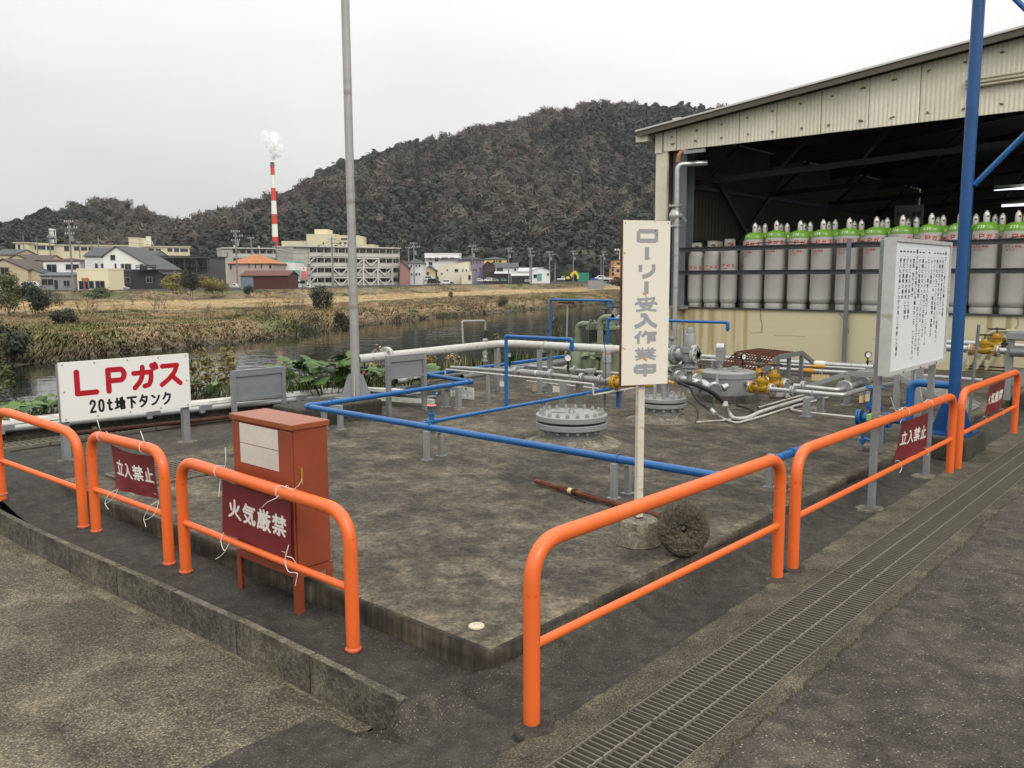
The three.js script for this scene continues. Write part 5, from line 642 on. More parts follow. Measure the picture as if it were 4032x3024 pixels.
function leafy(label, p, n, spread, h, s, seed) { const R = rng(seed), t = thing('broadleaf_plant', label, 'plant', p); const st = []; for (let i = 0; i < n; i++) { const x = (R() - 0.5) * spread, z = (R() - 0.5) * spread * 1.6, y = h * (0.35 + 0.65 * R()), l = add('leaf', leafShape, leafMats[i % 4], t); l.position.set(x, y, z); l.rotation.set((R() - 0.3) * 0.9, R() * 6.28, (R() - 0.5) * 0.9); l.scale.setScalar(s * (0.6 + 0.7 * R())); st.push(cyl([x * 0.3,-0.15, z * 0.3],[x, y, z],0.006,0.004,5, true)); } add('stalk', st, leafMats[0], t); return t; }
leafy('clump of broad green leaves behind the white cap left of the tall pole', [-8.147,0.25,-5.899],46,0.55,0.42,0.111,1); leafy('leaf clump right of the grey blank board', [-8.211,0.25,-5.541],18,0.3,0.36,0.093,2); leafy('broad green leaves directly behind the base of the tall pole', [-8.097,0.25,-6.23],22,0.4,0.3,0.085,3); leafy('broad green leaves below the smaller blank board', [-8.188,0.22,-7.173],40,0.6,0.22,0.076,4); leafy('broad green leaves right of the tall pole', [-8.553,0.2,-6.971],26,0.45,0.32,0.085,5);
leafy('broad green leaves behind the barrier at the left edge', [-9.017,0.22,-2.865],46,0.7,0.2,0.072,6); leafy('broad green leaves beside the left post of the gas sign', [-8.982,0.22,-3.189],34,0.6,0.18,0.068,7); leafy('few yellowing leaves between the gas sign and the grey board', [-8.758,0.22,-4.93],12,0.35,0.28,0.076,8);
function stalky(label, p, h, seed, mat = FOL.pale) { const R = rng(seed), t = thing('weed_stalk', label, 'plant', p), L = []; for (let k = 0; k < 5; k++) { const x = (R() - 0.5) * 0.22, z = (R() - 0.5) * 0.22; const hh = h * (0.6 + 0.4 * R()); L.push(hose([[x * 0.3,-0.2, z * 0.3],[x * 0.7, hh * 0.5, z * 0.7],[x + 0.03, hh, z]],0.005,10,5)); } add('stalk', L, m.twigPale, t); add('leaves', [leafCloud(330,0.16, h * 0.52,0.16,0.032, seed + 2,{ thin: 0.4, lumps: 12, yellow: 0.6 })], mat, t, true); return t; }
stalky('leafy weed stalk just right of the gas sign', [-8.975,0.2,-4.847],0.62,3, FOL.lime); stalky('leafy weed stalk at the left post of the grey blank board', [-8.865,0.2,-5.071],0.6,4, FOL.lime); stalky('dry weed stalk under the flange of the thick pale pipe', [-8.89,0.15,-7.299],0.5,5, FOL.pale); stalky('leafy yellow-green weed beside the smaller blank board', [-9.293,0.15,-8.598],0.42,6, FOL.lime); stalky('dry stalks behind the silver vent valve', [-9.973,0.1,-10.86],0.5,7, FOL.olive); stalky('leafy shrub left of the compressor', [-10.081,0.1,-12.633],0.7,8, FOL.olive); stalky('leafy shoots at the very left edge above the barrier', [-9.512,0.2,-2.897],0.85,9, FOL.mid); stalky('thin reddish weed stalk right of the gas sign, tallest', [-9.088,0.2,-4.753],0.55,10, FOL.olive); stalky('dry stalk leaning behind the rear blue pipe', [-9.692,0.1,-9.524],0.35,11, FOL.pale);
// ---------------------------------------------------------------- the town
function addWindow(t, x0, y0, x1, y1, z, mat = m.pane) { const f = add('window', [bx(x0 - 0.06, x1 + 0.06, y1, y1 + 0.07, z - 0.02, z + 0.05), bx(x0 - 0.08, x1 + 0.08, y0 - 0.08, y0, z - 0.02, z + 0.08), bx(x0 - 0.06, x0, y0, y1, z - 0.02, z + 0.05), bx(x1, x1 + 0.06, y0, y1, z - 0.02, z + 0.05), x1 - x0 > 1 ? bx((x0 + x1) / 2 - 0.03, (x0 + x1) / 2 + 0.03, y0, y1, z + 0.012, z + 0.04) : null], m.winFrame, t); add('pane', [bx(x0, x1, y0, y1, z - 0.01, z + 0.012)], mat, f); return f; }
function house(name, label, cat, p, yaw, W, h, dep, roof, wall, roofM, wins, opt = {}) {
const t = thing(name, label, cat, p, yaw), ov = roof.over ?? 0.3, rise = roof.rise ?? 0, th = 0.16, base = -2.2; let wg, rg = [];
const ext = (pts, z0, z1) => { const g = new THREE.ExtrudeGeometry(new THREE.Shape(pts.map((q) => new THREE.Vector2(q[0], q[1]))),{ depth: z1 - z0, bevelEnabled: false }); g.translate(0,0, z0); return g; };
if (roof.t === 'gable') { const xa = roof.xa ?? W / 2, hr = roof.hr ?? h, top = h + rise; wg = [ext([[0, base],[W, base],[W, hr],[xa, top],[0, h]],-dep, 0)]; const sl = (xe, ye, s) => { const k = (top - ye) / abs(xa - xe), x2 = xe + s * ov, y2 = ye - k * ov; return ext([[xa, top + 0.02],[xa, top + 0.02 + th * 1.15],[x2, y2 + th * 1.15],[x2, y2 + 0.02]],-dep - ov, ov * 0.9); }; rg = [sl(0, h, -1), sl(W, hr, 1)]; }
else if (roof.t === 'gableside') { const prof = [[0, base],[dep, base],[dep, h],[dep / 2, h + rise],[0, h]]; const g = ext(prof, 0, W); g.rotateY(PI / 2); wg = [g]; const k = rise / (dep / 2), f = (s) => { const a = s > 0 ? -ov : dep + ov, y = h - k * ov; const q = ext([[dep / 2, h + rise + 0.02],[dep / 2, h + rise + 0.02 + th],[a, y + th],[a, y + 0.02]],-ov * 0.7, W + ov * 0.7); q.rotateY(PI / 2); return q; }; rg = [f(1), f(-1)]; }
else if (roof.t === 'hip') { wg = [bx(0, W, base, h, -dep, 0)]; const r = min(W, dep) / 2, y0 = h, y1 = h + rise, a = [-ov, y0, ov], b = [W + ov, y0, ov], c = [W + ov, y0,-dep - ov], d = [-ov, y0,-dep - ov], e = W > dep ? [r, y1,-dep / 2] : [W / 2, y1,-r], f = W > dep ? [W - r, y1,-dep / 2] : [W / 2, y1,-dep + r]; const tri = W > dep ? [a, b, f, a, f, e, b, c, f, c, d, e, c, e, f, d, a, e] : [a, b, e, b, c, f, b, f, e, c, d, f, d, a, e, d, e, f]; const g = new THREE.BufferGeometry(); g.setAttribute('position', new THREE.Float32BufferAttribute(tri.flat(),3)); g.setAttribute('uv', new THREE.Float32BufferAttribute(new Float32Array(tri.length * 2),2)); g.computeVertexNormals(); rg = [g, bx(-ov, W + ov, h - 0.1, h - 0.004,-dep - ov, ov)]; }
else if (roof.t === 'shed') { wg = [ext([[0, base],[W, base],[W, h + rise],[0, h]],-dep, 0)]; rg = [ext([[-ov, h + 0.01],[W + ov, h + rise + 0.01],[W + ov, h + rise + 0.1],[-ov, h + 0.1]],-dep - ov, ov)]; }
else { wg = [bx(0, W, base, h, -dep, 0)]; rg = [bx(-ov, W + ov, h + 0.004, h + 0.30,-dep - ov, ov)]; }
add('wall', wg, wall, t); add('roof', rg, roofM, t);
if (opt.band) add('lower_cladding', [bx(-0.05, W + 0.05, base, opt.band[0],-dep - 0.05,0.05)], m[opt.band[1]], t);
if (opt.leftBand) add('gable_cladding', [bx(-0.06, opt.leftBand[0] * 0.5, base, h - 0.05,-dep + 0.2,0.05)], m[opt.leftBand[1]], t);
for (const w of wins) addWindow(t, w[0], w[1], w[2], w[3], opt.band && w[1] < opt.band[0] ? 0.07 : 0.03, w[4] ? m[w[4]] : m.pane);
for (const [x, y] of opt.round ?? []) add('round_window', [cyl([x, y, 0.02],[x, y, 0.08],0.75,0.75,20)], m.pane, t);
if (opt.balcony) { const [a, b, c, d] = opt.balcony; add('balcony', [bx(a, b, c - 0.12, c + 0.03,0.06,1.3), bx(a, b, c + 0.25, c + 0.45,1.22,1.3), bx(a, b, c + 0.6, c + 0.78,1.22,1.3), bx(a, a + 0.08, c, d - 0.4,1.2,1.3), bx(b - 0.08, b, c, d - 0.4,1.2,1.3), bx(lerp(a, b, 0.2), lerp(a, b, 0.58), c, c + 0.8,1.24,1.28)], m.bBlack, t); }
if (opt.rail) for (const y of opt.rail) { const g = [bx(0, W, y + 0.95, y + 1.02,1.18,1.24), bx(0, W, y + 0.5, y + 0.54,1.18,1.24), bx(0, W, y - 0.14, y, 0.03,1.3)]; for (let x = 0; x <= W; x += 0.7) g.push(bx(x, x + 0.05, y, y + 0.95,1.19,1.23)); add('balcony_rail', g, opt.deck ? m.bDark : m.bWhite2, t); }
if (opt.deck) { const g = []; for (let x = 0; x <= W; x += W / 6) g.push(bx(x, x + 0.16, base, h, 1.1,1.3)); g.push(bx(-0.3, W + 0.3, h - 0.2, h + 0.02,0,1.5)); add('steel_frame', g, m.bDarkGrey, t); }
if (opt.bands) add('floor_band', [bx(-0.03, W + 0.03, h * 0.36, h * 0.40,-dep, 0.04), bx(-0.03, W + 0.03, h * 0.68, h * 0.72,-dep, 0.04)], m.bCream2, t);
return t;
}
function flats(name, label, p, yaw, W, h, floors, bays, brace) {
const t = thing(name, label, 'apartment building', p, yaw), fh = h / floors, x0 = brace ? W * 0.14 : W * 0.14, dep = 9;
add('wall', [bx(x0, W, -2, h - 0.05,-dep, -1.5)], m.bFlatsBack, t); add('roof', [bx(-0.1, W + 0.25, h - 0.06, h + 0.22,-dep - 0.3,0.5)], m.bFlatsRail, t);
add('stair_block', [bx(0, x0 - 0.02,-2, h - 0.07,-dep, brace ? -0.2 : 0.05)], m.bFlats, t);
for (let f = 0; f < floors; f++) {
const y = f * fh; add('gallery_slab', [bx(x0, W + 0.15, y - 0.16, y, -1.49,0.16)], m.bFlatsRail, t);
const rail = [bx(x0, W + 0.1, y + 0.16, y + fh * 0.40,0.06,0.12), bx(x0, W + 0.1, y + fh * 0.42, y + fh * 0.45,0.05,0.13)]; add('gallery_parapet', rail, m.bFlatsRail, t);
for (let b = 0; b < bays; b++) { const a = x0 + ((W - x0) * b) / bays, w = (W - x0) / bays; const d = add('door', [bx(a + w * 0.08, a + w * 0.26, y, y + fh * 0.78,-1.5,-1.46)], m.bDoor, t); void d; addWindow(t, a + w * 0.42, y + fh * 0.42, a + w * 0.80, y + fh * 0.76,-1.47); }
}
for (let b = 0; b <= bays; b++) { const a = x0 + ((W - x0) * b) / bays; add('post', [bx(a - 0.09, a + 0.09,-1, h - 0.07,0.0,0.05)], m.bFlatsRail, t); }
const up = []; for (let f = 1; f < floors; f++) { const y = f * fh; up.push(bar([x0 - 0.6, y - fh * 0.75,0.4],[x0 + W * 0.05, y + fh * 0.05,0.4],0.5,0.22)); } if (brace) add('outer_stair', up, m.bFlats, t);
if (brace) {
const u = (k) => k * W, V0 = (a, b, y0, y1) => [bar([a, y1,0.5],[(a + b) / 2, y0,0.5],0.2,0.26), bar([(a + b) / 2, y0,0.5],[b, y1,0.5],0.2,0.26)];
for (const [f0, f1, a, b, n] of [[-0.1,0.98,0.337,0.913,4],[0.98,1.98,0.337,0.913,4],[1.98,2.95,0.489,0.777,2]]) { for (let i = 0; i < n; i++) add('cross_brace', V0(u(lerp(a, b, i / n)), u(lerp(a, b, (i + 1) / n)), fh * f0 + 0.3, fh * f1 - 0.2), m.bBrace, t); for (let i = 0; i <= n; i++) add('brace_column', [bx(u(lerp(a, b, i / n)) - 0.18, u(lerp(a, b, i / n)) + 0.18, fh * f0, fh * f1,0.34,0.66)], m.bBrace, t); add('brace_beam', [bx(u(a), u(b), fh * f1 - 0.28, fh * f1,0.30,0.70)], m.bBrace, t); }
} else { const k = canvasTex(64,64, (c) => { c.fillStyle = '#9b9894'; c.fillRect(0,0,64,64); flat(c, '#45423f'); glyph(c, '2', 18,8,28,48,7); }); add('number_panel', [panel(1.6,1.6,1.1, h - 1.7,0.06)], printMat(k, 0.8), t, true); }
add('roof_tank', [bx(W * 0.2, W * 0.24, h + 0.2, h + 1.0,-5,-3.6), bx(W * 0.55, W * 0.57, h + 0.2, h + 0.9,-5,-4)], m.bFlats, t);
return t;
}
m.bDoor = M('#5d5a58', 0.7);
function utilityPole(label, p, H, k) {
const t = thing('utility_pole', label, 'utility pole', [p[0], p[1] - 0.3, p[2]],0.72); add('shaft', [cyl([0,0,0],[0, H + 0.3,0],0.19,0.13,10)], m.poleConc, t);
for (let i = 0; i < k; i++) { const y = H - 0.1 - i * H * 0.085, w = 1.5 + 0.35 * h2(i, floor(H * 10)), off = i === 1 ? 0.5 : 0; add('crossarm', [bx(-w / 2 + off, w / 2 + off, y - 0.07, y + 0.07,-0.08,0.08)], m.poleConc, t); add('insulator', [-0.45,-0.2,0.2,0.45].map((q) => cyl([w * q + off, y + 0.07,0],[w * q + off, y + 0.32,0],0.07,0.05,6)), m.steelPale, t); }
if (k >= 2) { add('transformer', [cyl([0.38, H * 0.72,0.1],[0.38, H * 0.72 + 0.9,0.1],0.26,0.26,10), bx(0,0.4, H * 0.76, H * 0.77,-0.05,0.15)], m.bGrey, t); } return t;
}
function wire(a, b, sag) { const P = []; for (let i = 0; i <= 12; i++) { const u = i / 12; P.push([lerp(a[0], b[0], u), lerp(a[1], b[1], u) - sag * 4 * u * (1 - u), lerp(a[2], b[2], u)]); } wires.push(sweep(P, 0.028,4, false)); }
const wires = [];
function floodlight(label, p, H, n) { const t = thing('floodlight', label, 'floodlight', p, 0.72); add('mast', [cyl([0,-1,0],[0, H, 0],0.2,0.12,8)], m.steelPale, t); for (let i = 0; i < n; i++) { const r = floor(i / 4), c = (i % 4) - 1.5 + (r ? 0.5 : 0); add('lamp_head', [cyl([c * 1.0, H - r * 1.3,0],[c * 1.0, H - r * 1.3,0.35],0.42,0.34,10)], m.steelPale, t); } add('bracket', [bx(-1.9,1.9, H - 0.08, H + 0.02,-0.06,0), bx(-1.4,1.4, H - 1.38, H - 1.28,-0.06,0)], m.steelPale, t); return t; }
function car(label, p, yaw, L, type, mat, f) {
const t = thing('parked_car', label, type === 'truck' ? 'truck' : type === 'car' ? 'car' : 'van', p, yaw), hh = { van: 0.44, kei: 0.55, car: 0.36, truck: 0.5 }[type] * L, W = min(1.75, L * 0.42), x = (k) => f * (k - 0.5) * L, y = (k) => k * hh;
const P = { van: [[0.01,0.2],[0.0,0.5],[0.05,0.92],[0.1,1],[0.62,1],[0.80,0.60],[0.97,0.50],[1,0.25],[0.98,0.16],[0.02,0.16]], kei: [[0.01,0.2],[0.0,0.55],[0.03,0.95],[0.07,1],[0.78,1],[0.93,0.58],[1,0.5],[1,0.2],[0.98,0.14],[0.02,0.14]], car: [[0.01,0.25],[0.0,0.55],[0.06,0.68],[0.18,0.98],[0.55,1],[0.74,0.64],[0.97,0.52],[1,0.3],[0.98,0.18],[0.02,0.18]], truck: [[0,0.22],[0,0.42],[0.58,0.42],[0.6,1],[0.88,1],[0.98,0.55],[1,0.5],[1,0.2],[0.02,0.2]] }[type];
const g = new THREE.ExtrudeGeometry(new THREE.Shape(P.map((q) => new THREE.Vector2(x(q[0]), y(q[1])))),{ depth: W - 0.1, bevelEnabled: true, bevelSize: 0.05, bevelThickness: 0.05, bevelSegments: 2 }); g.translate(0,0,-W / 2 + 0.05); add('body', [g], mat, t);
const quad = (pts) => { const q = new THREE.ExtrudeGeometry(new THREE.Shape(pts.map((e) => new THREE.Vector2(x(e[0]), y(e[1])))),{ depth: W + 0.02, bevelEnabled: false }); q.translate(0,0,-W / 2 - 0.01); return q; };
const wn = { van: [[[0.1,0.58],[0.11,0.9],[0.34,0.92],[0.34,0.58]],[[0.37,0.58],[0.37,0.92],[0.60,0.92],[0.72,0.58]]], kei: [[[0.08,0.58],[0.09,0.9],[0.44,0.9],[0.44,0.58]],[[0.47,0.58],[0.47,0.9],[0.76,0.9],[0.86,0.58]]], car: [[[0.18,0.64],[0.24,0.92],[0.38,0.93],[0.38,0.64]],[[0.41,0.64],[0.41,0.93],[0.54,0.92],[0.66,0.64]]], truck: [[[0.64,0.58],[0.64,0.92],[0.84,0.92],[0.92,0.58]]] }[type]; for (const q of wn) add('side_window', [quad(q)], m.pane, t);
for (const k of [0.2,0.8]) for (const s of [-1,1]) { const w = add('wheel', [cyl([x(k), L * 0.078, s * (W / 2 - 0.12)],[x(k), L * 0.078, s * (W / 2 + 0.02)], L * 0.078, L * 0.078,16)], m.tyre, t); add('rim', [cyl([x(k), L * 0.078, s * (W / 2 + 0.0)],[x(k), L * 0.078, s * (W / 2 + 0.03)], L * 0.045, L * 0.045,12)], m.steelPale, w); }
for (const s of [-1,1]) add('headlight', [box(0.06,0.14,0.26, x(0.99), y(0.42), s * W * 0.34)], m.steelPale, t); return t;
}
function chimney(p, H, r) {
const t = thing('chimney', 'tall red and white banded factory chimney in front of the hill', 'chimney', p), px = H / 352, r0 = r / 15 * 7.4, rr = (k) => lerp(r0, r0 * 1.62, k);   // k down from the top
const cut = [[647,660, m.bDarkGrey, 'rim'],[660,696, m.redBand, 'red_band'],[696,745, m.whiteBand, 'white_band'],[745,794, m.redBand, 'red_band'],[794,845, m.whiteBand, 'white_band'],[845,884, m.redBand, 'red_band'],[884,932.5, m.whiteBand, 'white_band'],[932.5,1000, m.redBand, 'red_band']];
for (const [a, b, mt, nm] of cut) add(nm, [cyl([0, H - (b - 647) * px, 0],[0, H - (a - 647) * px, 0], rr((b - 647) / 320), rr((a - 647) / 320),28)], mt, t);
add('platform', [cyl([0, H - 13 * px, 0],[0, H - 11 * px, 0], r0 * 1.5, r0 * 1.5,20), cyl([0, H - 205 * px, 0],[0, H - 203 * px, 0], r0 * 1.75, r0 * 1.75,20)], m.bGrey, t); add('ladder_pole', [cyl([-r0 * 1.9, H - 280 * px, 0],[-r0 * 1.9, H - 165 * px, 0],0.12,0.08,6)], m.bDarkGrey, t);
}
function plume(p, s) {
const R = rng(33), g = []; const blobs = []; for (let i = 0; i < 46; i++) { const k = R(), y = lerp(46,-44, pow(k, 0.8)), w = k > 0.85 ? 6 : k > 0.55 ? 22 : 44, x = (R() - 0.5) * 2 * w + (k < 0.5 ? 6 : -6) * 0.6; blobs.push([x, y, (R() - 0.5) * w, k > 0.85 ? 6 : 9 + 14 * R() * (1 - k)]); }
for (const [x, y, z, r] of blobs) { const q = new THREE.IcosahedronGeometry(r * s, 3), a = q.attributes.position; for (let i = 0; i < a.count; i++) { const v = V().fromBufferAttribute(a, i), k = 1 + 0.42 * (fbm(v.x * 0.9 / s * 0.1 + x, v.y * 0.09 / s + v.z * 0.07 / s + y + 60,4) - 0.5); a.setXYZ(i, v.x * k, v.y * k, v.z * k); } q.computeVertexNormals(); q.translate(x * s, y * s, z * s); g.push(q); }
const o = add('steam_cloud', g, new THREE.MeshStandardMaterial({ color: 0xffffff, roughness: 1, transparent: true, opacity: 0.16 }), scene); o.position.set(...p); tag(o, 'white puff of steam drifting above the banded chimney', 'steam');
}
function waterTower(label, p, H, kind) { const t = thing('water_tower', label, 'water tower', p, 0.7); const w = H * 0.3; if (kind === 0) { for (const x of [-w / 2, w / 2]) for (const z of [-w / 2, w / 2]) add('leg', [bar([x, 0, z],[x, H, z],0.2,0.2)], m.whiteBand, t); const g = []; for (let k = 0; k < 4; k++) { const y0 = H * k / 4, y1 = H * (k + 1) / 4; g.push(bar([-w / 2, y0, w / 2],[w / 2, y1, w / 2],0.14,0.14), bar([w / 2, y0, w / 2],[-w / 2, y1, w / 2],0.14,0.14), bar([-w / 2, y1, w / 2],[w / 2, y1, w / 2],0.16,0.2)); } add('lattice', g, m.whiteBand, t); add('top_tank', [bx(-w * 0.62, w * 0.62, H * 0.92, H, -w * 0.6, w * 0.6)], m.whiteBand, t); add('dish_tank', [new THREE.SphereGeometry(H * 0.2,18,12).scale(1.7,0.85,0.6).translate(0, H * 0.42, w * 0.6)], m.bGrey, t); } else { add('tank', [cyl([0, H * 0.52,0],[0, H, 0], w * 0.92, w * 0.92,20)], m.whiteBand, t); for (const [x, z] of [[-1,-1],[1,-1],[-1,1],[1,1]]) add('leg', [bar([x * w * 1.3,0, z * w],[x * w * 0.7, H * 0.53, z * w * 0.6],0.2,0.2)], m.whiteBand, t); add('lattice', [bar([-w, H * 0.2, w * 0.8],[w, H * 0.2, w * 0.8],0.15,0.15), bar([-w * 1.2,0, w],[w * 0.7, H * 0.5, w * 0.7],0.12,0.12), bar([w * 1.2,0, w],[-w * 0.7, H * 0.5, w * 0.7],0.12,0.12)], m.whiteBand, t); } return t; }
function latticeTower(p, H) { const t = thing('radio_tower', 'slim lattice radio tower with a dish on top of the left hill', 'tower', p, 0.7), g = []; const w = H * 0.09; for (let k = 0; k < 6; k++) { const y0 = H * 0.72 * k / 6, y1 = H * 0.72 * (k + 1) / 6; g.push(bar([-w, y0,0],[w, y1,0],0.12,0.12), bar([w, y0,0],[-w, y1,0],0.12,0.12)); } g.push(bar([-w, -4,0],[-w, H * 0.8,0],0.2,0.2), bar([w, -4,0],[w, H * 0.8,0],0.2,0.2), cyl([0, H * 0.7,0],[0, H, 0],0.12)); add('lattice', g, m.steelPale, t); add('dish', [new THREE.SphereGeometry(H * 0.14,16,10).scale(1,1,0.4).translate(0, H * 0.74,0.3)], m.bGrey, t); add('top_platform', [bx(-w * 1.2, w * 1.2, H * 0.9, H * 0.97,-w, w)], m.bGrey, t); }
function excavator(p, s) { const t = thing('excavator', 'yellow excavator with a raised bent arm beyond the levee', 'excavator', p, 0.72), q = (x, y, z = 0) => [x * s, y * s, z]; add('track', [rbx(-16 * s, 10 * s, -2 * s, 4 * s, -1.3,-0.6,0.2), rbx(-16 * s, 10 * s, -2 * s, 4 * s, 0.6,1.3,0.2)], m.tyre, t); add('house_body', [rbx(-14 * s, 3 * s, 5 * s, 15 * s, -1.2,1.2,0.15)], m.exYellow, t); add('cab', [rbx(-3 * s, 6 * s, 5 * s, 19 * s, 0.2,1.2,0.1)], m.pane, t); add('boom', [bar(q(2,9), q(10,25),0.5,0.7), bar(q(10,25), q(22,35),0.45,0.6)], m.exYellow, t); add('stick', [bar(q(21,36), q(33,20),0.4,0.55), bar(q(33,21), q(34,10),0.4,0.5)], m.exYellow, t); add('bucket', [rbx(29 * s, 36 * s, 4 * s, 11 * s, -0.5,0.5,0.15)], m.exYellow, t); }
function redSign(p, W, H) { const t = thing('signboard', 'tall red and white signboard in front of the flats', 'signboard', [p[0], p[1], p[2]],0.72); add('panel', [rbx(-W / 2, W / 2, H * 0.05, H * 1.04,-0.25,0,0.03)], m.bBlack, t); add('printed_face', [panel(W * 0.94, H * 0.96,0, H * 0.545,0.012)], pm.tallSign, t, true); add('post', [bx(-W * 0.35,-W * 0.28,-1, H * 0.1,-0.2,-0.1), bx(W * 0.28, W * 0.35,-1, H * 0.1,-0.2,-0.1)], m.bDarkGrey, t); }
function roundSign(p, s) { const t = thing('traffic_mirror', 'two round rusty convex road mirrors on a red-brown post before the garage', 'road mirror', p, 0.72); add('post', [cyl([0,-0.5,0],[0,52 * s, 0],0.06,0.06,8)], m.redBand, t); add('mirror', [cyl([12 * s, 44 * s, 0],[12 * s, 44 * s, 0.12],9 * s, 9 * s, 20)], m.bRoofOrange, t); add('mirror', [cyl([-5 * s, 46 * s, 0],[-5 * s, 46 * s, 0.1],6 * s, 7 * s, 20)], m.bRoofOrange, t); }
house('school_building','long cream school block with dark windows at the far left behind the houses','school',[-290.46,6.88,-96.25],0.726,3.91,5.23,14,{t:'flat',over:0.47},m.bCream,m.bCreamRoof,[[0.71,3.45,1.42,4.7]]);
house('school_building','middle cream school wing with a row of dark windows left of the cream stair tower','school',[-290.75,6.92,-100.05],1.086,28.62,4.64,14,{t:'flat',over:0.32},m.bCream,m.bCreamRoof,[[0.13,3.42,2.04,4.64],[2.53,3.42,4.61,4.57],[5.07,3.31,6.97,4.5],[9.93,2.95,11.25,4.5],[12.73,3.13,14.21,4.28],[14.7,3.13,16.45,4.21],[16.84,3.13,18.55,4.21],[20.46,3.06,22.11,4.03]]);
house('stair_tower','plain cream stair tower of the school with a pipe beside it','school',[-270.3,6.86,-122.24],0.726,3.17,6.81,9,{t:'flat',over:0.08},m.bCream,m.bCreamRoof,[]);
house('school_building','right-hand cream school wing with a broad flat roof and dark windows','school',[-269.85,6.88,-125.34],1.143,14.95,4.22,12,{t:'flat',over:0.41},m.bCream,m.bCreamRoof,[[2.75,2.46,4.29,3.74],[4.81,2.09,6.29,3.67],[8.31,2.83,9.69,3.85],[10.31,2.75,11.75,3.85],[12.2,2.83,14.43,3.74]]);
house('house','cream house with a dark tiled gable roof at the far left edge of the town','house',[-197.41,0.71,-60.52],0.726,5.02,5.47,9,{t:'gableside',rise:1.16,over:0.21},m.bTan,m.bRoofGrey,[]);
house('house','tan house with a gable end facing the river, second from the left','house',[-187.17,0.64,-60.15],0.726,4.38,4.37,10,{t:'gable',rise:1.01,xa:2.17,over:0.25},m.bTan,m.bRoofBrown,[]);
house('house','house with a broad brown-grey roof behind the red-roofed white house','house',[-200.65,1.74,-67.25],0.726,5.19,3.36,9,{t:'gableside',rise:1.2,over:0.22},m.bTan,m.bRoofBrown,[]);
house('house','low tan house with a gable and a curtained window at the left edge','house',[-175.84,0.27,-52.62],0.726,8.05,2.73,9,{t:'gable',rise:1.86,xa:3.74,over:0.28},m.bTan,m.bRoofBrown,[[3.11,1.97,4.64,3.15]]);
house('house','small tan outbuilding with a grey gable in front of the brown-roofed house','house',[-171.63,0.23,-57.71],0.726,3.45,2.15,7,{t:'gable',rise:0.66,xa:1.8,over:0.23},m.bTan,m.bRoofGrey,[]);
house('house','white two-storey house with a red-brown roof left of the black and white house','house',[-173.25,1.94,-61.96],0.726,6.84,2.78,8,{t:'hip',rise:0.53,over:0.29},m.bWhite,m.bRoofRed,[[0.65,0.47,2.43,2.06],[4.24,1.15,6.67,2.06]]);
house('house','low grey house with a blue-grey roof and dark windows beside the white van','house',[-162.6,-0.53,-57.5],0.726,6.01,2.37,7,{t:'gableside',rise:0.5,over:0.23},m.bGrey,m.bRoofBlue,[[0.2,0.8,2.24,1.82],[2.4,0.03,3.05,1.66],[4.07,0.6,5.13,1.56]]);
house('garage','cream flat-roofed garage with two dark openings beside the utility pole','garage',[-153.5,-0.76,-60.15],0.726,5.35,3.56,6,{t:'flat',over:0.04},m.bCreamBright,m.bCreamBright,[[0.3,0.29,1.88,1.68],[2.02,0.49,2.81,1.68],[3.13,0.29,4.66,1.68]]);
house('house','large white and black house with a long sloping grey roof','house',[-162.42,-0.04,-68.54],0.726,10.83,5.48,12,{t:'gable',rise:1.71,xa:2.57,over:0.38,hr:2.28},m.bWhite,m.bRoofGrey,[[1.39,4.84,2.21,5.7],[2.08,3.34,2.34,4.09],[3.28,3.34,3.75,4.04],[4.01,2.97,5.08,4.04],[6.8,3.29,7.27,4],[2.14,0.61,2.57,1.56],[3.32,0.61,4.74,1.56],[7.83,0.65,8.86,1.6]],{band:[3.05,'bBlack'],balcony:[6.5,10.2,3.0,4.3]});
house('house','white side wing with two small windows left of the black and white house','house',[-167.17,0.48,-67.11],0.726,3.5,5.09,9,{t:'gableside',rise:1.59,over:0.34},m.bWhite2,m.bRoofGrey,[[1.91,2.78,2.35,3.61],[3.06,2.83,3.39,3.61]]);
house('workshop','dark grey two-storey workshop with open balconies behind the bushes','workshop',[-177.31,1.1,-82.48],0.726,14.38,4.54,10,{t:'flat',over:0.21},m.bDarkGrey,m.bDark,[[1.81,2.61,2.83,3.46],[3.79,2.56,4.95,3.33],[9.3,2.61,10.51,3.58],[11.24,2.05,11.91,3.77],[12.11,2.01,14.02,3.77],[7.37,2.49,7.9,3.58]],{rail:[2.6,4],deck:true});
house('house','grey roofed shed behind the workshop roof','shed',[-187.91,4.42,-84.42],0.726,5.93,1.72,8,{t:'gableside',rise:1.12,over:0.17},m.bGrey,m.bRoofGrey,[]);
house('house','pale house with a bright orange tiled hip roof','house',[-158.15,1.31,-91.43],0.726,9.06,2.96,10,{t:'hip',rise:1.91,over:0.41},m.bPinkGrey,m.bRoofOrange,[[0.42,1.8,0.75,2.89],[4.16,2.01,4.37,2.89],[5.49,2.01,5.7,2.85],[6.68,1.91,6.89,2.85],[8.36,1.96,8.83,2.61]]);
house('shed','low barn with red-brown corrugated walls, a blue-grey gable and a brown tiled roof','shed',[-137.86,-0.71,-82.13],0.726,8.52,2.4,7,{t:'gableside',rise:0.82,over:0.27},m.bBarn,m.bRoofRust,[],{leftBand:[4.4,'bBlueGrey']});
house('house','white and turquoise building beside the red signboard','building',[-160.02,0.33,-103.09],0.726,4.69,4.24,8,{t:'flat',over:0.05},m.bWhite,m.bTeal,[],{band:[2.6,'bTeal']});
house('cream_building','low cream annexe behind the flats by the chimney foot','building',[-262.37,9.5,-172.88],0.726,9.16,4.23,14,{t:'flat',over:0.05},m.bCream,m.bCream,[]);
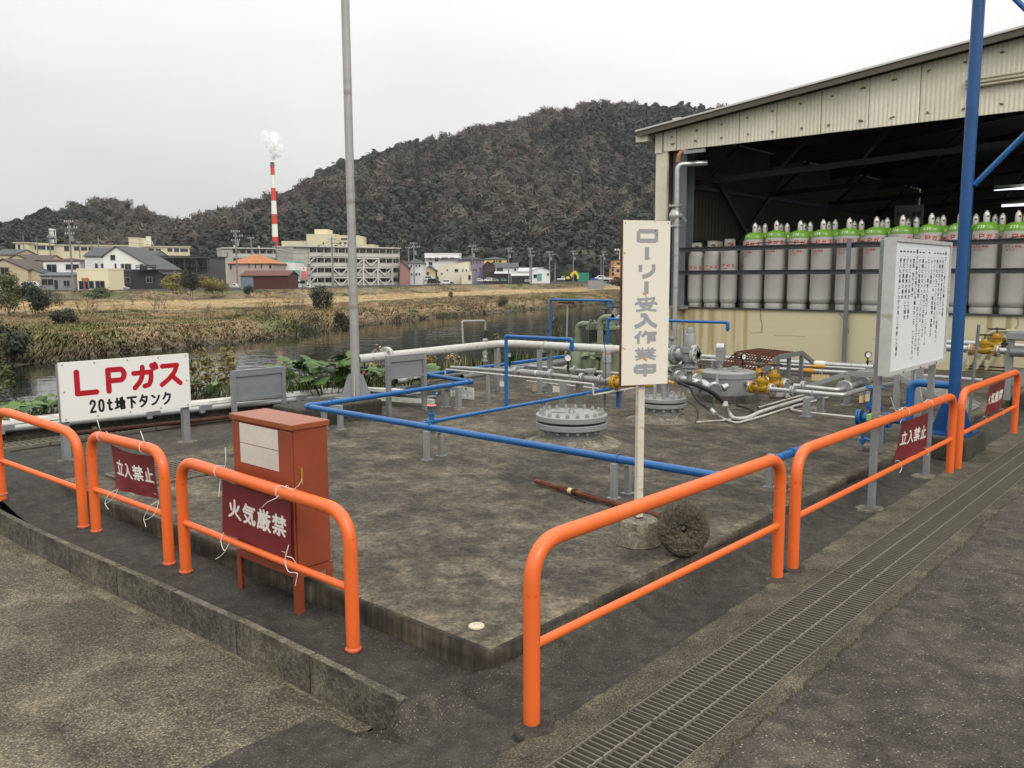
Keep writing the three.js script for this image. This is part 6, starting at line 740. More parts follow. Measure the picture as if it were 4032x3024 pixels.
house('cream_building','large cream building with two round windows on the hillside behind the flats','building',[-252.31,9.36,-176.39],0.726,9.93,6.58,16,{t:'flat',over:0.04},m.bCream,m.bCream,[[5.67,3.37,6.07,4.01]],{round:[[4.2,2.3],[10.2,2.3]]});
house('cream_building','cream building wing with small square windows right of the round windows','building',[-246.48,9.38,-184.26],0.726,8.25,6.14,16,{t:'flat',over:0.04},m.bCream,m.bCream,[[2.14,4.85,2.71,5.53],[2.91,4.85,3.48,5.53],[3.64,4.85,4.21,5.53],[1.34,3.51,2.14,4.04],[3.16,3.51,3.96,4.04]]);
house('cream_building','small roof house on top of the large cream building','building',[-254.21,15.91,-181.22],0.726,4.72,1.91,8,{t:'flat',over:0.05},m.bCream,m.bCream,[]);
house('cream_building','low cream wall right of the large cream building','building',[-240.79,9.35,-189.31],0.726,6.07,2.99,10,{t:'flat',over:0.04},m.bCream,m.bCream,[]);
house('house','pink house with a steep brown gable right of the flats','house',[-161.19,0.14,-139.77],0.726,2.08,3.57,9,{t:'gable',rise:1.64,xa:0.23,over:0.32},m.bPink,m.bRoofBrownDark,[]);
house('house','off-white two-storey house with a grey hip roof right of the flats','house',[-163.05,0.74,-143.61],0.726,4.13,4.01,9,{t:'hip',rise:1.16,over:0.26},m.bWhite2,m.bRoofGrey,[[1.1,3.14,1.45,3.57],[2.38,3.17,2.76,3.57],[3.2,3.17,3.54,3.57],[1.16,1.02,1.51,1.48],[2.38,1.07,2.76,1.48],[3.14,1.13,3.49,1.48]]);
house('house','small dark house with a grey gable below the white flats','house',[-171.93,0.79,-157.3],0.726,3.37,2.2,7,{t:'gable',rise:1.11,xa:1.87,over:0.35},m.bTan,m.bRoofGrey,[[0.56,0.58,1.65,1.83]]);
house('apartment_building','white flat-roofed block of flats with balconies on the right','apartment building',[-190.34,3.59,-175.14],0.726,10.39,4.48,10,{t:'flat',over:0.15},m.bWhite,m.bWhite,[[1.14,2.86,1.94,3.45],[3.05,2.37,3.95,3.55],[5.12,2.93,6.85,3.55],[7.55,2.93,8.65,3.55],[1.14,1.2,2.18,2.06]],{rail:[3.4]});
house('house','cream modern house with a slanting roof line and small windows','house',[-170.08,-0.47,-161.42],0.726,8.31,4.72,10,{t:'shed',rise:1.05,over:0.03},m.bCream2,m.bCream2,[[2.27,3.49,2.6,3.79],[4.46,3.16,5.37,3.87],[0.78,2.46,1.08,2.86],[6.55,3.16,6.85,3.79],[7.48,3.16,7.76,3.79],[6.68,1.6,6.93,1.95]]);
house('house','lower cream front of the modern house by the road','house',[-161.09,-0.45,-161.32],0.726,2.77,2.83,5,{t:'flat',over:0.02},m.bCream2,m.bCream2,[[1.84,0.99,2.45,2.15]]);
house('house','lilac two-storey house with a dark hip roof','house',[-177.57,0.39,-176.5],0.726,7.27,5.89,10,{t:'hip',rise:1.19,over:0.37},m.bLilac,m.bRoofDark,[[3.5,4.63,4.58,5.57],[5.25,4.57,5.66,5.38],[6.19,4.76,6.6,5.38],[4.31,2.61,4.63,3.15],[4.98,2.61,5.39,3.15],[6.19,2.96,6.6,3.55]]);
house('house','yellow house with a grey hip roof','house',[-186.17,0.43,-195.83],0.726,7.63,6.29,10,{t:'hip',rise:0.8,over:0.32},m.bYellow,m.bRoofGrey,[[2.97,4.84,3.35,5.42],[3.46,4.93,3.93,5.92],[4.34,5.36,4.66,5.92],[5.09,5.22,5.44,5.92],[5.5,5.22,5.94,5.92]]);
house('house','dark brown house in front of the yellow house','house',[-169.35,0.38,-178.4],0.726,3.71,3.94,9,{t:'gable',rise:1.17,xa:1.33,over:0.29},m.bBrown,m.bRoofBrownDark,[[2.12,2.43,2.52,2.83]]);
house('house','white house with a grey gable roof and a lean-to beside it','house',[-161.17,-0.01,-174.81],0.726,6.28,3.73,9,{t:'gableside',rise:1.28,over:0.28},m.bWhite2,m.bRoofGrey,[[0.38,2.78,2.05,3.67],[5.25,2.96,5.72,3.42]]);
house('shed','lean-to with a pale roof in front of the white house','shed',[-157.16,-0.11,-170.27],0.726,4.25,2.22,4,{t:'gableside',rise:0.41,over:0.28},m.bDark,m.bRoofPale,[]);
house('shed','white carport roof in front of the white shed','shed',[-152.55,-0.11,-171.66],0.726,4.83,1.58,4,{t:'gableside',rise:0.48,over:0.14},m.bDark,m.bRoofPale,[]);
house('shed','white shed with a low gable and turquoise doors','shed',[-155.19,-0.06,-182.81],0.726,5.43,2.88,9,{t:'gable',rise:0.86,xa:2.97,over:0.21},m.bWhite,m.bRoofPale,[[0.9,0.99,1.81,1.9],[4.65,1.64,5.17,2.21],[1.94,0.22,2.51,2.1,'bTealDoor'],[2.56,0.22,3.13,2.1,'bTealDoor']]);
house('shed','long grey roof of the white shed behind the carport','shed',[-165.71,0.46,-189.74],0.726,6.65,2.21,8,{t:'gableside',rise:1.05,over:0.15},m.bWhite2,m.bRoofPale,[]);
house('house','orange three-storey building beside the lorry sign','building',[-151.42,-0.1,-218.5],0.726,4.89,6.21,10,{t:'flat',over:0.16},m.bOrange,m.bRoofDark,[[0.68,4.98,1.62,5.61],[0.63,2.56,1.54,3.5],[2.05,4.98,2.48,5.61]],{bands:true});
house('house','low brown annexe left of the orange building','building',[-152.13,-0.1,-217.88],0.726,1,3.84,6,{t:'flat',over:0.08},m.bOrange,m.bBrown,[[0.14,2.85,0.71,3.62],[0.09,1.57,0.85,2.48]]);
house('retaining_wall','grey concrete wall panel on the levee by the excavator','wall',[-114.07,-0.91,-154.45],0.726,3.4,1.05,1,{t:'flat',over:0.01},m.bGrey,m.bGrey,[]);
house('net_fence','green construction net fence behind the excavator','fence',[-183.09,0.33,-241.69],0.726,3.91,1.91,0.4,{t:'flat',over:0.01},m.bNet,m.bNet,[]);
house('container','blue tarpaulin-covered bin by the road on the right','container',[-138.88,-0.23,-189.17],0.726,2.02,0.68,3,{t:'flat',over:0.01},m.bBlue,m.bBlue,[]);
utilityPole('grey utility pole with crossarms beside the cream garage',[-147.77,-0.54,-57.19],11.52,3);
utilityPole('utility pole in front of the orange-roofed house',[-150.34,0.58,-88.8],10.01,3);
utilityPole('short pole with a single crossarm behind the flats',[-180.29,6.9,-110.48],4.02,1);
utilityPole('utility pole between the orange roof and the flats',[-157.71,0.98,-102.55],7.14,2);
utilityPole('utility pole in front of the flats left of the tall pole',[-147.02,-0.65,-109.06],10.37,2);
utilityPole('utility pole at the right end of the flats',[-150.94,0.07,-135.37],9.43,2);
utilityPole('dark utility pole in front of the lilac house',[-144.14,-0.27,-148.09],9.23,2);
utilityPole('utility pole beside the white house with the lean-to',[-149.02,-0.06,-166.71],9,2);
utilityPole('utility pole left of the blue banner by the white shed',[-146.79,-0.11,-172.73],8.99,2);
utilityPole('shorter pole just right of the white shed gable end',[-145.83,0.03,-172.26],7.06,1);
utilityPole('utility pole right of the white shed',[-152.45,0.04,-187.95],8.36,2);
utilityPole('plain thin pole right of the white shed',[-151.3,0.04,-188.97],4.97,0);
utilityPole('utility pole left of the excavator arm',[-159.74,0.04,-208.45],9.14,2);
utilityPole('utility pole behind the parked cars on the right',[-165.18,0.22,-230.61],7.99,1);
utilityPole('taller utility pole behind the parked cars on the right',[-167.53,0.19,-235.26],9.41,2);
utilityPole('thin net pole in front of the left school block',[-264.56,7.86,-89.76],5.41,0);
utilityPole('second net pole in front of the school',[-261.65,7.48,-92.28],4.9,0);
utilityPole('third net pole beside the white water tower',[-258.91,7.33,-94.68],7.71,0);
utilityPole('net pole at the right end of the green net',[-250.14,7.28,-102.47],4.47,0);
utilityPole('pole right of the green net in front of the school',[-248.58,7.27,-103.85],6.05,0);
utilityPole('pole in front of the middle school wing',[-247.43,7.17,-98.11],4.38,1);
utilityPole('thin double pole behind the pink house',[-182.32,0.63,-161.53],9.15,1);
floodlight('floodlight mast with two rows of lamps behind the excavator',[-205.58,1.5,-262.37],10.7,7);
floodlight('lower floodlight mast left of the tall one',[-206.33,1.51,-261.71],9.22,6);
floodlight('small floodlight pole on the hill foot',[-199.78,9.23,-268.85],3.27,2);
floodlight('floodlight cluster above the yellow house',[-224.82,8.97,-246.57],2.58,4);
floodlight('floodlight cluster above the orange building',[-172.69,8.13,-252.26],2.34,4);
car('white minivan parked by the low grey house',[-166.02,-0.69,-57.14],0.726,3.47,'van',m.cWhite,1);
car('silver hatchback parked below the black and white house',[-153.98,-0.76,-67.82],0.726,2.56,'car',m.cSilver,1);
car('white car half hidden by the bamboo',[-150.51,-0.6,-88.45],0.726,1.98,'van',m.cWhite,0.4);
car('small white van parked below the red signboard',[-145.4,-0.77,-99.7],0.726,2.86,'kei',m.cWhite,-1);
car('white flatbed truck behind the small white van',[-143.78,-0.78,-101.14],0.726,1.53,'truck',m.cWhite,-1);
car('white van parked right of the flats',[-162.57,0.22,-145.3],0.726,2.58,'van',m.cWhite,1);
car('white car between the vans right of the flats',[-161.45,0.14,-147.62],0.726,1.95,'car',m.cWhite,1);
car('white van with a dark car in front of it',[-160.11,0.32,-148.84],0.726,2.92,'van',m.cWhite,1);
car('black people carrier by the road',[-154.78,-0.46,-145.35],0.726,3.15,'van',m.cBlack,1);
car('white kei van in front of the cream house',[-154.03,-0.49,-148.71],0.726,2.04,'kei',m.cWhite,-1);
car('dark hatchback in front of the cream house',[-153,-0.43,-149.63],0.726,1.4,'car',m.cBlack,1);
car('white van behind the white panels',[-156.71,0.08,-163.95],0.726,1.62,'van',m.cWhite,1);
car('white high-roofed van by the brown house',[-155.87,0.07,-166.05],0.726,2.04,'van',m.cWhite,-1);
car('pale gold minivan by the brown house',[-154.4,0.06,-167.35],0.726,1.83,'van',m.cTan,1);
car('teal car under the lean-to',[-154.05,0.1,-170.37],0.726,1.71,'car',m.cTeal,1);
car('silver car in front of the white shed',[-145.23,-0.08,-170.07],0.726,1.73,'car',m.cSilver,1);
car('small white truck beside the excavator',[-156.28,0.11,-198.05],0.726,2.25,'truck',m.cWhite,1);
car('white van parked at the right near the orange building',[-154.85,0.15,-215.5],0.726,2.99,'van',m.cWhite,-1);
car('white car parked next to the van at the right',[-152.93,0.14,-217.2],0.726,2.36,'car',m.cWhite,1);
car('dark car in front of the orange building',[-146.69,0.17,-213.31],0.726,2.45,'car',m.cBlack,1);
car('green car half behind the concrete wall',[-125.51,-0.75,-178.03],0.726,1.81,'car',m.cTeal,1);
flats('apartment_building','grey four-storey block of flats with galleries and white cross braces behind the tall pole',[-168.59,-0.9,-114.14],1.415,28.46,9.35,4,13,true);
flats('apartment_building','second grey block of flats with the number 2, behind the orange roof',[-197.81,1.88,-112.94],1.198,17.71,6.82,3,9,false);
chimney([-290.4,10.3,-188.58],34.88,1.49);
plume([-294.38,51.59,-192.12],0.1);
waterTower('white steel water tower with a round dish tank on the left school roof',[-282.47,12.2,-104.26],4.17,0);
waterTower('white round water tank on splayed legs on the right school wing',[-266.14,11.49,-126.73],2.82,1);
latticeTower([-429.51,33.35,-197.1],7.02);
excavator([-147,0.18,-190.12],0.07);
redSign([-143.2,0.5,-99.18],1.31,2.93);
roundSign([-149.45,-0.59,-59.73],0.04);
wire([-157.37,10.36,-47.83],[-148.7,10.76,-58.3],1.2);
wire([-148.7,10.76,-58.3],[-151.14,10.31,-89.76],1.5);
wire([-151.14,10.31,-89.76],[-158.27,7.85,-103.23],1.2);
wire([-158.27,7.85,-103.23],[-147.85,9.43,-110.06],1.5);
wire([-147.85,9.43,-110.06],[-151.69,9.19,-136.27],1.8);
wire([-151.69,9.19,-136.27],[-144.87,8.65,-148.97],1.5);
wire([-144.87,8.65,-148.97],[-149.73,8.6,-167.57],1);
wire([-149.73,8.6,-167.57],[-147.5,8.54,-173.58],1);
wire([-147.5,8.54,-173.58],[-153.11,8.05,-188.74],1);
wire([-153.11,8.05,-188.74],[-160.46,8.79,-209.31],1);
wire([-160.46,8.79,-209.31],[-168.27,9.19,-236.15],1);
wire([-157.33,9.78,-47.78],[-148.65,10.18,-58.25],1.2);
wire([-148.65,10.18,-58.25],[-151.09,9.62,-89.69],1.5);
wire([-151.09,9.62,-89.69],[-158.23,7.25,-103.17],1.2);
wire([-158.23,7.25,-103.17],[-147.79,8.69,-109.98],1.5);
wire([-147.79,8.69,-109.98],[-151.62,8.35,-136.19],1.8);
wire([-151.62,8.35,-136.19],[-144.82,8.05,-148.91],1.5);
wire([-144.82,8.05,-148.91],[-149.68,7.95,-167.5],1);
wire([-149.68,7.95,-167.5],[-147.45,7.88,-173.51],1);
wire([-147.45,7.88,-173.51],[-153.06,7.45,-188.68],1);
wire([-153.06,7.45,-188.68],[-160.4,8.14,-209.25],1);
wire([-160.4,8.14,-209.25],[-168.22,8.59,-236.09],1);
wire([-157.24,8.72,-47.67],[-148.56,9.09,-58.14],1.2);
wire([-148.56,9.09,-58.14],[-150.98,8.34,-89.57],1.5);
wire([-150.98,8.34,-89.57],[-158.13,6.13,-103.06],1.2);
wire([-158.13,6.13,-103.06],[-147.68,7.31,-109.85],1.5);
wire([-147.68,7.31,-109.85],[-151.49,6.8,-136.03],1.8);
wire([-151.49,6.8,-136.03],[-144.73,6.94,-148.8],1.5);
wire([-144.73,6.94,-148.8],[-149.58,6.75,-167.38],1);
wire([-149.58,6.75,-167.38],[-147.35,6.66,-173.39],1);
wire([-147.35,6.66,-173.39],[-152.97,6.33,-188.57],1);
wire([-152.97,6.33,-188.57],[-160.3,6.93,-209.13],1);
wire([-160.3,6.93,-209.13],[-168.13,7.49,-235.98],1);
const ridgeBig=[[-549.8,23.01,-271.31],[-537.36,24.61,-282.63],[-526.31,27.89,-293.01],[-517.73,30.67,-301.1],[-511.66,33.31,-306.94],[-500.24,36.58,-317.65],[-493.74,40.22,-324.03],[-490.52,43.87,-327.52],[-485.44,47.84,-332.71],[-480.12,50.48,-337.88],[-476.33,54.8,-341.99],[-469.9,60.77,-348.72],[-457.87,67.37,-360.54],[-445.74,72.81,-372.24],[-434.37,78.25,-383.27],[-428.52,80.55,-388.86],[-407.53,85.28,-408.31],[-398.41,89.06,-417.05],[-387.66,89.84,-426.73],[-379.68,93.8,-434.49],[-371.5,95.26,-442.01],[-363.53,99.22,-449.76],[-352.96,100.66,-459.4],[-344.91,103.79,-467.07],[-329.44,103.7,-480.8],[-321.19,104.33,-488.23],[-313.81,101.79,-494.34],[-305.58,102.58,-501.79],[-294.72,102.02,-511.34],[-271.7,97.39,-530.98],[-220.28,83.78,-574.3],[-142.87,60.03,-638.95]];
const ridgeLeft=[[-532.04,15.38,-110.33],[-508.15,18.45,-132.07],[-493.71,19.01,-144.99],[-484.09,19.47,-153.6],[-479.68,20.99,-157.78],[-473.22,19.93,-163.34],[-467.81,21.18,-168.35],[-463.61,25.26,-172.78],[-454.83,30.07,-181.4],[-448.42,29.53,-187],[-443.2,33.08,-192.24],[-439.43,31.78,-195.37],[-433.83,29.45,-199.94],[-426.28,26.85,-206.2],[-420.43,22.72,-210.68],[-414.73,19.11,-215.12],[-405.51,18.55,-223.21],[-396.79,14.66,-230.29]];
// ---------------------------------------------------------------- orange barriers, banners, signs near the pad
function barrier(label, A, B, hA, hB, low = 0.45, footing = null) {
const t = thing('barrier', label, 'barrier', A, 0, 'orange tube barriers round the tank pad'), a = V(0,0,0), b = v3(B).sub(v3(A));
const R = 0.0302, rise = (h) => V(0, h, 0);
add('frame', [pipe([a.clone().add(V(0,-0.05,0)), a.clone().add(rise(hA)), b.clone().add(rise(hB)), b.clone().add(V(0,-0.05,0))], R, 0.155,20)], m.orange, t);
const l0 = a.clone().add(rise(hA * low)), l1 = b.clone().add(rise(hB * low));
add('lower_rail', [cyl(l0, l1,0.0172,0.0172,16)], m.orange, t);
for (const p of [a, b]) { const g = lathe([[R, 0.006],[R + 0.003,0.003],[R + 0.006,0.0],[R + 0.007,-0.004]], p.x, p.y, p.z, 18); add('paint_ring', [g], m.orangeRing, t); }
if (footing) for (const [p, s] of footing) { const g = new THREE.CylinderGeometry(0.07 * s, 0.11 * s, 0.05,18,3); const q = g.attributes.position; for (let i = 0; i < q.count; i++) { const k = 1 + 0.35 * (fbm(atan2(q.getX(i), abs(q.getZ(i))) * 2 + 9,5,3) - 0.5); q.setXYZ(i, q.getX(i) * k, q.getY(i), q.getZ(i) * k * 1.2); } g.computeVertexNormals(); const o = p === 'a' ? a : b; g.translate(o.x + 0.02, o.y - 0.012, o.z + 0.01); add('footing', [g], m.concreteDark, t); }
return t;
}
m.orangeRing = paint('#c8582c', 0.6);
barrier('orange barrier in front of the white lorry sign, nearest of the three along the drain', [-1.843,0,-2.175],[-1.819,0,-4.159],0.672,0.660,0.445,[['a', 1],['b', 1.1]]);
barrier('orange barrier along the drain carrying a red no-entry banner below the rules board', [-1.815,0,-4.349],[-1.798,0,-7.343],0.655,0.636,0.445,[['a', 0.8]]);
barrier('orange barrier along the drain at the right edge, carrying a red no-fire banner', [-1.791,0,-7.551],[-1.788,0,-9.614],0.644,0.632,0.445);
barrier('orange barrier in front of the red cabinet, carrying the large no-fire banner', [-4.32,0,-2.16],[-2.841,0,-2.155],0.620,0.600,0.44);
barrier('short orange barrier carrying a sagging red no-entry banner, left of the red cabinet', [-5.466,0,-2.154],[-4.519,0,-2.164],0.623,0.637,0.43);
barrier('orange barrier without banner cut by the left edge of the photo', [-6.519,0.1,-1.951],[-5.626,0.0,-2.14],0.60,0.603,0.40);

function bannerCloth(name, label, mat, q, ties, bend = 0.006, seed = 1) {
const [tl, tr, br, bl] = q.map((p) => V(...p)), o = tl.clone(), t = thing('banner', label, 'banner', o.toArray());
const n = tr.clone().sub(tl).cross(tl.clone().sub(bl)).normalize();
const g = gridMesh(24,16, (u, v) => { const p = tl.clone().lerp(tr, u).lerp(bl.clone().lerp(br, u), v).sub(o); const w = bend * (sin(u * 5 + seed + v * 2) + 0.6 * sin(u * 11 + seed * 2 - v * 3) * v) + bend * 3 * (fbm(u * 3 + seed, v * 3,3) - 0.5) * v; p.addScaledVector(n, w); p.y -= 0.012 * sin(u * PI) * (1 - v); return p.toArray(); });
const uv = []; for (let j = 0; j <= 16; j++) for (let i = 0; i <= 24; i++) uv.push(i / 24,1 - j / 16); g.setAttribute('uv', new THREE.Float32BufferAttribute(uv, 2));
add('cloth', [g], mat, t, true);
for (const pts of ties) { const c = pts.map((p) => V(...p).sub(o)); add('cable_tie', [hose(c, 0.0019,26,6)], m.tie, t); }
return t;
}
const loop = (p, r, ax, n = 10, a0 = 0, a1 = 2 * PI) => Array.from({ length: n + 1 }, (_, i) => { const a = lerp(a0, a1, i / n); return ax === 'x' ? [p[0] + 0.012 * (i / n - 0.5), p[1] + r * cos(a), p[2] + r * sin(a)] : [p[0] + r * sin(a), p[1] + r * cos(a), p[2] + 0.012 * (i / n - 0.5)]; });
bannerCloth('banner', 'dark red banner with four white characters hung on the barrier by the red cabinet', pm.noFire, [[-3.903,0.576,-2.172],[-3.297,0.569,-2.172],[-3.316,0.278,-2.172],[-3.932,0.289,-2.172]],[
[[-3.788,0.762,-2.13],[-3.785,0.674,-2.125],...loop([-3.9,0.619,-2.16],0.034, 'x', 10,0.4,5.6),[-3.886,0.585,-2.15],[-3.873,0.499,-2.13]],
[[-3.141,0.707,-2.13],[-3.178,0.656,-2.12],...loop([-3.348,0.608,-2.16],0.034, 'x', 10,0.5,5.6),[-3.32,0.599,-2.125],[-3.425,0.548,-2.12],[-3.462,0.52,-2.12]],
[[-3.861,0.313,-2.14],[-3.875,0.267,-2.13],[-3.826,0.229,-2.12],[-3.796,0.27,-2.13],[-3.821,0.228,-2.12],[-3.877,0.186,-2.12],[-3.922,0.163,-2.12]],
[[-3.267,0.377,-2.13],[-3.275,0.335,-2.12],[-3.288,0.296,-2.12],[-3.264,0.253,-2.12],[-3.193,0.26,-2.12],[-3.199,0.232,-2.12],[-3.213,0.197,-2.12]],
[[-3.274,0.323,-2.12],[-3.245,0.319,-2.13],[-3.244,0.288,-2.15]]],0.003,2);
bannerCloth('banner', 'dark red banner with white no-entry characters sagging under the short barrier on the left', pm.noEntry, [[-5.233,0.582,-2.17],[-4.668,0.588,-2.172],[-4.637,0.338,-2.175],[-5.144,0.317,-2.17]],[
[[-5.281,0.734,-2.13],[-5.229,0.685,-2.12],...loop([-5.277,0.631,-2.155],0.034, 'x', 10,0.4,5.8)],
[[-4.706,0.735,-2.13],[-4.645,0.682,-2.12],...loop([-4.724,0.633,-2.16],0.034, 'x', 10,0.4,5.8)],
[[-5.104,0.327,-2.15],[-5.18,0.288,-2.13],[-5.227,0.221,-2.12],[-5.11,0.285,-2.13],[-5.093,0.331,-2.15]],[[-5.227,0.221,-2.12],[-5.181,0.193,-2.12]],
[[-4.572,0.352,-2.15],[-4.646,0.306,-2.13],[-4.711,0.22,-2.12],[-4.588,0.277,-2.13],[-4.572,0.349,-2.15]],[[-4.711,0.22,-2.12],[-4.687,0.181,-2.12]]],0.010,5);
bannerCloth('banner', 'dark red banner with white no-entry characters on the barrier below the rules board', pm.noEntry, [[-1.822,0.585,-6.141],[-1.822,0.576,-6.734],[-1.815,0.289,-6.721],[-1.815,0.321,-6.022]],[
[[-1.79,0.799,-5.761],[-1.78,0.697,-5.848],...loop([-1.806,0.653,-6.121],0.034, 'z', 10,0,6),[-1.79,0.59,-5.992]],
[[-1.79,0.805,-6.387],[-1.78,0.688,-6.446],...loop([-1.806,0.642,-6.676],0.034, 'z', 10,0,6)],
[[-1.8,0.323,-5.957],[-1.78,0.348,-5.921],[-1.775,0.315,-6.006],[-1.775,0.273,-6.024],[-1.775,0.252,-5.985]],[[-1.79,0.323,-6.6],[-1.775,0.308,-6.631],[-1.775,0.273,-6.638],[-1.78,0.272,-6.612]]],0.006,3);
bannerCloth('banner', 'dark red no-fire banner seen very obliquely on the far right barrier', pm.noFire, [[-1.812,0.59,-8.542],[-1.812,0.587,-9.19],[-1.806,0.318,-9.063],[-1.806,0.323,-8.43]],[
[[-1.79,0.323,-8.286],[-1.77,0.354,-8.243],[-1.77,0.306,-8.401]],[[-1.79,0.33,-8.922],[-1.77,0.339,-8.925],[-1.77,0.303,-9.018],[-1.77,0.269,-9.018]]],0.005,8);

// red-brown cabinet on legs
{
const x0 = -3.893, x1 = -3.352, z1 = -2.225, z0 = -2.432, t = thing('cabinet', 'red-brown steel cabinet on legs with two white sheets on its front', 'cabinet', [x0,0, z1]), w = x1 - x0, d = z1 - z0;
add('body', [rbx(0.004, w - 0.004,0.205,0.886,-d + 0.004,-0.012,0.006)], m.redBrown, t);
add('door', [rbx(0.012, w - 0.012,0.216,0.876,-0.014,0.0,0.005)], m.redBrown, t);
add('lid', [(() => { const g = rbx(-0.005, w + 0.005,0.884,0.912,-d - 0.005,0.006,0.004); return g; })()], m.lid, t);
add('base_frame', [bx(0, w, 0.165,0.203,-0.03,0), bx(0, w, 0.165,0.203,-d, -d + 0.03), bx(0,0.03,0.165,0.203,-d + 0.03,-0.03), bx(w - 0.03, w, 0.165,0.203,-d + 0.03,-0.03)], m.redBrown, t);
for (const [x, z] of [[0,0],[w, 0],[0,-d],[w, -d]]) { const s = x ? -1 : 1, q = z ? 1 : -1; add('leg', [bx(x, x + s * 0.036,-0.02,0.166, z, z + q * 0.005), bx(x, x + s * 0.005,-0.02,0.166, z + q * 0.005, z + q * 0.036)], m.redBrown, t); }
for (const [ya, yb] of [[0.671,0.772],[0.774,0.874]]) { const k = box(0.34, yb - ya - 0.002,0.0015,0.255, (ya + yb) / 2,0.0014); add('paper_notice', [k], m.paper, t); }
add('hinge', [bx(w - 0.002, w + 0.003,0.62,0.70,-0.05,-0.042)], m.yellow, t);
}
// LP gas sign
function postedBoard(name, label, cat, x, z0, z1, y0, y1, foot, face, back, postMat, o = {}) {   // a board across z, facing +x
const t = thing(name, label, cat, [x, foot, z0]), L = z0 - z1, th = o.th ?? 0.025;
const dz = o.inset ?? 0.02, ps = o.post ?? 0.045;
for (const z of [-dz, -L + dz]) { const p = add('post', [rbx(-th - ps, -th, 0, (o.full ? y1 : y1 - 0.02) - foot, z - ps / 2, z + ps / 2,0.004)], postMat, t); }
if (face) { const g = panel(L, y1 - y0,0,0,0); g.rotateY(PI / 2); g.translate(0.0015, (y0 + y1) / 2 - foot, -L / 2); add('printed_face', [g], face, t, true); }
add('board', [rbx(-th, 0, y0 - foot, y1 - foot, -L, 0,0.003)], back, t);
return t;
}
{
const t = postedBoard('gas_sign', 'white sign with red LP gas lettering on two galvanised posts, left', 'sign', -7.45,-2.722,-3.862,0.395,0.895,0.05, pm.lp, m.white, m.galv, { post: 0.06, inset: 0.035 });
const b = []; for (const z of [-0.03,-0.29,-0.57,-0.85,-1.11]) for (const y of [0.365,0.825]) b.push(cyl([0.001, y, z],[0.006, y, z],0.008,0.006,10)); for (const z of [-0.03,-1.11]) b.push(cyl([0.001,0.595, z],[0.006,0.595, z],0.008,0.006,10));
add('screw', b, m.galv, t); for (const z of [-0.035,-1.105]) add('base_mortar', [lathe([[0.0,0.018],[0.06,0.016],[0.13,0.003],[0.14,-0.01]],-0.055,0.0, z, 9)], m.mortar, t);
}
// rules board on two posts
{
const x = -1.86, t = thing('rules_board', 'white board full of small vertical writing on two steel posts beside the blue mast', 'sign', [x, 0,-5.80]), L = 1.30, y0 = 0.94, y1 = 1.825;
const g = panel(L - 0.03, y1 - y0 - 0.03); g.rotateY(PI / 2); g.translate(0.0315, (y0 + y1) / 2,-L / 2); add('printed_face', [g], pm.rules, t, true);
add('panel', [bx(-0.02,0.029, y0 + 0.012, y1 - 0.012,-L + 0.012,-0.012)], m.white, t);
add('frame', [bx(-0.03,0.042, y1 - 0.014, y1 + 0.012,-L - 0.01,0.01), bx(-0.03,0.042, y0 - 0.012, y0 + 0.014,-L - 0.01,0.01), bx(-0.03,0.042, y0 + 0.014, y1 - 0.014,-0.012,0.010), bx(-0.03,0.042, y0 + 0.014, y1 - 0.014,-L - 0.010,-L + 0.012)], m.boardFrame, t);
for (const z of [-0.07,-L - 0.02]) { add('post', [rbx(-0.075,-0.032,-0.02, z > -0.5 ? 1.83 : 1.0, z - 0.024, z + 0.024,0.004)], m.galv, t); add('base_mortar', [lathe([[0,0.014],[0.05,0.012],[0.10,0.002],[0.11,-0.01]],-0.054,0.0, z, 9)], m.mortar, t); }
add('bolt', [0.14,0.44,0.74].map((k) => cyl([0.0, y0 - 0.02,-L * k - 0.1],[0.046, y0 - 0.004,-L * k - 0.1],0.006,0.006,8)), m.rustDark, t);
add('tape_flag', [bx(-0.09,-0.07,0.62,0.66,-0.12,0.0), bx(-0.1,-0.02,0.645,0.652,-0.05,-0.09)], m.greenTag, t);
}
// white lorry sign on a post in a concrete base
{
const A = V(-2.566,0,-3.78), B = V(-2.42,0,-4.02), mid = A.clone().add(B).multiplyScalar(0.5), W = A.distanceTo(B), yaw = atan2(-(B.z - A.z), B.x - A.x);
const t = thing('lorry_sign', 'tall white sign with vertical grey lettering on a white post in a round concrete base', 'sign', [mid.x - 0.004,0.1, mid.z], yaw), y0 = 0.905, y1 = 1.79;
add('board', [rbx(-W / 2, W / 2, y0, y1,-0.028,0,0.003)], m.rimBrown, t);
add('printed_face', [panel(W - 0.004, y1 - y0 - 0.004,0, (y0 + y1) / 2,0.0015)], pm.lorry, t, true);
add('post', [rbx(-0.019,0.019,0.13,1.6,-0.068,-0.03,0.003)], m.postWhite, t);
add('rusty_collar', [bx(-0.0205,0.0205,0.12,0.155,-0.0695,-0.0285)], m.rust, t);
add('concrete_base', [lathe([[0.0,0.146],[0.095,0.146],[0.108,0.138],[0.112,0.12],[0.118,0.03],[0.128,0.004],[0.122,0.0]],0,0,-0.05,32)], m.mortarPale, t);
}
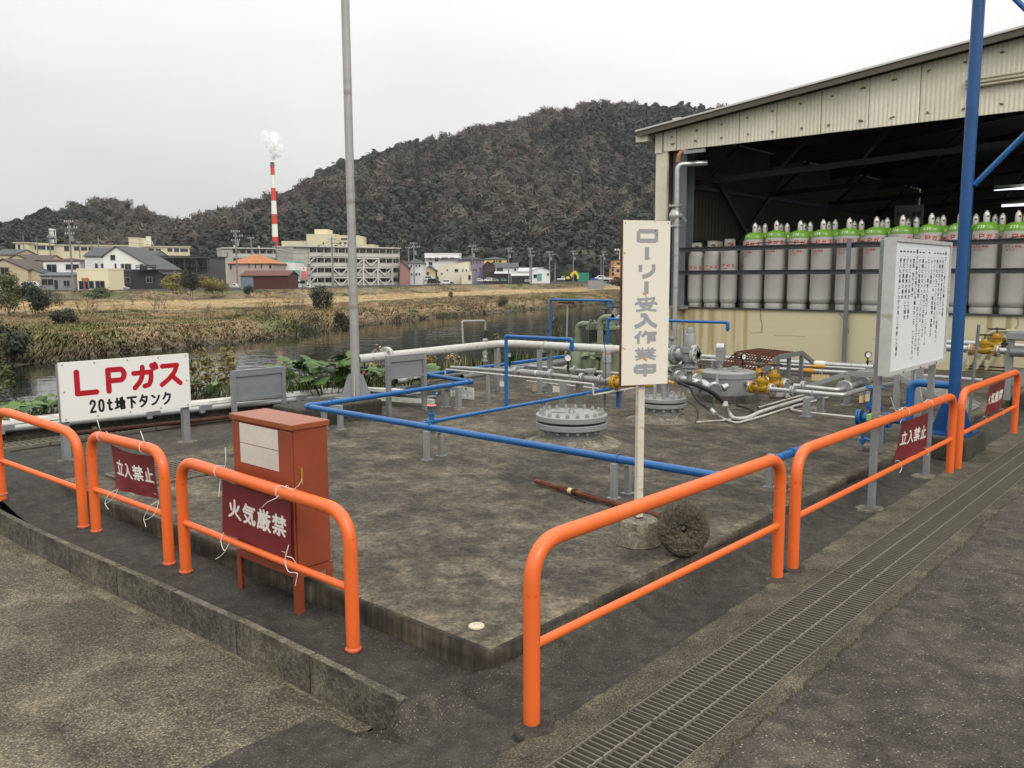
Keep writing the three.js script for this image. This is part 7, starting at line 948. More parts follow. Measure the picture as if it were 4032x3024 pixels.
// round pebbly concrete disc leaning on it
{
const t = thing('stone_disc', 'rough dark pebbly concrete disc with a centre hole leaning beside the sign base', 'concrete disc', [-2.24,0.1,-3.904]);
const R = 0.138, g = new THREE.TorusGeometry(R * 0.52, R * 0.48,64,120); const p = g.attributes.position;
for (let i = 0; i < p.count; i++) { let x = p.getX(i), y = p.getY(i), z = p.getZ(i); const r = hypot(x, y), k = (r - R * 0.52) / (R * 0.48); z = Math.sign(z) * 0.058 * pow(max(0,1 - pow(abs(k),3.2)),0.5); const rr = max(0.016, r), n = 0.013 * (cells(x * 55 + 80, y * 55 + z * 40 + 80,999)[0] - 0.35) + 0.010 * (fbm(x * 40 + 9, y * 40 + z * 40 + 9,4) - 0.5), a = atan2(y, x), fw = 1 - pow(min(1, abs(k)),4), q = rr - n * (1 - fw); x = cos(a) * q; y = sin(a) * q; z -= n * Math.sign(z) * 1.3 * fw; p.setXYZ(i, x, y * 1.1, z); }
g.computeVertexNormals(); g.rotateX(-0.12); g.rotateY(0.62); g.translate(0, R * 1.08,0); add('disc', [g], m.pebble, t);
}
// rusty pipe on the slab with a rod strapped to it
{
const A = v3([-3.835,0.128,-4.573]), B = v3([-2.689,0.125,-4.391]), t = thing('rusty_pipe', 'rusty steel pipe lying on the slab behind the sign base', 'pipe', A.toArray()), b = B.clone().sub(A);
add('tube', [latheAlong([[0.013,0.002],[0.018,0],[0.018, b.length()],[0.0, b.length()]],[0,0,0], b, 14)], m.rust, t);
add('band', [cyl(b.clone().multiplyScalar(0.30), b.clone().multiplyScalar(0.33),0.0195,0.0195,14)], m.bandPale, t);
add('rod', [hose([b.clone().multiplyScalar(0.20).add(V(0,-0.02,0.012)), b.clone().multiplyScalar(0.36).add(V(0,-0.022,0.03)), b.clone().multiplyScalar(0.5).add(V(-0.01,-0.022,0.075))],0.005,10,6), cyl(b.clone().multiplyScalar(0.345), b.clone().multiplyScalar(0.365),0.023,0.023,10)], m.rustDark, t);
}
// blank notice boards seen from behind
function backBoard(label, x, zL, zR, yT, yB, foot, fz) {
const t = thing('notice_board', label, 'notice board', [x, foot, zL]), L = zL - zR;
for (const z of [-0.0,-L]) add('post', [rbx(-0.025,0.025,0, yT - foot, z - 0.022, z + 0.022,0.003)], m.galv, t);
add('frame', [bx(-0.022,0.02, yT - foot, yT - foot + 0.014,-L - 0.024,0.024), bx(0.002,0.018, yT - foot - 0.055, yT - foot, -L + 0.022,-0.022), bx(0.002,0.018, yB - foot, yB - foot + 0.022,-L + 0.022,-0.022)], m.galv, t);
add('panel', [bx(-0.012,0.0, yB - foot + 0.01, yT - foot - 0.006,-L + 0.02,-0.02)], m.panelGray, t);
return t;
}
backBoard('grey blank board on two posts seen from behind, right of the gas sign', -8.1,[-8.1,0.598,-4.68][2],[-8.1,0.598,-5.288][2],[-8.1,0.598,-5.288][1],[-8.1,0.288,-5.235][1],0.05);
backBoard('smaller grey blank board seen from behind under the thick white pipe by the tall pole', -6.98,[-6.98,0.745,-5.861][2],[-6.98,0.723,-6.378][2],[-6.98,0.736,-6.123][1],[-6.98,0.494,-6.117][1],0.1);
// permit board leaning on a pipe support
{
const TL = v3([-7.525,0.244,-7.32]), TR = v3([-7.123,0.274,-7.32]), BR = v3([-7.122,0.037,-7.32]), t = thing('permit_board', 'small white permit board with black tables leaning behind a pipe support', 'sign', [TL.x, BR.y, TL.z]), w = TR.x - TL.x, h = TL.y - BR.y;
add('board', [bx(0, w, 0, h, -0.008,0)], m.white, t); add('printed_face', [panel(w - 0.01, h - 0.01, w / 2, h / 2,0.0015)], pm.permit, t, true);
}
// tall grey steel pole on a concrete block
{
const px = -7.27, pz = -5.65, b = thing('concrete_block', 'dark stained concrete block under the tall grey pole', 'concrete block', [px, 0, pz]);
add('block', [rbx(-0.3,0.262,-0.02,0.29,-0.145,0.85,0.02)], m.concreteDark, b);
const t = thing('pole', 'tall grey steel pole with triangular gussets rising out of the photo', 'pole', [px, 0.29, pz]);
add('shaft', [latheAlong([[0.050,0],[0.044,2.2],[0.0425,6.5],[0,6.5]],[0,0,0],[0,1,0],24)], m.pole, t);
for (let k = 0; k < 4; k++) { const g = profile([[0.042,0],[0.165,0],[0.165,0.02],[0.075,0.265],[0.042,0.265]],0.009); g.translate(0,0,0.0045); g.rotateY(k * PI / 2 + 0.78); add('gusset', [g], m.galv, t); }
add('base_plate', [bx(-0.17,0.17,0,0.014,-0.17,0.17)], m.galv, t);
}
// blue mast of the loading arm
{
const X = -1.985, Z = -8.1, b = thing('concrete_block', 'dark concrete block carrying the blue mast', 'concrete block', [X, 0, Z]); add('block', [rbx(-0.24,0.19,-0.02,0.2,-0.42,0.26,0.018)], m.concreteDark, b);
const t = thing('loading_mast', 'tall blue steel mast with slanting braces on a gusseted base plate, right', 'mast', [X, 0.2, Z]);
add('column', [cyl([0,0.0,0],[0,5.4,0],0.0495,0.0495,28)], m.blueDark, t);
add('base_plate', [bx(-0.17,0.17,0,0.016,-0.2,0.19)], m.blueDark, t);
for (const [k, s] of [[0,1],[1,1],[2,1],[3,1]]) { const g = profile([[0.046,0.016],[0.165,0.016],[0.165,0.05],[0.09,0.26],[0.046,0.26]],0.01); g.translate(0,0,0.005); g.rotateY(k * PI / 2); add('gusset', [g], m.blueDark, t); }
const o = V(X, 0.2, Z), q = (p) => v3(p).sub(o);
add('brace', [cyl(q([-1.931,2.348,-8.1]), q([-1.407,2.913,-8.1]),0.022,0.022,14)], m.blue, t);
add('brace', [cyl(q([-1.851,3.966,-8.1]), q([-1.445,3.484,-8.1]),0.022,0.022,14)], m.blue, t);
add('arm', [cyl(q([-1.971,3.973,-8.1]), q([-1.198,3.804,-8.1]),0.03,0.03,14), cyl(q([-1.47,3.864,-8.1]), q([-1.4,2.804,-8.1]),0.03,0.03,14)], m.blue, t);
}
Object.assign(m, {});
m.coverGray = paint('#8a8b8b', 0.5); m.boltGray = paint('#8e8f8f', 0.5); m.beige = M('#b8a878', 0.85); m.tealCard = paint('#4d6a78', 0.6);
// ---------------------------------------------------------------- pipework on the pad
function support(label, a, b, top, w = 0.04) {    // two legs with feet and a crosshead
const t = thing('pipe_support', label, 'pipe support', [a[0],0.1, a[1]]), d = b ? [b[0] - a[0], b[1] - a[1]] : null;
for (const q of b ? [[0,0], d] : [[0,0]]) { add('leg', [rbx(q[0] - w / 2, q[0] + w / 2,0, top - 0.1, q[1] - w / 2, q[1] + w / 2,0.003)], m.grayPaint, t); add('foot', [bx(q[0] - w * 0.9, q[0] + w * 0.9,0,0.008, q[1] - w * 0.9, q[1] + w * 0.9)], m.grayPaint, t); }
if (b) add('crosshead', [bar([0, top - 0.1 - 0.018,0],[d[0], top - 0.1 - 0.018, d[1]], w * 0.9,0.034)], m.grayPaint, t);
return t;
}
function bluePipe(label, pts, r, o = {}) {
const t = thing('sprinkler_pipe', label, 'pipe', pts[0]), L = T0(t), q = pts.map(L);
add('tube', [pipe(q, r, o.bend ?? r * 3.2,16)], m.blue, t);
q.slice(1,-1).forEach((p, i) => { const a = q[i], b = q[i + 2], da = a.clone().sub(p).normalize(), db = b.clone().sub(p).normalize(), k = (o.bend ?? r * 3.2); add('elbow', [pipe([p.clone().addScaledVector(da, k * 1.15), p, p.clone().addScaledVector(db, k * 1.15)], r * 1.16, k * 0.98,16)], m.blue, t); });
for (const [p, ax] of o.bands ?? []) add('u_bolt', [uBolt(L(p).toArray(), r + 0.006, ax)], m.blue, t);
for (const p of o.nozzles ?? []) { const c = L(p); add('nozzle', [lathe([[r * 1.25,0],[r * 1.25,-0.012],[r * 1.6,-0.013],[r * 1.6,-0.025],[r * 0.9,-0.026],[r * 0.8,-0.055],[r * 0.6,-0.056],[0.001,-0.056]], c.x, c.y, c.z, 16)], m.blue, t); }
return t;
}
bluePipe('thick blue water pipe round the pad on low brackets, bent back at the left', [[-7.99,0.365,-10.65],[-7.82,0.365,-7.20],[-6.894,0.365,-7.055],[-6.79,0.365,-4.679],[-2.395,0.365,-4.67],[-2.372,0.365,-7.45],[-2.372,0.16,-7.45]],0.027,{ bend: 0.055, bands: [[[-3.191,0.365,-4.675], 'z'],[[-5.05,0.365,-4.678], 'z'],[[-6.81,0.365,-4.98], 'x'],[[-6.88,0.365,-6.72], 'x'],[[-2.388,0.365,-5.62], 'x']] });
bluePipe('thin blue water pipe rising into an arm above the near pressure gauge', [[-5.302,0.365,-5.891],[-5.302,1.035,-5.891],[-4.53,1.04,-5.896],[-4.53,0.985,-5.896]],0.0165,{ bend: 0.03, nozzles: [[-4.53,0.99,-5.896]] });
bluePipe('thin blue water branch pipe with a pink handwheel running back across the pad', [[-5.235,0.365,-4.69],[-5.303,0.365,-7.74],[-5.303,0.14,-7.74]],0.0165,{ bands: [[[-5.29,0.365,-6.42], 'x']] });
bluePipe('tall thin blue water pipe arching over the green compressor', [[-8.03,0.365,-9.925],[-8.03,1.237,-9.925],[-6.909,1.241,-9.925],[-6.909,1.17,-9.925]],0.0175,{ bend: 0.03, nozzles: [[-7.031,1.215,-9.925],[-6.909,1.18,-9.925]] });
bluePipe('thin blue water pipe passing behind the white lorry sign and ending over the grey drum', [[-6.90,0.62,-9.8],[-6.883,0.989,-9.8],[-5.054,1.001,-9.8],[-5.054,0.94,-9.8]],0.0195,{ bend: 0.035, nozzles: [[-5.054,0.945,-9.8]] });
function handwheel(c, R, r = 0.006, n = 5, mat = null) { const g = [new THREE.TorusGeometry(R, r, 8,28).rotateX(PI / 2).translate(...c)]; for (let i = 0; i < n; i++) { const a = (i / n) * 2 * PI; g.push(cyl(c, [c[0] + cos(a) * R, c[1], c[2] + sin(a) * R], r * 0.8, r * 0.8,6)); } g.push(cyl([c[0], c[1] - r * 1.5, c[2]],[c[0], c[1] + r * 2.2, c[2]], r * 2, r * 2,8)); return g; }
// small gate valve on the branch
{
const t = thing('gate_valve', 'small blue gate valve with a pink handwheel at the start of the thin branch pipe', 'valve', [-5.243,0.365,-4.87]);
add('body', [cyl([0,0,0.06],[0,0,-0.06],0.024,0.024,16), cyl([0,0,0],[0,0.075,0],0.022,0.018,14), cyl([0,0.06,0],[0,0.075,0],0.03,0.03,8)], m.blue, t);
add('stem', [cyl([0,0.075,0],[0,0.135,0],0.012,0.009,10)], m.blue, t); m.pink = paint('#c9807a', 0.6); add('handwheel', handwheel([0,0.14,0],0.036,0.006), m.pink, t); add('tag', [box(0.03,0.035,0.003,0.02,-0.02,0.05)], m.greenDark, t);
}
support('grey bracket under the front run of the thick blue pipe, nearest the lorry sign', [-3.191,-4.627],[-3.191,-4.796],0.342);
support('grey bracket under the front run of the thick blue pipe, left of the manhole cover', [-5.04,-4.62],[-5.07,-4.81],0.342);
support('grey bracket behind the red cabinet at the left bend of the blue pipe', [-6.86,-4.93],[-6.72,-5.02],0.342,0.045);
support('grey bracket under the rear bend of the blue pipe in front of the permit board', [-6.97,-6.7],[-6.8,-6.74],0.342,0.055);
support('grey bracket under the blue pipe seen between the two right-hand barriers', [-2.532,-5.60],[-2.36,-5.64],0.342);
support('single grey post under the thin blue branch pipe left of the manhole', [-5.30,-6.45], null, 0.355,0.055);

// silver gas pipes
gasPipe('gas_pipe', 'thick pale grey pipe from the tall pole turning right above the pad', [[-7.27,0.71,-5.68],[-7.506,0.71,-8.3],[-4.62,0.735,-8.3]],0.05, m.pipeWhite, { bend: 0.3, n: 24, fmat: m.pipeWhite, flanges: [[[-7.31,0.71,-6.12],[-0.236,0,-2.62],0.105,0.02],[[-4.66,0.735,-8.3],[1,0,0],0.1,0.018]], bands: [[[-6.80,0.715,-8.3], 'z']] });
support('tall grey frame under the thick pale pipe behind the blue riser', [-6.83,-8.22],[-6.79,-8.38],0.665,0.05);
support('grey post under the bend of the thick pale pipe', [-7.47,-8.12], null, 0.66,0.055);
{
const t = gasPipe('vent_pipe', 'small silver inverted-U pipe standing on the thick pale pipe', [[-7.43,0.733,-7.457],[-7.44,1.039,-7.449],[-7.48,1.025,-7.909],[-7.48,0.904,-7.912]],0.013, m.pipeGray, { bend: 0.03 }), L = T0(t);
const a = L([-7.48,0.904,-7.912]), b = L([-7.48,0.445,-7.897]), H = a.y - b.y, at = (k) => a.clone().lerp(b, k);
add('dark_hose', [cyl(at(0.0), at(0.28),0.016,0.016,12)], m.black, t);
add('valve_body', [latheAlong([[0.014,0],[0.016, H * 0.06],[0.036, H * 0.07],[0.036, H * 0.12],[0.02, H * 0.13],[0.03, H * 0.2],[0.022, H * 0.25],[0.034, H * 0.26],[0.034, H * 0.33],[0.02, H * 0.35],[0.02, H * 0.62],[0.036, H * 0.64],[0.036, H * 0.69],[0.016, H * 0.72]], at(0.95), at(0),18)], m.pipeGray, t);
}
gasPipe('gas_pipe', 'long grey gas pipe with flanges crossing the pad behind the blue riser', [[-7.84,0.42,-7.642],[-6.42,0.452,-7.642],[-5.30,0.437,-7.642]],0.024, m.pipeGray, { flanges: [[[-6.72,0.45,-7.642],[1,0,0],0.058],[[-6.18,0.452,-7.642],[1,0,0],0.06],[[-5.72,0.447,-7.642],[1,0,0],0.058],[[-5.47,0.442,-7.642],[1,0,0],0.058]], bands: [[[-7.15,0.44,-7.642], 'z'],[[-5.88,0.449,-7.642], 'z']] });
{
const t = thing('braided_hose', 'ribbed metal hose section between flanges on the long grey pipe', 'hose', [-6.66,0.45,-7.642]); const g = [];
for (let i = 0; i < 14; i++) { const a = (i / 14) * 2 * PI; g.push(cyl([0.03, cos(a) * 0.028, sin(a) * 0.028],[0.42, cos(a) * 0.028, sin(a) * 0.028],0.0065,0.0065,6)); } g.push(cyl([0.0,0,0],[0.45,0,0],0.028,0.028,14)); add('braid', g, m.silver, t); add('collar', [cyl([0.26,0,0],[0.275,0,0],0.036,0.036,14)], m.tie, t);
}
{
const t = thing('check_valve', 'grey check valve with a square cap on the long grey pipe', 'valve', [-5.60,0.445,-7.642]);
add('body', [latheAlong([[0.026,-0.11],[0.034,-0.06],[0.05,0],[0.034,0.06],[0.026,0.11]],[0,0,0],[1,0,0]), cyl([0,0,0],[0,0.075,0],0.036,0.036,18)], m.pipeGray, t); add('cap', [rbx(-0.045,0.045,0.07,0.115,-0.045,0.045,0.006)], m.pipeGray, t);
}
{
const t = thing('regulator', 'grey upright cylinder with a clear cover and a red indicator before the yellow flange', 'regulator', [-5.385,0.44,-7.642]);
add('elbow', [latheAlong([[0.026,-0.09],[0.05,-0.05],[0.052,0.05],[0.03,0.09]],[0,0,0],[1,0,0])], m.pipeGray, t);
add('cylinder', [lathe([[0.036,0],[0.048,0.035],[0.048,0.10],[0.044,0.102],[0.044,0.20],[0.052,0.205],[0.052,0.25],[0.05,0.255],[0.05,0.275],[0,0.275]])], m.grayPaint, t);
add('clear_cover', [new THREE.CylinderGeometry(0.047,0.05,0.085,20,1, true).translate(0,0.317,0)], m.clear, t); add('red_indicator', [box(0.022,0.025,0.022,0.01,0.295,0)], m.red, t);
add('black_cable', [hose([[0.0,0.40,0.05],[0.02,0.36,0.06],[0.035,0.2,0.07],[0.04,0.02,0.075],[0.03,-0.06,0.07],[-0.03,-0.085,0.06],[-0.09,-0.07,0.05]],0.004), hose([[-0.05,0.5,-0.02],[-0.02,0.45,0.02],[0.0,0.40,0.05]],0.007)], m.black, t);
}
{
const t = thing('gate_valve', 'yellow flanged valve partly hidden by the lorry sign', 'valve', [-5.22,0.43,-7.642]);
add('body', [latheAlong([[0.03,-0.08],[0.05,0.0],[0.03,0.3],[0.026,0.42]],[0,0,0],[1,0,-0.2])], m.yellow, t); const f = flangePair(V(-0.06,0,0),[1,0,0],0.083,0.02,0.004,8); add('flange', f.disc, m.yellow, t); add('bolt_ring', f.bolt, m.yellow, t);
}
gasPipe('thin_pipe', 'thin pale pipe in front of the long grey gas pipe', [[-7.53,0.36,-7.234],[-7.52,0.452,-7.234],[-5.27,0.452,-7.234],[-5.27,0.335,-7.234],[-5.27,0.33,-8.1]],0.0115, m.pipeWhite, { bend: 0.015, n: 10 });
gasPipe('thin_pipe', 'thin white pipe low behind the blue riser with tags hanging', [[-7.2,0.22,-8.4],[-5.5,0.25,-8.2]],0.011, m.pipeWhite, { n: 10 });
gasPipe('copper_pipe', 'brownish pipe low behind the long grey pipe', [[-6.9,0.31,-8.6],[-5.6,0.315,-8.45]],0.017, m.copper, { n: 10 });
support('grey post under the thin pale pipe left of the blue riser', [-6.802,-7.234], null, 0.434,0.035);
support('grey two-legged frame under the long grey pipe above the manhole', [-5.9,-7.512],[-5.857,-7.772],0.41,0.065);
support('grey frame under the far end of the thin blue branch beside the lorry sign', [-5.50,-7.74],[-5.30,-7.80],0.32,0.05);
support('grey post behind the blue riser carrying the copper pipe', [-6.55,-8.5],[-6.25,-8.55],0.30,0.06);
support('grey post behind the permit board', [-7.3,-8.0], null, 0.40,0.04);
gasPipe('gas_pipe', 'white pipe running back beside the river wall under the far blue pipe', [[-8.038,0.3,-6.876],[-8.149,0.3,-10.533]],0.036, m.pipeWhite, { n: 14 });
gasPipe('gas_pipe', 'dull grey pipe running back below the white pipe to the compressor', [[-7.862,0.27,-7.865],[-8.029,0.27,-10.346]],0.034, m.pipeGray, { n: 14 });
gasPipe('gas_pipe', 'grey pipe at knee height from the flange to behind the lorry sign', [[-7.902,0.309,-9.2],[-6.274,0.312,-9.2]],0.022, m.pipeGray, { flanges: [[[-7.152,0.304,-9.2],[1,0,0],0.065],[[-7.02,0.306,-9.2],[1,0,0],0.065]] });
gasPipe('gas_pipe', 'short grey pipe low behind the permit board', [[-8.296,0.245,-8.2],[-7.858,0.27,-8.2]],0.03, m.pipeGray, {});
// pressure gauges
function gauge(label, p, R, turn, stem, mat = m.black) {
const t = thing('pressure_gauge', label, 'pressure gauge', [p[0], p[1] - stem - R, p[2]], turn), y = stem + R;
add('case', [latheAlong([[0.0,0],[R * 0.92,0],[R, 0.006],[R, 0.036],[R * 0.86,0.037],[R * 0.86,0.03],[0,0.03]],[0, y, -0.03],[0, y, 1],28)], mat, t);
const f = new THREE.CircleGeometry(R * 0.86,28).translate(0, y, 0.0015); add('dial', [f], pm.gauge, t, true);
add('stem', [cyl([0,0,-0.012],[0, stem, -0.012],0.009,0.009,10), box(0.03,0.035,0.03,0, stem * 0.45,-0.012), cyl([0.0, stem * 0.9,-0.012],[0, stem + 0.01,-0.012],0.014,0.014,8), cyl([0.03, stem * 0.5,-0.012],[0.06, stem * 0.5,-0.012],0.006,0.006,8)], m.black, t); return t;
}
gauge('large black-rimmed pressure gauge in front of the thick pale pipe', [-5.972,0.655,-7.7],0.044,0.5,0.12);
gauge('small pressure gauge beside the blue riser over a red tag', [-7.501,0.546,-8.4],0.032,0.35,0.14);
gauge('black pressure gauge standing alone in front of the cream wall', [-3.986,0.51,-11.8],0.044,0.75,0.10);
gauge('black pressure gauge on the lid of the grey drum seen edge-on', [-4.675,0.614,-9.5],0.042,1.35,0.09);
function hangTag(label, p, w, h, mat, turn = 0.5, tie = 0.03) { const t = thing('tag', label, 'tag', p, turn); add('card', [box(w, h, 0.003)], mat, t); add('string', [hose([[-0.01, h / 2 - 0.004,0.003],[-0.015, h / 2 + tie * 0.6,0.004],[0.004, h / 2 + tie, 0.004],[0.014, h / 2 + tie * 0.6,0.004],[0.01, h / 2 - 0.004,0.003]],0.0015,16,5)], m.tie, t); return t; }
const square = (t) => { const g = panel(0.036,0.036,0,0,0.0018); add('print', [g], pm.redTag, t, true); };
square(hangTag('red valve tag hanging below the pole end of the thick pale pipe', [-7.567,0.52,-6],0.038,0.038, m.red, 0.4,0.02)); square(hangTag('red valve tag on the stem of the small pressure gauge', [-7.48,0.341,-8.38],0.038,0.038, m.red, 0.4,0.02)); square(hangTag('red valve tag on the pipe stub in front of the grey drum', [-4.559,0.319,-8.75],0.042,0.042, m.red, 0.3,0.02)); square(hangTag('red valve tag beside the yellow valve left of the drum', [-5.057,0.408,-9],0.04,0.04, m.red, 0.3,0.02));
hangTag('white paper tag hanging left of the blue riser', [-7.187,0.231,-7.9],0.055,0.065, m.white); hangTag('cream paper tag hanging under the thin pale pipe above the manhole', [-5.784,0.353,-7.25],0.078,0.07, m.paper); hangTag('beige paper bundle hanging behind the tall grey frame', [-6.966,0.15,-8.3],0.075,0.075, m.beige);
hangTag('left of two beige tags under the bent silver pipe near the blue valve', [-3.088,0.298,-9],0.045,0.075, m.beige, 0.7); hangTag('right of two beige tags under the bent silver pipe near the blue valve', [-3.029,0.319,-9],0.045,0.075, m.beige, 0.6);
hangTag('wide beige card hanging under the yellow-banded pipes', [-4.553,0.171,-11.6],0.235,0.085, m.beige, 0.5,0.05);
{ const t = hangTag('blue-grey folded card tied under the blue pipe beside the permit board', [-7.006,0.27,-6.583],0.115,0.05, m.tealCard, 0.6,0.05); add('label_patch', [box(0.026,0.02,0.002,0.01,0.0,0.0025)], m.white, t); }

// manhole covers
function blindFlange(label, c, R, yb, yt, neck, n, o = {}) {
const t = thing('manhole', label, 'manhole', [c[0],0.1, c[1]]), th = (yt - yb) * 0.42;
add('skirt', [(() => { const g = lathe([[neck * 0.9,0.075],[neck + 0.02,0.06],[neck + 0.10,0.02],[neck + 0.17,0.004],[neck + 0.19,-0.01]],0,0,0,40); const p = g.attributes.position; for (let i = 0; i < p.count; i++) { const k = 1 + 0.09 * (fbm(p.getX(i) * 5 + 9, p.getZ(i) * 5 + 9,3) - 0.5); p.setX(i, p.getX(i) * k); p.setZ(i, p.getZ(i) * k); } g.computeVertexNormals(); return g; })()], o.skirt ?? m.mortarPale, t);
add('neck', [lathe([[neck, 0],[neck, 0.07],[neck * 0.93,0.075],[neck * 0.93, yb - 0.1]],0,0,0,40)], m.grayPaint, t);
add('lower_flange', [lathe([[neck * 0.8,0],[R - 0.005,0],[R, 0.005],[R, th - 0.005],[R - 0.005, th],[0.01, th]],0, yb - 0.1,0,48)], m.grayPaint, t);
add('cover', [lathe([[0.01,0],[R - 0.005,0],[R, 0.005],[R, th - 0.004],[R - 0.006, th],[R * 0.86, th + 0.002],[0.001, th + 0.002]],0, yt - 0.1 - th, 0,48)], m.coverGray, t);
for (let i = 0; i < n; i++) { const a = (i / n) * 2 * PI + 0.1, x = cos(a) * R * 0.87, z = sin(a) * R * 0.87; add('bolt', [cyl([x, yt - 0.1, z],[x, yt - 0.1 + 0.026, z],0.0175,0.0175,6), cyl([x, yt - 0.075, z],[x, yt - 0.062, z],0.011,0.009,10), cyl([x, yb - 0.128, z],[x, yb - 0.1, z],0.0175,0.0175,6)], m.boltGray, t); }
return t;
}
{ const t = blindFlange('large round bolted manhole cover with a lifting eye, in the middle of the pad', [-4.594,-5.981],0.322,0.245,0.366,0.262,20); add('lifting_eye', [hose([[-0.026,0.262,0],[-0.026,0.292,0],[0,0.312,0],[0.026,0.292,0],[0.026,0.262,0]],0.007,16,8)], m.coverGray, t); add('name_plate', [box(0.12,0.006,0.07,-0.12,0.27,0.04,0.4)], m.grayDark, t); }
{
const t = blindFlange('smaller bolted manhole with a riser pipe and hoses behind the lorry sign', [-4.633,-7.60],0.24,0.235,0.335,0.20,14,{ skirt: m.mortar });
add('riser', [lathe([[0.042,0.235],[0.042,0.42],[0.048,0.425],[0.048,0.46],[0,0.46]],0.02,0,0,20)], m.grayPaint, t); add('bent_pipe', [pipe([[-0.09,0.235,0.02],[-0.09,0.36,0.02],[-0.17,0.40,0.04]],0.022,0.05)], m.pipeGray, t);
add('eye_nut', [new THREE.TorusGeometry(0.026,0.007,8,20).translate(0.165,0.285,0.1)], m.pipeGray, t); add('hose_fitting', [cyl([0.02,0.40,0],[0.14,0.40,0.06],0.02,0.018,12), cyl([0.10,0.40,0.04],[0.17,0.395,0.07],0.022,0.016,6)], m.brass, t);
}
// hoses and conduits
function flexHose(label, pts, r, mat, cat = 'hose') { const o = pts[0], t = thing(cat === 'hose' ? 'flexible_hose' : 'conduit', label, cat, o); add('tube', [hose(pts.map(T0(t)), r, 40,12)], mat, t); return t; }
flexHose('thick black hose arching down from the manhole fitting to a white conduit', [[-4.395,0.515,-7.5],[-4.255,0.516,-7.5],[-4.111,0.467,-7.55],[-4.036,0.386,-7.65],[-3.984,0.318,-7.7]],0.022, m.rubber);
flexHose('thinner black hose below the thick one running to the front conduit', [[-4.348,0.512,-7.46],[-4.24,0.481,-7.45],[-4.153,0.407,-7.4],[-4.02,0.356,-7.3],[-3.882,0.311,-7.25]],0.014, m.rubber);
flexHose('short black hose on the slab in front of the grey drum', [[-4.292,0.16,-8.581],[-4.217,0.14,-8.645],[-3.987,0.115,-8.448]],0.013, m.rubber);
{ const t = flexHose('thick white conduit climbing from the slab to the thick black hose', [[-3.984,0.318,-7.7],[-4.097,0.17,-8.024],[-4.011,0.13,-7.97],[-3.927,0.13,-8],[-3.98,0.13,-8.556],[-4.028,0.13,-9.895]],0.02, m.pipeWhite, 'conduit'); add('coupling', [coupling(T0(t)([-3.976,0.308,-7.7]),[0.3,-1,0.3],0.03,0.05)], m.pipeWhite, t); }
{ const t = flexHose('thin white conduit lying in front of the thick one', [[-3.882,0.311,-7.25],[-4.114,0.125,-7.921],[-3.913,0.115,-7.807],[-3.88,0.115,-7.993],[-3.9,0.115,-9.025],[-3.882,0.115,-10.154]],0.012, m.pipeWhite, 'conduit'); add('coupling', [coupling(T0(t)([-3.866,0.303,-7.25]),[1,-0.6,0.3],0.019,0.06)], m.pipeWhite, t); }
flexHose('straight thin white conduit on the slab right of the manhole', [[-4.231,0.112,-7.579],[-4.074,0.112,-7.872],[-3.932,0.112,-8.303]],0.011, m.pipeWhite, 'conduit');
flexHose('third white conduit alongside the thick one towards the stile', [[-4.158,0.12,-8.837],[-4.174,0.12,-9.507],[-4.183,0.12,-10.35]],0.011, m.pipeWhite, 'conduit');
flexHose('flaking white pipe on the slab ending at the blue valve', [[-3.858,0.13,-9.375],[-3.868,0.13,-9.119],[-3.793,0.13,-8.898],[-3.623,0.13,-8.813],[-3.303,0.13,-8.799],[-2.937,0.13,-8.797]],0.014, m.pipeWhite, 'conduit');
flexHose('thin dark cable on the slab beside the manhole', [[-4.821,0.2,-8.336],[-4.805,0.12,-8.538],[-4.489,0.108,-8.08],[-4.25,0.108,-7.613]],0.004, m.black, 'cable');
// silver lines on the right of the drum
gasPipe('gas_pipe', 'silver pipe from the near yellow valve, bending back past the blue valve', [[-4.1,0.325,-8.95],[-3.785,0.332,-8.9],[-3.248,0.333,-8.9],[-3.247,0.338,-9.76],[-3.1,0.34,-10.3]],0.026, m.silver, { bend: 0.1, flanges: [[[-3.79,0.332,-8.9],[1,0,0],0.062]], bands: [[[-3.57,0.333,-8.9], 'z']] });
gasPipe('gas_pipe', 'second silver pipe behind the first, with large flanges and a ribbed hose', [[-3.95,0.34,-9.3],[-3.447,0.328,-9.3],[-3.447,0.338,-10.4]],0.027, m.silver, { bend: 0.09, flanges: [[[-3.84,0.342,-9.3],[1,0,0],0.062],[[-3.447,0.335,-9.49],[0,0,1],0.088,0.018],[[-3.447,0.34,-10.05],[0,0,1],0.088,0.018]], sleeves: [[[-3.447,0.337,-9.77],[0,0,1],0.46, m.galv]] });
support('grey post under the bent silver pipe, right of the conduits', [-3.558,-8.72],[-3.573,-9.14],0.30,0.062);
gasPipe('gas_pipe', 'thick silver pipe low along the cream wall behind the drum', [[-7.3,0.205,-13.0],[-4.30,0.214,-13.0]],0.048, m.silver, { bands: [[[-5.6,0.208,-13], 'z'],[[-4.62,0.213,-13], 'z']], sleeves: [[[-5.1,0.21,-13],[1,0,0],0.16, m.white],[[-4.4,0.213,-13],[1,0,0],0.12, m.silver]] });
gasPipe('gas_pipe', 'silver pipe with an orange band in front of the thick one by the wall', [[-6.0,0.168,-12.2],[-4.3,0.198,-12.2]],0.032, m.silver, { sleeves: [[[-5.0,0.185,-12.2],[1,0,0],0.24, m.bandYellow]], bands: [[[-4.75,0.19,-12.2], 'z']] });
gasPipe('gas_pipe', 'thin silver pipe with an orange band between the two wall pipes', [[-7.1,0.19,-12.6],[-4.0,0.225,-12.6]],0.022, m.silver, { sleeves: [[[-4.98,0.214,-12.6],[1,0,0],0.22, m.bandYellow]] });
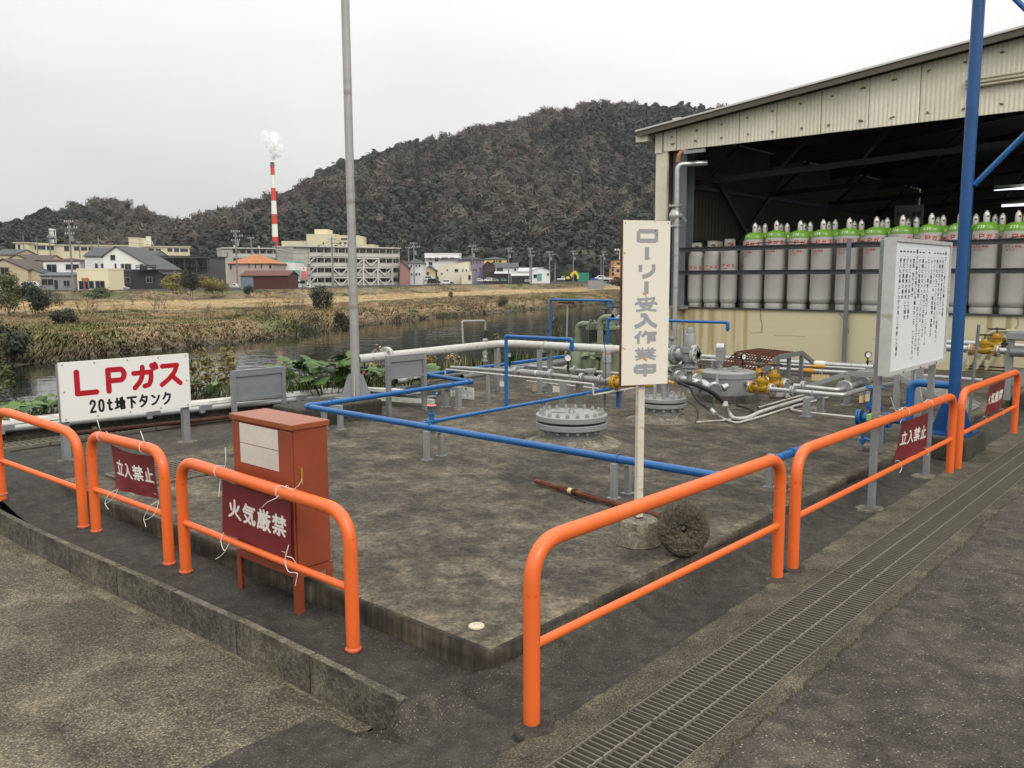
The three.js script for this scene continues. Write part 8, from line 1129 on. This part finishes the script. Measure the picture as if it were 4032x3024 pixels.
// safety valve with its tall spring housing
{
const c = [-4.728,0.413,-8.3], t = thing('safety_valve', 'tall grey safety valve with a domed top right of the lorry sign', 'safety valve', c);
const Y = [[-4.732,0.541,-8.3][1],[-4.732,0.578,-8.3][1],[-4.735,0.66,-8.3][1],[-4.737,0.75,-8.3][1],[-4.738,0.804,-8.3][1],[-4.742,0.95,-8.3][1],[-4.743,0.987,-8.3][1],[-4.744,1.023,-8.3][1]].map((y) => y - c[1]);
add('stem', [cyl([0,-0.12,0],[0, Y[0],0],0.032,0.032,16)], m.grayPaint, t);
add('lower_flange', [cyl([0, Y[0],0],[0, Y[0] + 0.022,0],0.088,0.088,24), cyl([0, Y[1],0],[0, Y[1] + 0.022,0],0.088,0.088,24)], m.grayPaint, t); add('bolt_ring', [ringBolts([0, Y[1] + 0.02,0],[0,1,0],0.07,8,0.01,0.02)], m.galv, t);
add('body', [lathe([[0.05, Y[1] + 0.02],[0.052, lerp(Y[1], Y[2],0.6)],[0.075, Y[2] - 0.01],[0.082, Y[2] + 0.03],[0.075, Y[3] - 0.01],[0.07, Y[3]]],0,0,0,28), cyl([0, (Y[2] + Y[3]) / 2,0],[-0.17, (Y[2] + Y[3]) / 2,0],0.06,0.05,20)], m.grayPaint, t);
add('upper_flange', [cyl([0, Y[3],0],[0, Y[4],0],0.112,0.112,8)], m.grayPaint, t); add('bolt_ring', [ringBolts([0, Y[4],0],[0,1,0],0.09,6,0.012,0.022)], m.galv, t);
add('spring_housing', [lathe([[0.062, Y[4]],[0.058, Y[5] - 0.004],[0.056, Y[5]]],0,0,0,28)], m.grayPaint, t); add('cap', [lathe([[0.056, Y[5]],[0.046, Y[5] + 0.008],[0.044, Y[6]],[0.034, Y[6] + 0.004],[0.032, Y[7] - 0.015],[0.02, Y[7]],[0, Y[7] + 0.003]],0,0,0,24)], m.grayPaint, t);
const f = flangePair(V(-0.19, (Y[2] + Y[3]) / 2,0),[1,0,0],0.112,0.02,0.008,10); add('side_flange', f.disc, m.coverGray, t); add('bolt_ring', f.bolt, m.galv, t);
}
gasPipe('braided_hose', 'ribbed metal hose below the safety valve beside the sign', [[-5.353,0.488,-8.9],[-5.158,0.544,-8.9]],0.032, m.silver, { flanges: [[[-5.331,0.492,-8.9],[1,0.3,0],0.075]] });
gasPipe('gas_pipe', 'silver pipe running left behind the safety valve', [[-5.514,0.56,-9.2],[-5.455,0.539,-9.2]],0.03, m.silver, { flanges: [[[-5.477,0.544,-9.2],[1,-0.3,0],0.06]] });
// cluster of valves in front of the drum
{
const t = thing('pipe_manifold', 'cluster of silver flanges and check valves between the safety valve and the drum', 'pipe fittings', [-4.83,0.287,-8.75]), L = T0(t);
const run = [[-5.064,0.402,-8.6],[-4.946,0.399,-8.6],[-4.887,0.376,-8.7],[-4.733,0.331,-8.75],[-4.534,0.313,-8.8]].map(L);
add('tube', [hose(run, 0.036,30,14)], m.silver, t);
for (const [p, d, R] of [[[-5.034,0.422,-8.6],[1,0.1,0.2],0.075],[[-4.882,0.396,-8.75],[1,0.1,0.3],0.065],[[-4.824,0.327,-8.65],[1,-0.4,0.5],0.085],[[-4.58,0.315,-8.6],[0.8,-0.3,0.7],0.085]]) { const f = flangePair(L(p), d, R, 0.018,0.006,8); add('flange', f.disc, m.silver, t); add('bolt_ring', f.bolt, m.galv, t); }
add('check_valve_body', [latheAlong([[0.03,-0.11],[0.058,-0.05],[0.062,0.03],[0.04,0.11]], L([-4.754,0.334,-8.7]), L([-4.754,0.334,-8.7]).add(V(1,-0.35,0.5)))], m.silver, t);
add('stub', [cyl(L([-4.555,0.316,-8.75]), L([-4.516,0.344,-8.8]),0.045,0.03,16), cyl(L([-4.68,0.364,-8.85]), L([-4.683,0.467,-8.85]),0.02,0.016,12), cyl(L([-4.68,0.343,-8.85]), L([-4.681,0.378,-8.85]),0.036,0.036,6)], m.silver, t);
add('green_post', [cyl(L([-4.529,0.295,-8.5]), L([-4.531,0.137,-8.5]),0.014,0.014,8)], m.greenDark, t);
}
// the grey drum
{
const R = 0.315, H = 0.352, t = thing('tank_dome', 'wide grey steel drum with small fittings on its lid, right of the lorry sign', 'tank', [-4.785,0.1,-9.32]);
add('shell', [lathe([[R, 0],[R, H - 0.075],[R + 0.012, H - 0.07],[R + 0.012, H - 0.012],[R + 0.006, H - 0.004],[R - 0.01, H]],0,0,0,56)], m.grayPaint, t);
add('lid', [lathe([[R - 0.008, H - 0.002],[R - 0.02, H + 0.004],[0.0, H + 0.012]],0,0,0,56)], m.coverGray, t);
add('mortar_ring', [(() => { const g = lathe([[R + 0.002,0.085],[R + 0.045,0.08],[R + 0.06,0.03],[R + 0.085,-0.01]],0,0,0,60), p = g.attributes.position; for (let i = 0; i < p.count; i++) { const x = p.getX(i), z = p.getZ(i), k = 1 + 0.05 * (fbm(atan2(z, x) * 6 + 30, p.getY(i) * 30 + 5,4) - 0.5); p.setX(i, x * k); p.setZ(i, z * k); p.setY(i, p.getY(i) + 0.02 * (fbm(atan2(z, x) * 9 + 30,3,3) - 0.5)); } g.computeVertexNormals(); return g; })()], m.mortarDark, t);
add('access_plate', [(() => { const g = new THREE.CylinderGeometry(R + 0.006, R + 0.006,0.19,18,1, true, -0.15,0.85); g.translate(0,0.13,0); return g; })()], m.grayPaint, t);
const put = (px, pz, r, h) => [cyl([px, H, pz],[px, H + 0.022, pz], r, r, 18), cyl([px, H + 0.022, pz],[px, H + 0.022 + h, pz], r * 0.55, r * 0.5,14)];
add('fitting', put(-0.17,-0.05,0.055,0.02), m.coverGray, t); add('fitting', put(0.03,-0.12,0.09,0.02), m.coverGray, t); add('fitting', put(0.14,0.10,0.05,0.03), m.coverGray, t);
add('level_gauge_valve', [put(-0.06,0.1,0.052,0.10), cyl([-0.06, H + 0.09,0.1],[-0.06, H + 0.12,0.1],0.045,0.045,8), cyl([-0.06, H + 0.055,0.1],[-0.06, H + 0.07,0.1],0.04,0.04,8)], m.pipeGray, t);
add('level_gauge_hood', [(() => { const s = new THREE.Shape(); s.moveTo(-0.055,0); s.lineTo(-0.055,0.15); s.absarc(0,0.15,0.055, PI, 0, true); s.lineTo(0.055,0); s.closePath(); const g = new THREE.ExtrudeGeometry(s, { depth: 0.085, bevelEnabled: true, bevelSize: 0.004, bevelThickness: 0.004, bevelSegments: 2, curveSegments: 16 }); g.translate(0,0,-0.04); g.rotateY(PI / 2 + 0.25); g.translate(-0.055, H + 0.125,0.1); return g; })()], m.silver, t);
add('clear_guard', [box(0.11,0.12,0.003,-0.17, H + 0.085,0.0,0.3), box(0.003,0.11,0.08,-0.115, H + 0.08,0.02,0.3)], m.clear, t); add('grey_box', [rbx(-0.185,-0.12, H + 0.03, H + 0.105,-0.02,0.03,0.004)], m.grayDark, t);
add('side_nozzle', [cyl([R - 0.02,0.235,0.12],[R + 0.13,0.235,0.16],0.024,0.024,14), cyl([R - 0.03,0.235,0.11],[R + 0.02,0.24,0.13],0.036,0.036,14)], m.silver, t);
}
// yellow gate valves
function yellowValve(label, p, dir, s, wheelH, wheelR, wheelMat, o = {}) {
const t = thing('gate_valve', label, 'valve', p), d = v3(dir).normalize(), k = (x) => d.clone().multiplyScalar(x * s);
add('body', [latheAlong([[0.030 * s, -0.10 * s],[0.034 * s, -0.06 * s],[0.048 * s, 0],[0.034 * s, 0.06 * s],[0.030 * s, 0.10 * s]],[0,0,0], d), cyl([0,0,0],[0,0.07 * s, 0],0.042 * s, 0.05 * s, 14)], m.yellow, t);
add('bonnet', [cyl([0,0.07 * s, 0],[0,0.095 * s, 0],0.064 * s, 0.064 * s, 6), cyl([0,0.095 * s, 0],[0, wheelH * 0.75,0],0.034 * s, 0.026 * s, 12)], m.yellow, t);
for (const e of [-0.11,0.11]) { add('flange', [flangeDisc(k(e), d, 0.066 * s, 0.02 * s)], m.yellow, t); add('bolt_ring', [ringBolts(k(e * 0.86), d.clone().multiplyScalar(-Math.sign(e)),0.052 * s, 6,0.008 * s, 0.012 * s)], m.yellow, t); add('counter_flange', [flangeDisc(k(e + Math.sign(e) * 0.022), d, 0.066 * s, 0.018 * s), ringBolts(k(e + Math.sign(e) * 0.03), d.clone().multiplyScalar(Math.sign(e)),0.052 * s, 6,0.008 * s, 0.014 * s)], m.silver, t); }
add('stem', [cyl([0, wheelH * 0.7,0],[0, wheelH + 0.02,0],0.008,0.008,8)], m.black, t); add('handwheel', handwheel([0, wheelH, 0], wheelR, 0.007), wheelMat, t);
if (o.tag) add('yellow_tag', [box(wheelR * 1.1,0.006,0.03,-wheelR * 0.3, wheelH + 0.012,0.01)], m.bandYellow, t); return t;
}
yellowValve('yellow gate valve joined to the right side of the grey drum, nearest of the group', [-4.203,0.318,-9],[1,0,0.1],1.05,0.17,0.035, m.rustDark);
yellowValve('yellow gate valve with a dark wheel and yellow tag behind the nearest one', [-4.33,0.298,-9.6],[1,0,0.05],1.25,0.235,0.085, m.black, { tag: true });
yellowValve('yellow gate valve with a green handwheel close to the drum lid', [-4.761,0.252,-10.1],[1,0,0.05],1.25,0.22,0.07, m.greenDark);
yellowValve('yellow gate valve half hidden between the safety valve and the drum', [-5.479,0.248,-9.9],[1,0,0.4],1.1,0.17,0.06, m.black);
yellowValve('front one of two yellow gate valves on the right by the cream wall', [-2.735,0.597,-12.5],[1,0,0],1.25,0.20,0.085, m.black, { tag: true });
yellowValve('rear one of two yellow gate valves on the right by the cream wall', [-2.724,0.63,-13.1],[1,0,0],1.4,0.215,0.105, m.black);
{ const t = thing('steel_base', 'small rusty steel base on the slab under the yellow valves', 'steel base', [-4.338,0.1,-9.878]); add('plate', [box(0.3,0.012,0.16,0,0.006,0,0.5)], m.rustDark, t); add('bracket', [box(0.2,0.07,0.02,0.02,0.045,-0.02,0.5), box(0.02,0.06,0.1,0.05,0.04,0,0.5)], m.pipeWhite, t); }
// stiles over the pipes
function meshDeck(a, b, c, d, nu, nv, w) { const out = [], A = v3(a), B = v3(b), Cc = v3(c), D = v3(d), at = (u, v) => A.clone().lerp(B, u).lerp(D.clone().lerp(Cc, u), v); for (let i = 0; i <= nu; i++) { let p = at(i / nu, 0); for (let j = 1; j <= nv; j++) { const q = at(clamp(i / nu + (j % 2 ? 0.5 / nu : 0)), j / nv); out.push(bar(p, q, w, w * 2)); p = q; } } for (let j = 0; j <= nv; j += 2) out.push(bar(at(0, j / nv), at(1, j / nv), w * 0.8, w)); return out; }
{
const t = thing('stile', 'rusty mesh stile bridging the pipes behind the grey drum', 'stile', [-5.1,0.1,-11]), L = T0(t), p = (a) => L(a);
const a = [-5.695,0.3,-10.78], b = [-4.893,0.3,-10.478], c = [-4.719,0.52,-10.558], d = [-5.528,0.52,-11.003], e = [-4.759,0.52,-11.423], f = [-5.52,0.52,-11.708], g = [-4.802,0.35,-11.926];
const k = add('ramp_mesh', [meshDeck(p(a), p(b), p(c), p(d),14,16,0.009)], m.rustMesh, t); k.userData.kind = 'stuff'; const k2 = add('deck_mesh', [meshDeck(p(d), p(c), p(e), p(f),14,12,0.009)], m.rustMesh, t); k2.userData.kind = 'stuff';
add('side_frame', [bar(p(b), p(c),0.03,0.06), bar(p(c), p(e),0.03,0.06), bar(p(e), p(g),0.03,0.06)], m.grayDark, t);
for (const q of [c, e, [-4.81,0.5,-11.123], d, f]) { const s = p(q); add('leg', [bx(s.x - 0.022, s.x + 0.022,0, s.y, s.z - 0.022, s.z + 0.022)], m.grayDark, t); }
}
{
const t = thing('stile', 'grey steel stile with mesh treads between the silver pipes and the blue mast', 'stile', [-3.4,0.1,-10]), L = T0(t);
const a = L([-3.52,0.47,-9.78]), b = L([-3.53,0.47,-10.36]), c = L([-3.02,0.47,-10.40]), d = L([-3.0,0.47,-9.86]), e = L([-4.0,0.27,-9.62]), f = L([-2.30,0.12,-9.85]), g = L([-2.32,0.12,-10.55]);
const k = add('deck_mesh', [meshDeck(a, d, c, b, 12,12,0.006)], m.meshPale, t); k.userData.kind = 'stuff'; const k2 = add('ramp_mesh', [meshDeck(d, c, g, f, 10,18,0.006)], m.meshPale, t); k2.userData.kind = 'stuff';
add('stringer', [bar(e, a, 0.03,0.05), bar(a, d, 0.03,0.06), bar(d, f, 0.03,0.06)], m.grayPaint, t); add('stringer', [bar(b, c, 0.03,0.06), bar(c, g, 0.03,0.06)], m.grayPaint, t);
for (const q of [a, b, d, c]) { add('leg', [bx(q.x - 0.03, q.x + 0.03,0, q.y, q.z - 0.03, q.z + 0.03)], m.grayPaint, t); add('foot', [bx(q.x - 0.06, q.x + 0.06,0,0.01, q.z - 0.06, q.z + 0.06)], m.grayPaint, t); }
}
// blue valve and cross pipe at the foot of the mast
{
const z = -8.1, t = thing('gate_valve', 'blue gate valve with a blue handwheel left of the rules board post', 'valve', [-2.642,0.265,-8.05]);
add('body', [latheAlong([[0.04,-0.1],[0.066,0],[0.04,0.1]],[0,0,0],[1,0,0]), cyl([0,0,0],[0,0.085,0],0.045,0.04,16)], m.blue, t); add('bonnet_flange', [cyl([0,0.085,0],[0,0.10,0],0.075,0.075,20), cyl([0,0.106,0],[0,0.122,0],0.075,0.075,20)], m.blue, t); add('bolt_ring', [ringBolts([0,0.122,0],[0,1,0],0.06,6,0.01,0.014)], m.blue, t);
add('yoke', [bar([-0.035,0.12,0],[-0.022,0.26,0],0.016,0.03), bar([0.035,0.12,0],[0.022,0.26,0],0.016,0.03), cyl([0,0.12,0],[0,0.26,0],0.012,0.012,10), box(0.07,0.03,0.04,0,0.265,0)], m.blue, t); add('handwheel', handwheel([0,0.292,0],0.075,0.009), m.blue, t); add('stem', [cyl([0,0.28,0],[0,0.37,0],0.011,0.011,10)], m.blue, t);
const f = flangePair(V(0.13,0,0),[1,0,0],0.075,0.018,0.004,6); add('flange', f.disc, m.blue, t); const f2 = flangePair(V(-0.13,0,0),[1,0,0],0.075,0.018,0.004,6); add('flange', f2.disc, m.blue, t);
gasPipe('gas_pipe', 'blue pipe from the mast bending down to the blue valve', [[-1.99,0.625, z],[-2.345,0.625, z],[-2.35,0.28, z],[-2.38,0.265, z],[-2.50,0.262, z]],0.036, m.blue, { bend: 0.08 });
}
{ const t = thing('drain_cock', 'small blue drain cock with a red lever on two grey legs behind the barrier', 'valve', [-2.478,0.1,-7.302]); add('body', [cyl([0,0.06,0],[0,0.16,0],0.014,0.014,12), cyl([0,0.11,0],[0.08,0.10,0.02],0.012,0.010,10), box(0.04,0.03,0.04,0,0.09,0)], m.blue, t); add('lever', [box(0.022,0.045,0.012,0.09,0.105,0.02)], m.red, t); for (const x of [-0.03,0.13]) add('leg', [bx(x - 0.02, x + 0.02,0,0.13 + x * 0.8,-0.06,-0.02)], m.grayPaint, t); }
// slim grey post and instruments on the right
{ const t = thing('post', 'slim grey post between the blue mast and the right barrier', 'post', [-2.216,0.1,-9.679]); add('tube', [cyl([0,-0.02,0],[0.03,0.98,-0.02],0.016,0.016,12)], m.grayDark, t); }
{ const t = thing('post', 'grey square post behind the rules board', 'post', [-2.662,0.1,-9.47]); add('tube', [rbx(-0.03,0.03,0,0.66,-0.03,0.03,0.003)], m.grayPaint, t); add('conduit', [cyl([-0.07,0,0],[-0.07,0.7,0],0.015,0.015,10), cyl([-0.07,0.20,0],[-0.07,0.25,0],0.02,0.02,10)], m.pipeGray, t); }
gasPipe('gas_pipe', 'front silver pipe passing behind the mast to the yellow valves', [[-3.877,0.613,-12.5],[-2.816,0.599,-12.5]],0.05, m.silver, {}); gasPipe('gas_pipe', 'rear silver pipe passing behind the mast to the yellow valves', [[-4.067,0.626,-13.1],[-2.839,0.632,-13.1]],0.052, m.silver, { bands: [[[-3.127,0.635,-13.1], 'z']] });
gasPipe('gas_pipe', 'front silver pipe on the right of the yellow valves', [[-2.644,0.592,-12.5],[-2.083,0.614,-12.5]],0.042, m.silver, {}); gasPipe('gas_pipe', 'rear silver pipe on the right of the yellow valves', [[-2.621,0.622,-13.1],[-2.129,0.63,-13.1]],0.045, m.silver, {});
gasPipe('thin_pipe', 'thin white pipe low along the wall behind the mast', [[-3.698,0.126,-13.2],[-2.878,0.116,-13.2]],0.024, m.pipeWhite, { n: 10 });
{
const t = thing('pump_frame', 'grey steel frame with a meter cut by the right edge above the far barrier', 'pump', [-1.926,0.1,-10.092]), L = T0(t), z = -11.4;
const a = L([-2.252,0.835,-11.4]), y1 = a.y, x0 = a.x, zz = a.z, w = 0.9;
add('frame', [rbx(x0, x0 + 0.07,0, y1, zz - 0.035, zz + 0.035,0.004), bx(x0 - 0.01, x0 + w, y1, y1 + 0.07, zz - 0.4, zz + 0.06), bx(x0, x0 + w, 0.18,0.36, zz - 0.3, zz + 0.01)], m.grayPaint, t);
add('meter', [cyl([x0 + 0.28, y1 + 0.07, zz - 0.12],[x0 + 0.28, y1 + 0.16, zz - 0.12],0.12,0.10,20), new THREE.SphereGeometry(0.10,20,14).translate(x0 + 0.30, y1 + 0.27, zz - 0.12), cyl([x0 + 0.30, y1 + 0.34, zz - 0.12],[x0 + 0.30, y1 + 0.42, zz - 0.12],0.06,0.05,16)], m.pipeGray, t);
add('dark_pipe', [pipe([[x0 + 0.05, y1 - 0.16, zz + 0.05],[x0 + 0.3, y1 - 0.15, zz + 0.05],[x0 + 0.5, y1 + 0.02, zz + 0.05]],0.05,0.1)], m.grayDark, t); add('valve_knob', [cyl([x0 - 0.02, y1 - 0.1, zz + 0.07],[x0 - 0.02, y1 - 0.02, zz + 0.07],0.022,0.018,8), cyl([x0 - 0.05, y1 - 0.06, zz + 0.07],[x0 + 0.02, y1 - 0.06, zz + 0.07],0.014,0.014,8)], m.black, t);
}
// compressor
{
const z = -10.3, t = thing('compressor', 'sage green gas compressor with finned cylinders behind the thick pale pipe', 'compressor', [-7.5,0.1, z]);
add('separator', [lathe([[0.105,0],[0.105,0.30],[0.085,0.34],[0.085,0.40],[0.055,0.405],[0.055,0.52],[0,0.52]],-0.24,0.05,0.08,24), cyl([-0.24,0.5,0.08],[-0.24,0.53,0.08],0.07,0.07,10)], m.green, t);
add('crankcase', [rbx(-0.14,0.34,0.02,0.36,-0.2,0.12,0.03), cyl([0.1,0.18,0.12],[0.1,0.18,0.2],0.13,0.12,24)], m.green, t);
const fins = []; for (let i = 0; i < 9; i++) fins.push(bx(-0.02 + i * 0.037,-0.008 + i * 0.037,0.38,0.68,-0.16,0.10)); fins.push(bx(-0.01,0.30,0.36,0.70,-0.13,0.06)); add('finned_block', fins, m.greenDark, t);
add('head', [rbx(-0.07,0.33,0.69,0.745,-0.18,0.12,0.012), bx(-0.03,0.30,0.745,0.80,-0.14,0.09), Array.from({ length: 7 }, (_, i) => bx(0.0 + i * 0.05,0.012 + i * 0.05,0.70,0.80,0.06,0.15))], m.green, t); add('bolt_ring', [[-0.02,0.06],[0.06,0.06],[0.16,0.06],[0.26,0.06],[0.02,-0.1],[0.2,-0.1]].map(([x, zz]) => cyl([x, 0.79, zz],[x, 0.84, zz],0.02,0.02,6)), m.green, t);
add('suction_pipe', [pipe([[-0.24,0.55,0.08],[-0.24,0.76,0.08],[0.0,0.78,0.08]],0.042,0.07,14), coupling([-0.24,0.66,0.08],[0,1,0],0.05,0.05), coupling([-0.13,0.77,0.08],[1,0,0],0.05,0.05)], m.green, t);
add('discharge_pipe', [pipe([[0.26,0.36,0.2],[0.26,0.88,0.2],[0.48,0.90,0.2]],0.045,0.10,14), box(0.24,0.03,0.16,0.26,0.50,0.16), coupling([0.26,0.74,0.2],[0,1,0],0.052,0.04)], m.green, t);
add('valve_block', [rbx(0.14,0.38,0.30,0.49,0.02,0.2,0.01), cyl([0.10,0.16,0.2],[0.16,0.30,0.24],0.045,0.04,16), cyl([0.1,0.33,0.18],[0.2,0.34,0.2],0.04,0.04,12), cyl([0.30,0.04,0.15],[0.30,0.30,0.15],0.07,0.05,16)], m.green, t);
add('right_pipe', [pipe([[0.40,0.40,0.1],[0.62,0.42,0.1],[0.62,0.72,0.1],[0.5,0.74,0.1]],0.04,0.06,14)], m.green, t); add('top_valve', [cyl([0.2,0.8,-0.02],[0.2,1.0,-0.02],0.022,0.022,10), box(0.08,0.02,0.08,0.2,1.0,-0.02), cyl([0.2,0.86,-0.02],[0.2,0.92,-0.02],0.036,0.036,8)], m.steelDark, t);
const f = flangePair(V(-0.0,0.30,0.22),[0.5,-0.8,0.3],0.07,0.018,0.006,6); add('flange', f.disc, m.greenPale, t);
}
gasPipe('gas_pipe', 'silver pipe with a top valve behind the compressor next to the sign', [[-7.496,0.914,-10.6],[-6.533,0.908,-10.6]],0.048, m.silver, { flanges: [[[-7.468,0.915,-10.6],[1,0,0],0.09],[[-7.25,0.915,-10.6],[1,0,0],0.09]] });
{ const t = thing('gate_valve', 'slim silver valve with a dark wheel above the compressor pipe', 'valve', [-7.338,0.95,-10.6]); add('stem', [cyl([0,0,0],[0,0.16,0],0.022,0.018,12), box(0.05,0.04,0.05,0,0.09,0)], m.silver, t); add('handwheel', handwheel([0,0.17,0],0.085,0.008), m.black, t); }
gasPipe('thin_pipe', 'slim grey post pipe standing behind the tall blue arch', [[-7.707,0.455,-9.9],[-7.688,1.188,-9.9]],0.012, m.pipeGray, { n: 10 });
{ const t = thing('junction_box', 'small dark junction box under the tall blue arch', 'junction box', [-7.716,1.202,-9.9]); add('body', [rbx(-0.12,0.12,-0.015,0.012,-0.04,0.04,0.004)], m.rustDark, t); }
{ const t = thing('isolation_cock', 'small brass cock below the thick pale pipe beside the tall pole', 'valve', [-7.526,0.577,-5.98]); add('body', [cyl([-0.07,0,0],[0.04,0,0],0.012,0.012,10), cyl([0,0,0],[0,0.06,0],0.008,0.008,8), box(0.07,0.008,0.02,0,0.063,0), cyl([0.0,0.06,0],[0.0,0.13,0],0.005,0.005,8)], m.black, t); }
// low wall with a white metal cap along the river, and the pipes below it
{
const t = thing('river_wall', 'low parapet with a white metal cap and grey pipe along the river edge', 'parapet', [-9.0,0,-2]);
const A = [[-8.742,0.27,-1.824],[-8.299,0.27,-4.746],[-7.987,0.27,-6.277]].map(T0(t)), B = A[A.length - 1].clone();
const off = (p, dx, dy) => p.clone().add(V(dx, dy, 0));
for (let i = 0; i < 2; i++) { add('cap', [bar(off(A[i],-0.07,0), off(A[i + 1],-0.07,0),0.16,0.035)], m.capWhite, t); add('wall', [bar(off(A[i],-0.07,-0.2), off(A[i + 1],-0.07,-0.2),0.12,0.36)], m.concreteDark, t); }
add('rail_pipe', [pipe(A.map((p) => off(p, 0.05,-0.05)),0.032,0.05,12)], m.pipeGray, t); add('cap', [bar(off(B, 0,0), off(B, 0.75,0).add(V(0,0,-0.25)),0.10,0.035), bar(off(B, 0.1,-0.10), off(B, 0.95,-0.10).add(V(0,0,-0.3)),0.05,0.05)], m.capWhite, t);
for (const [k, i] of [[0.28,0],[0.72,0],[0.9,0],[0.5,1]]) { const p = A[i].clone().lerp(A[i + 1], k); add('clamp', [box(0.12,0.05,0.12, p.x + 0.03, p.y - 0.035, p.z), box(0.03,0.08,0.05, p.x + 0.08, p.y - 0.05, p.z + 0.05)], m.galv, t); }
const c = gasPipe('conduit', 'long beige conduit with joints at the foot of the river wall', [[-8.889,0.06,-2.066],[-9.005,0.06,-2.716],[-8.865,0.06,-3.664],[-8.683,0.06,-4.942],[-8.499,0.06,-6.018]],0.028, m.conduitBeige, { bend: 0.02, n: 10 }), L = T0(c);
add('joint_box', [box(0.09,0.06,0.1,...L([-8.698,0.09,-3.438]).toArray()), box(0.04,0.05,0.04,...L([-8.496,0.12,-3.394]).toArray()), box(0.08,0.06,0.09,...L([-8.528,0.09,-4.523]).toArray())], m.conduitBeige, c);
gasPipe('conduit', 'dark rusty pipe in the shadow below the white cap', [[-8.42,0.12,-3.193],[-8.229,0.12,-4.113],[-8.005,0.12,-5.428],[-7.99,0.14,-5.941],[-7.866,0.2,-6.179]],0.022, m.rustDark, { bend: 0.03, n: 10 });
gasPipe('conduit', 'grey pipe elbow behind the smaller blank board', [[-7.948,0.22,-6.735],[-7.936,0.22,-7.384]],0.02, m.grayDark, { n: 10 }); gasPipe('conduit', 'grey pipe with a capped end under the smaller blank board', [[-7.985,0.2,-6.505],[-7.58,0.2,-6.558],[-7.192,0.2,-6.528],[-7.143,0.2,-6.703]],0.024, m.grayDark, { bend: 0.05, n: 10 });
}
{ const o = add('overhead_wires', wires, m.steelDark, scene); o.userData.kind = 'stuff'; tag(o, 'thin overhead power lines strung between the utility poles', 'power lines'); }
// ---------------------------------------------------------------- wooded hills
function hill(name, pts, W, n, seed, sizes) {
const R0 = pts.map((p) => V(...p)), cv = new THREE.CatmullRomCurve3(R0, false, 'centripetal'), N = 300, P = cv.getPoints(N);
const dir = V(-P[N].z + P[0].z, 0, P[N].x - P[0].x).normalize(); if (dir.dot(P[floor(N / 2)].clone().negate()) < 0) dir.negate();
const at = (u, v) => { const i = clamp(u) * N, k = min(N - 1, floor(i)), r = P[k].clone().lerp(P[k + 1], i - k), front = v >= 0, d = v * (front ? W : W * 0.9); const x = r.x + dir.x * d, z = r.z + dir.z * d, H = r.y + 1; const s = 1 - pow(abs(v),1.15), nn = fbm(x * 0.012 + 90, z * 0.012 + 90,4) - 0.5; const gul = abs(fbm(u * 9 + seed, v * 0.8 + 3,3) - 0.5); return [x, -1 + max(-0.6, H * s + H * 0.30 * nn * sin(PI * min(1, abs(v))) - H * 0.18 * (0.25 - gul) * sin(PI * min(1, abs(v)))), z]; };
struct(name, [gridUV(gridMesh(150,60, (u, v) => at(u, lerp(-1,1.05, v)), (x, y, z) => { const k = 0.6 + 0.8 * fbm(x * 0.03, z * 0.03,4); return [0.030 * k, 0.025 * k, 0.018 * k]; }))], new THREE.MeshStandardMaterial({ vertexColors: true, roughness: 1 }), true);
const R = rng(seed), A = [], B = [];
for (let i = 0; i < n; i++) {
const u = R(), v = i % 6 === 0 ? (R() - 0.5) * 0.06 : lerp(-0.05,1.0, R()), q = at(u, v), f = fbm(q[0] * 0.02 + 7, q[2] * 0.02 + q[1] * 0.02,4), bare = fbm(q[0] * 0.011 + 7, q[2] * 0.011 + q[1] * 0.012,3) + 0.3 * (R() - 0.5) > 0.53, s = lerp(sizes[0], sizes[1], R() * R()) , k = 0.7 + 0.7 * R();
const c = bare ? (R() < 0.5 ? [0.050,0.041,0.034] : [0.066,0.055,0.043]) : (R() < 0.7 ? [0.016,0.021,0.015] : [0.028,0.032,0.020]);
(bare ? B : A).push([[q[0], q[1] - s * 0.15, q[2]],[s, s * (0.85 + 0.4 * R()), s], R() * 6.28, c.map((e) => e * k)]);
}
return [A, B];
}
{
const crownG = leafCloud(420,0.5,0.45,0.5,0.095,50,{ lumps: 7, thin: 0.8 }), bareG = leafCloud(460,0.5,0.5,0.5,0.12,51,{ lumps: 6, thin: 0.2 });
const cm = new THREE.MeshStandardMaterial({ vertexColors: true, roughness: 0.95, side: THREE.DoubleSide });
const [a, b] = hill('hill', ridgeBig, 265,6500,5,[8,16]),[c, d] = hill('hill', ridgeLeft, 190,2400,9,[6,11]);
scatter('hill_forest', 'dark evergreen woodland covering the large hill', 'woodland', crownG, cm, a); scatter('hill_forest', 'brown leafless woodland on the large hill', 'woodland', bareG, cm, b);
scatter('hill_forest', 'dark evergreen woodland on the small left hill', 'woodland', crownG, cm, c); scatter('hill_forest', 'brown leafless woodland on the small left hill', 'woodland', bareG, cm, d);
}
renderer.render(scene, camera);
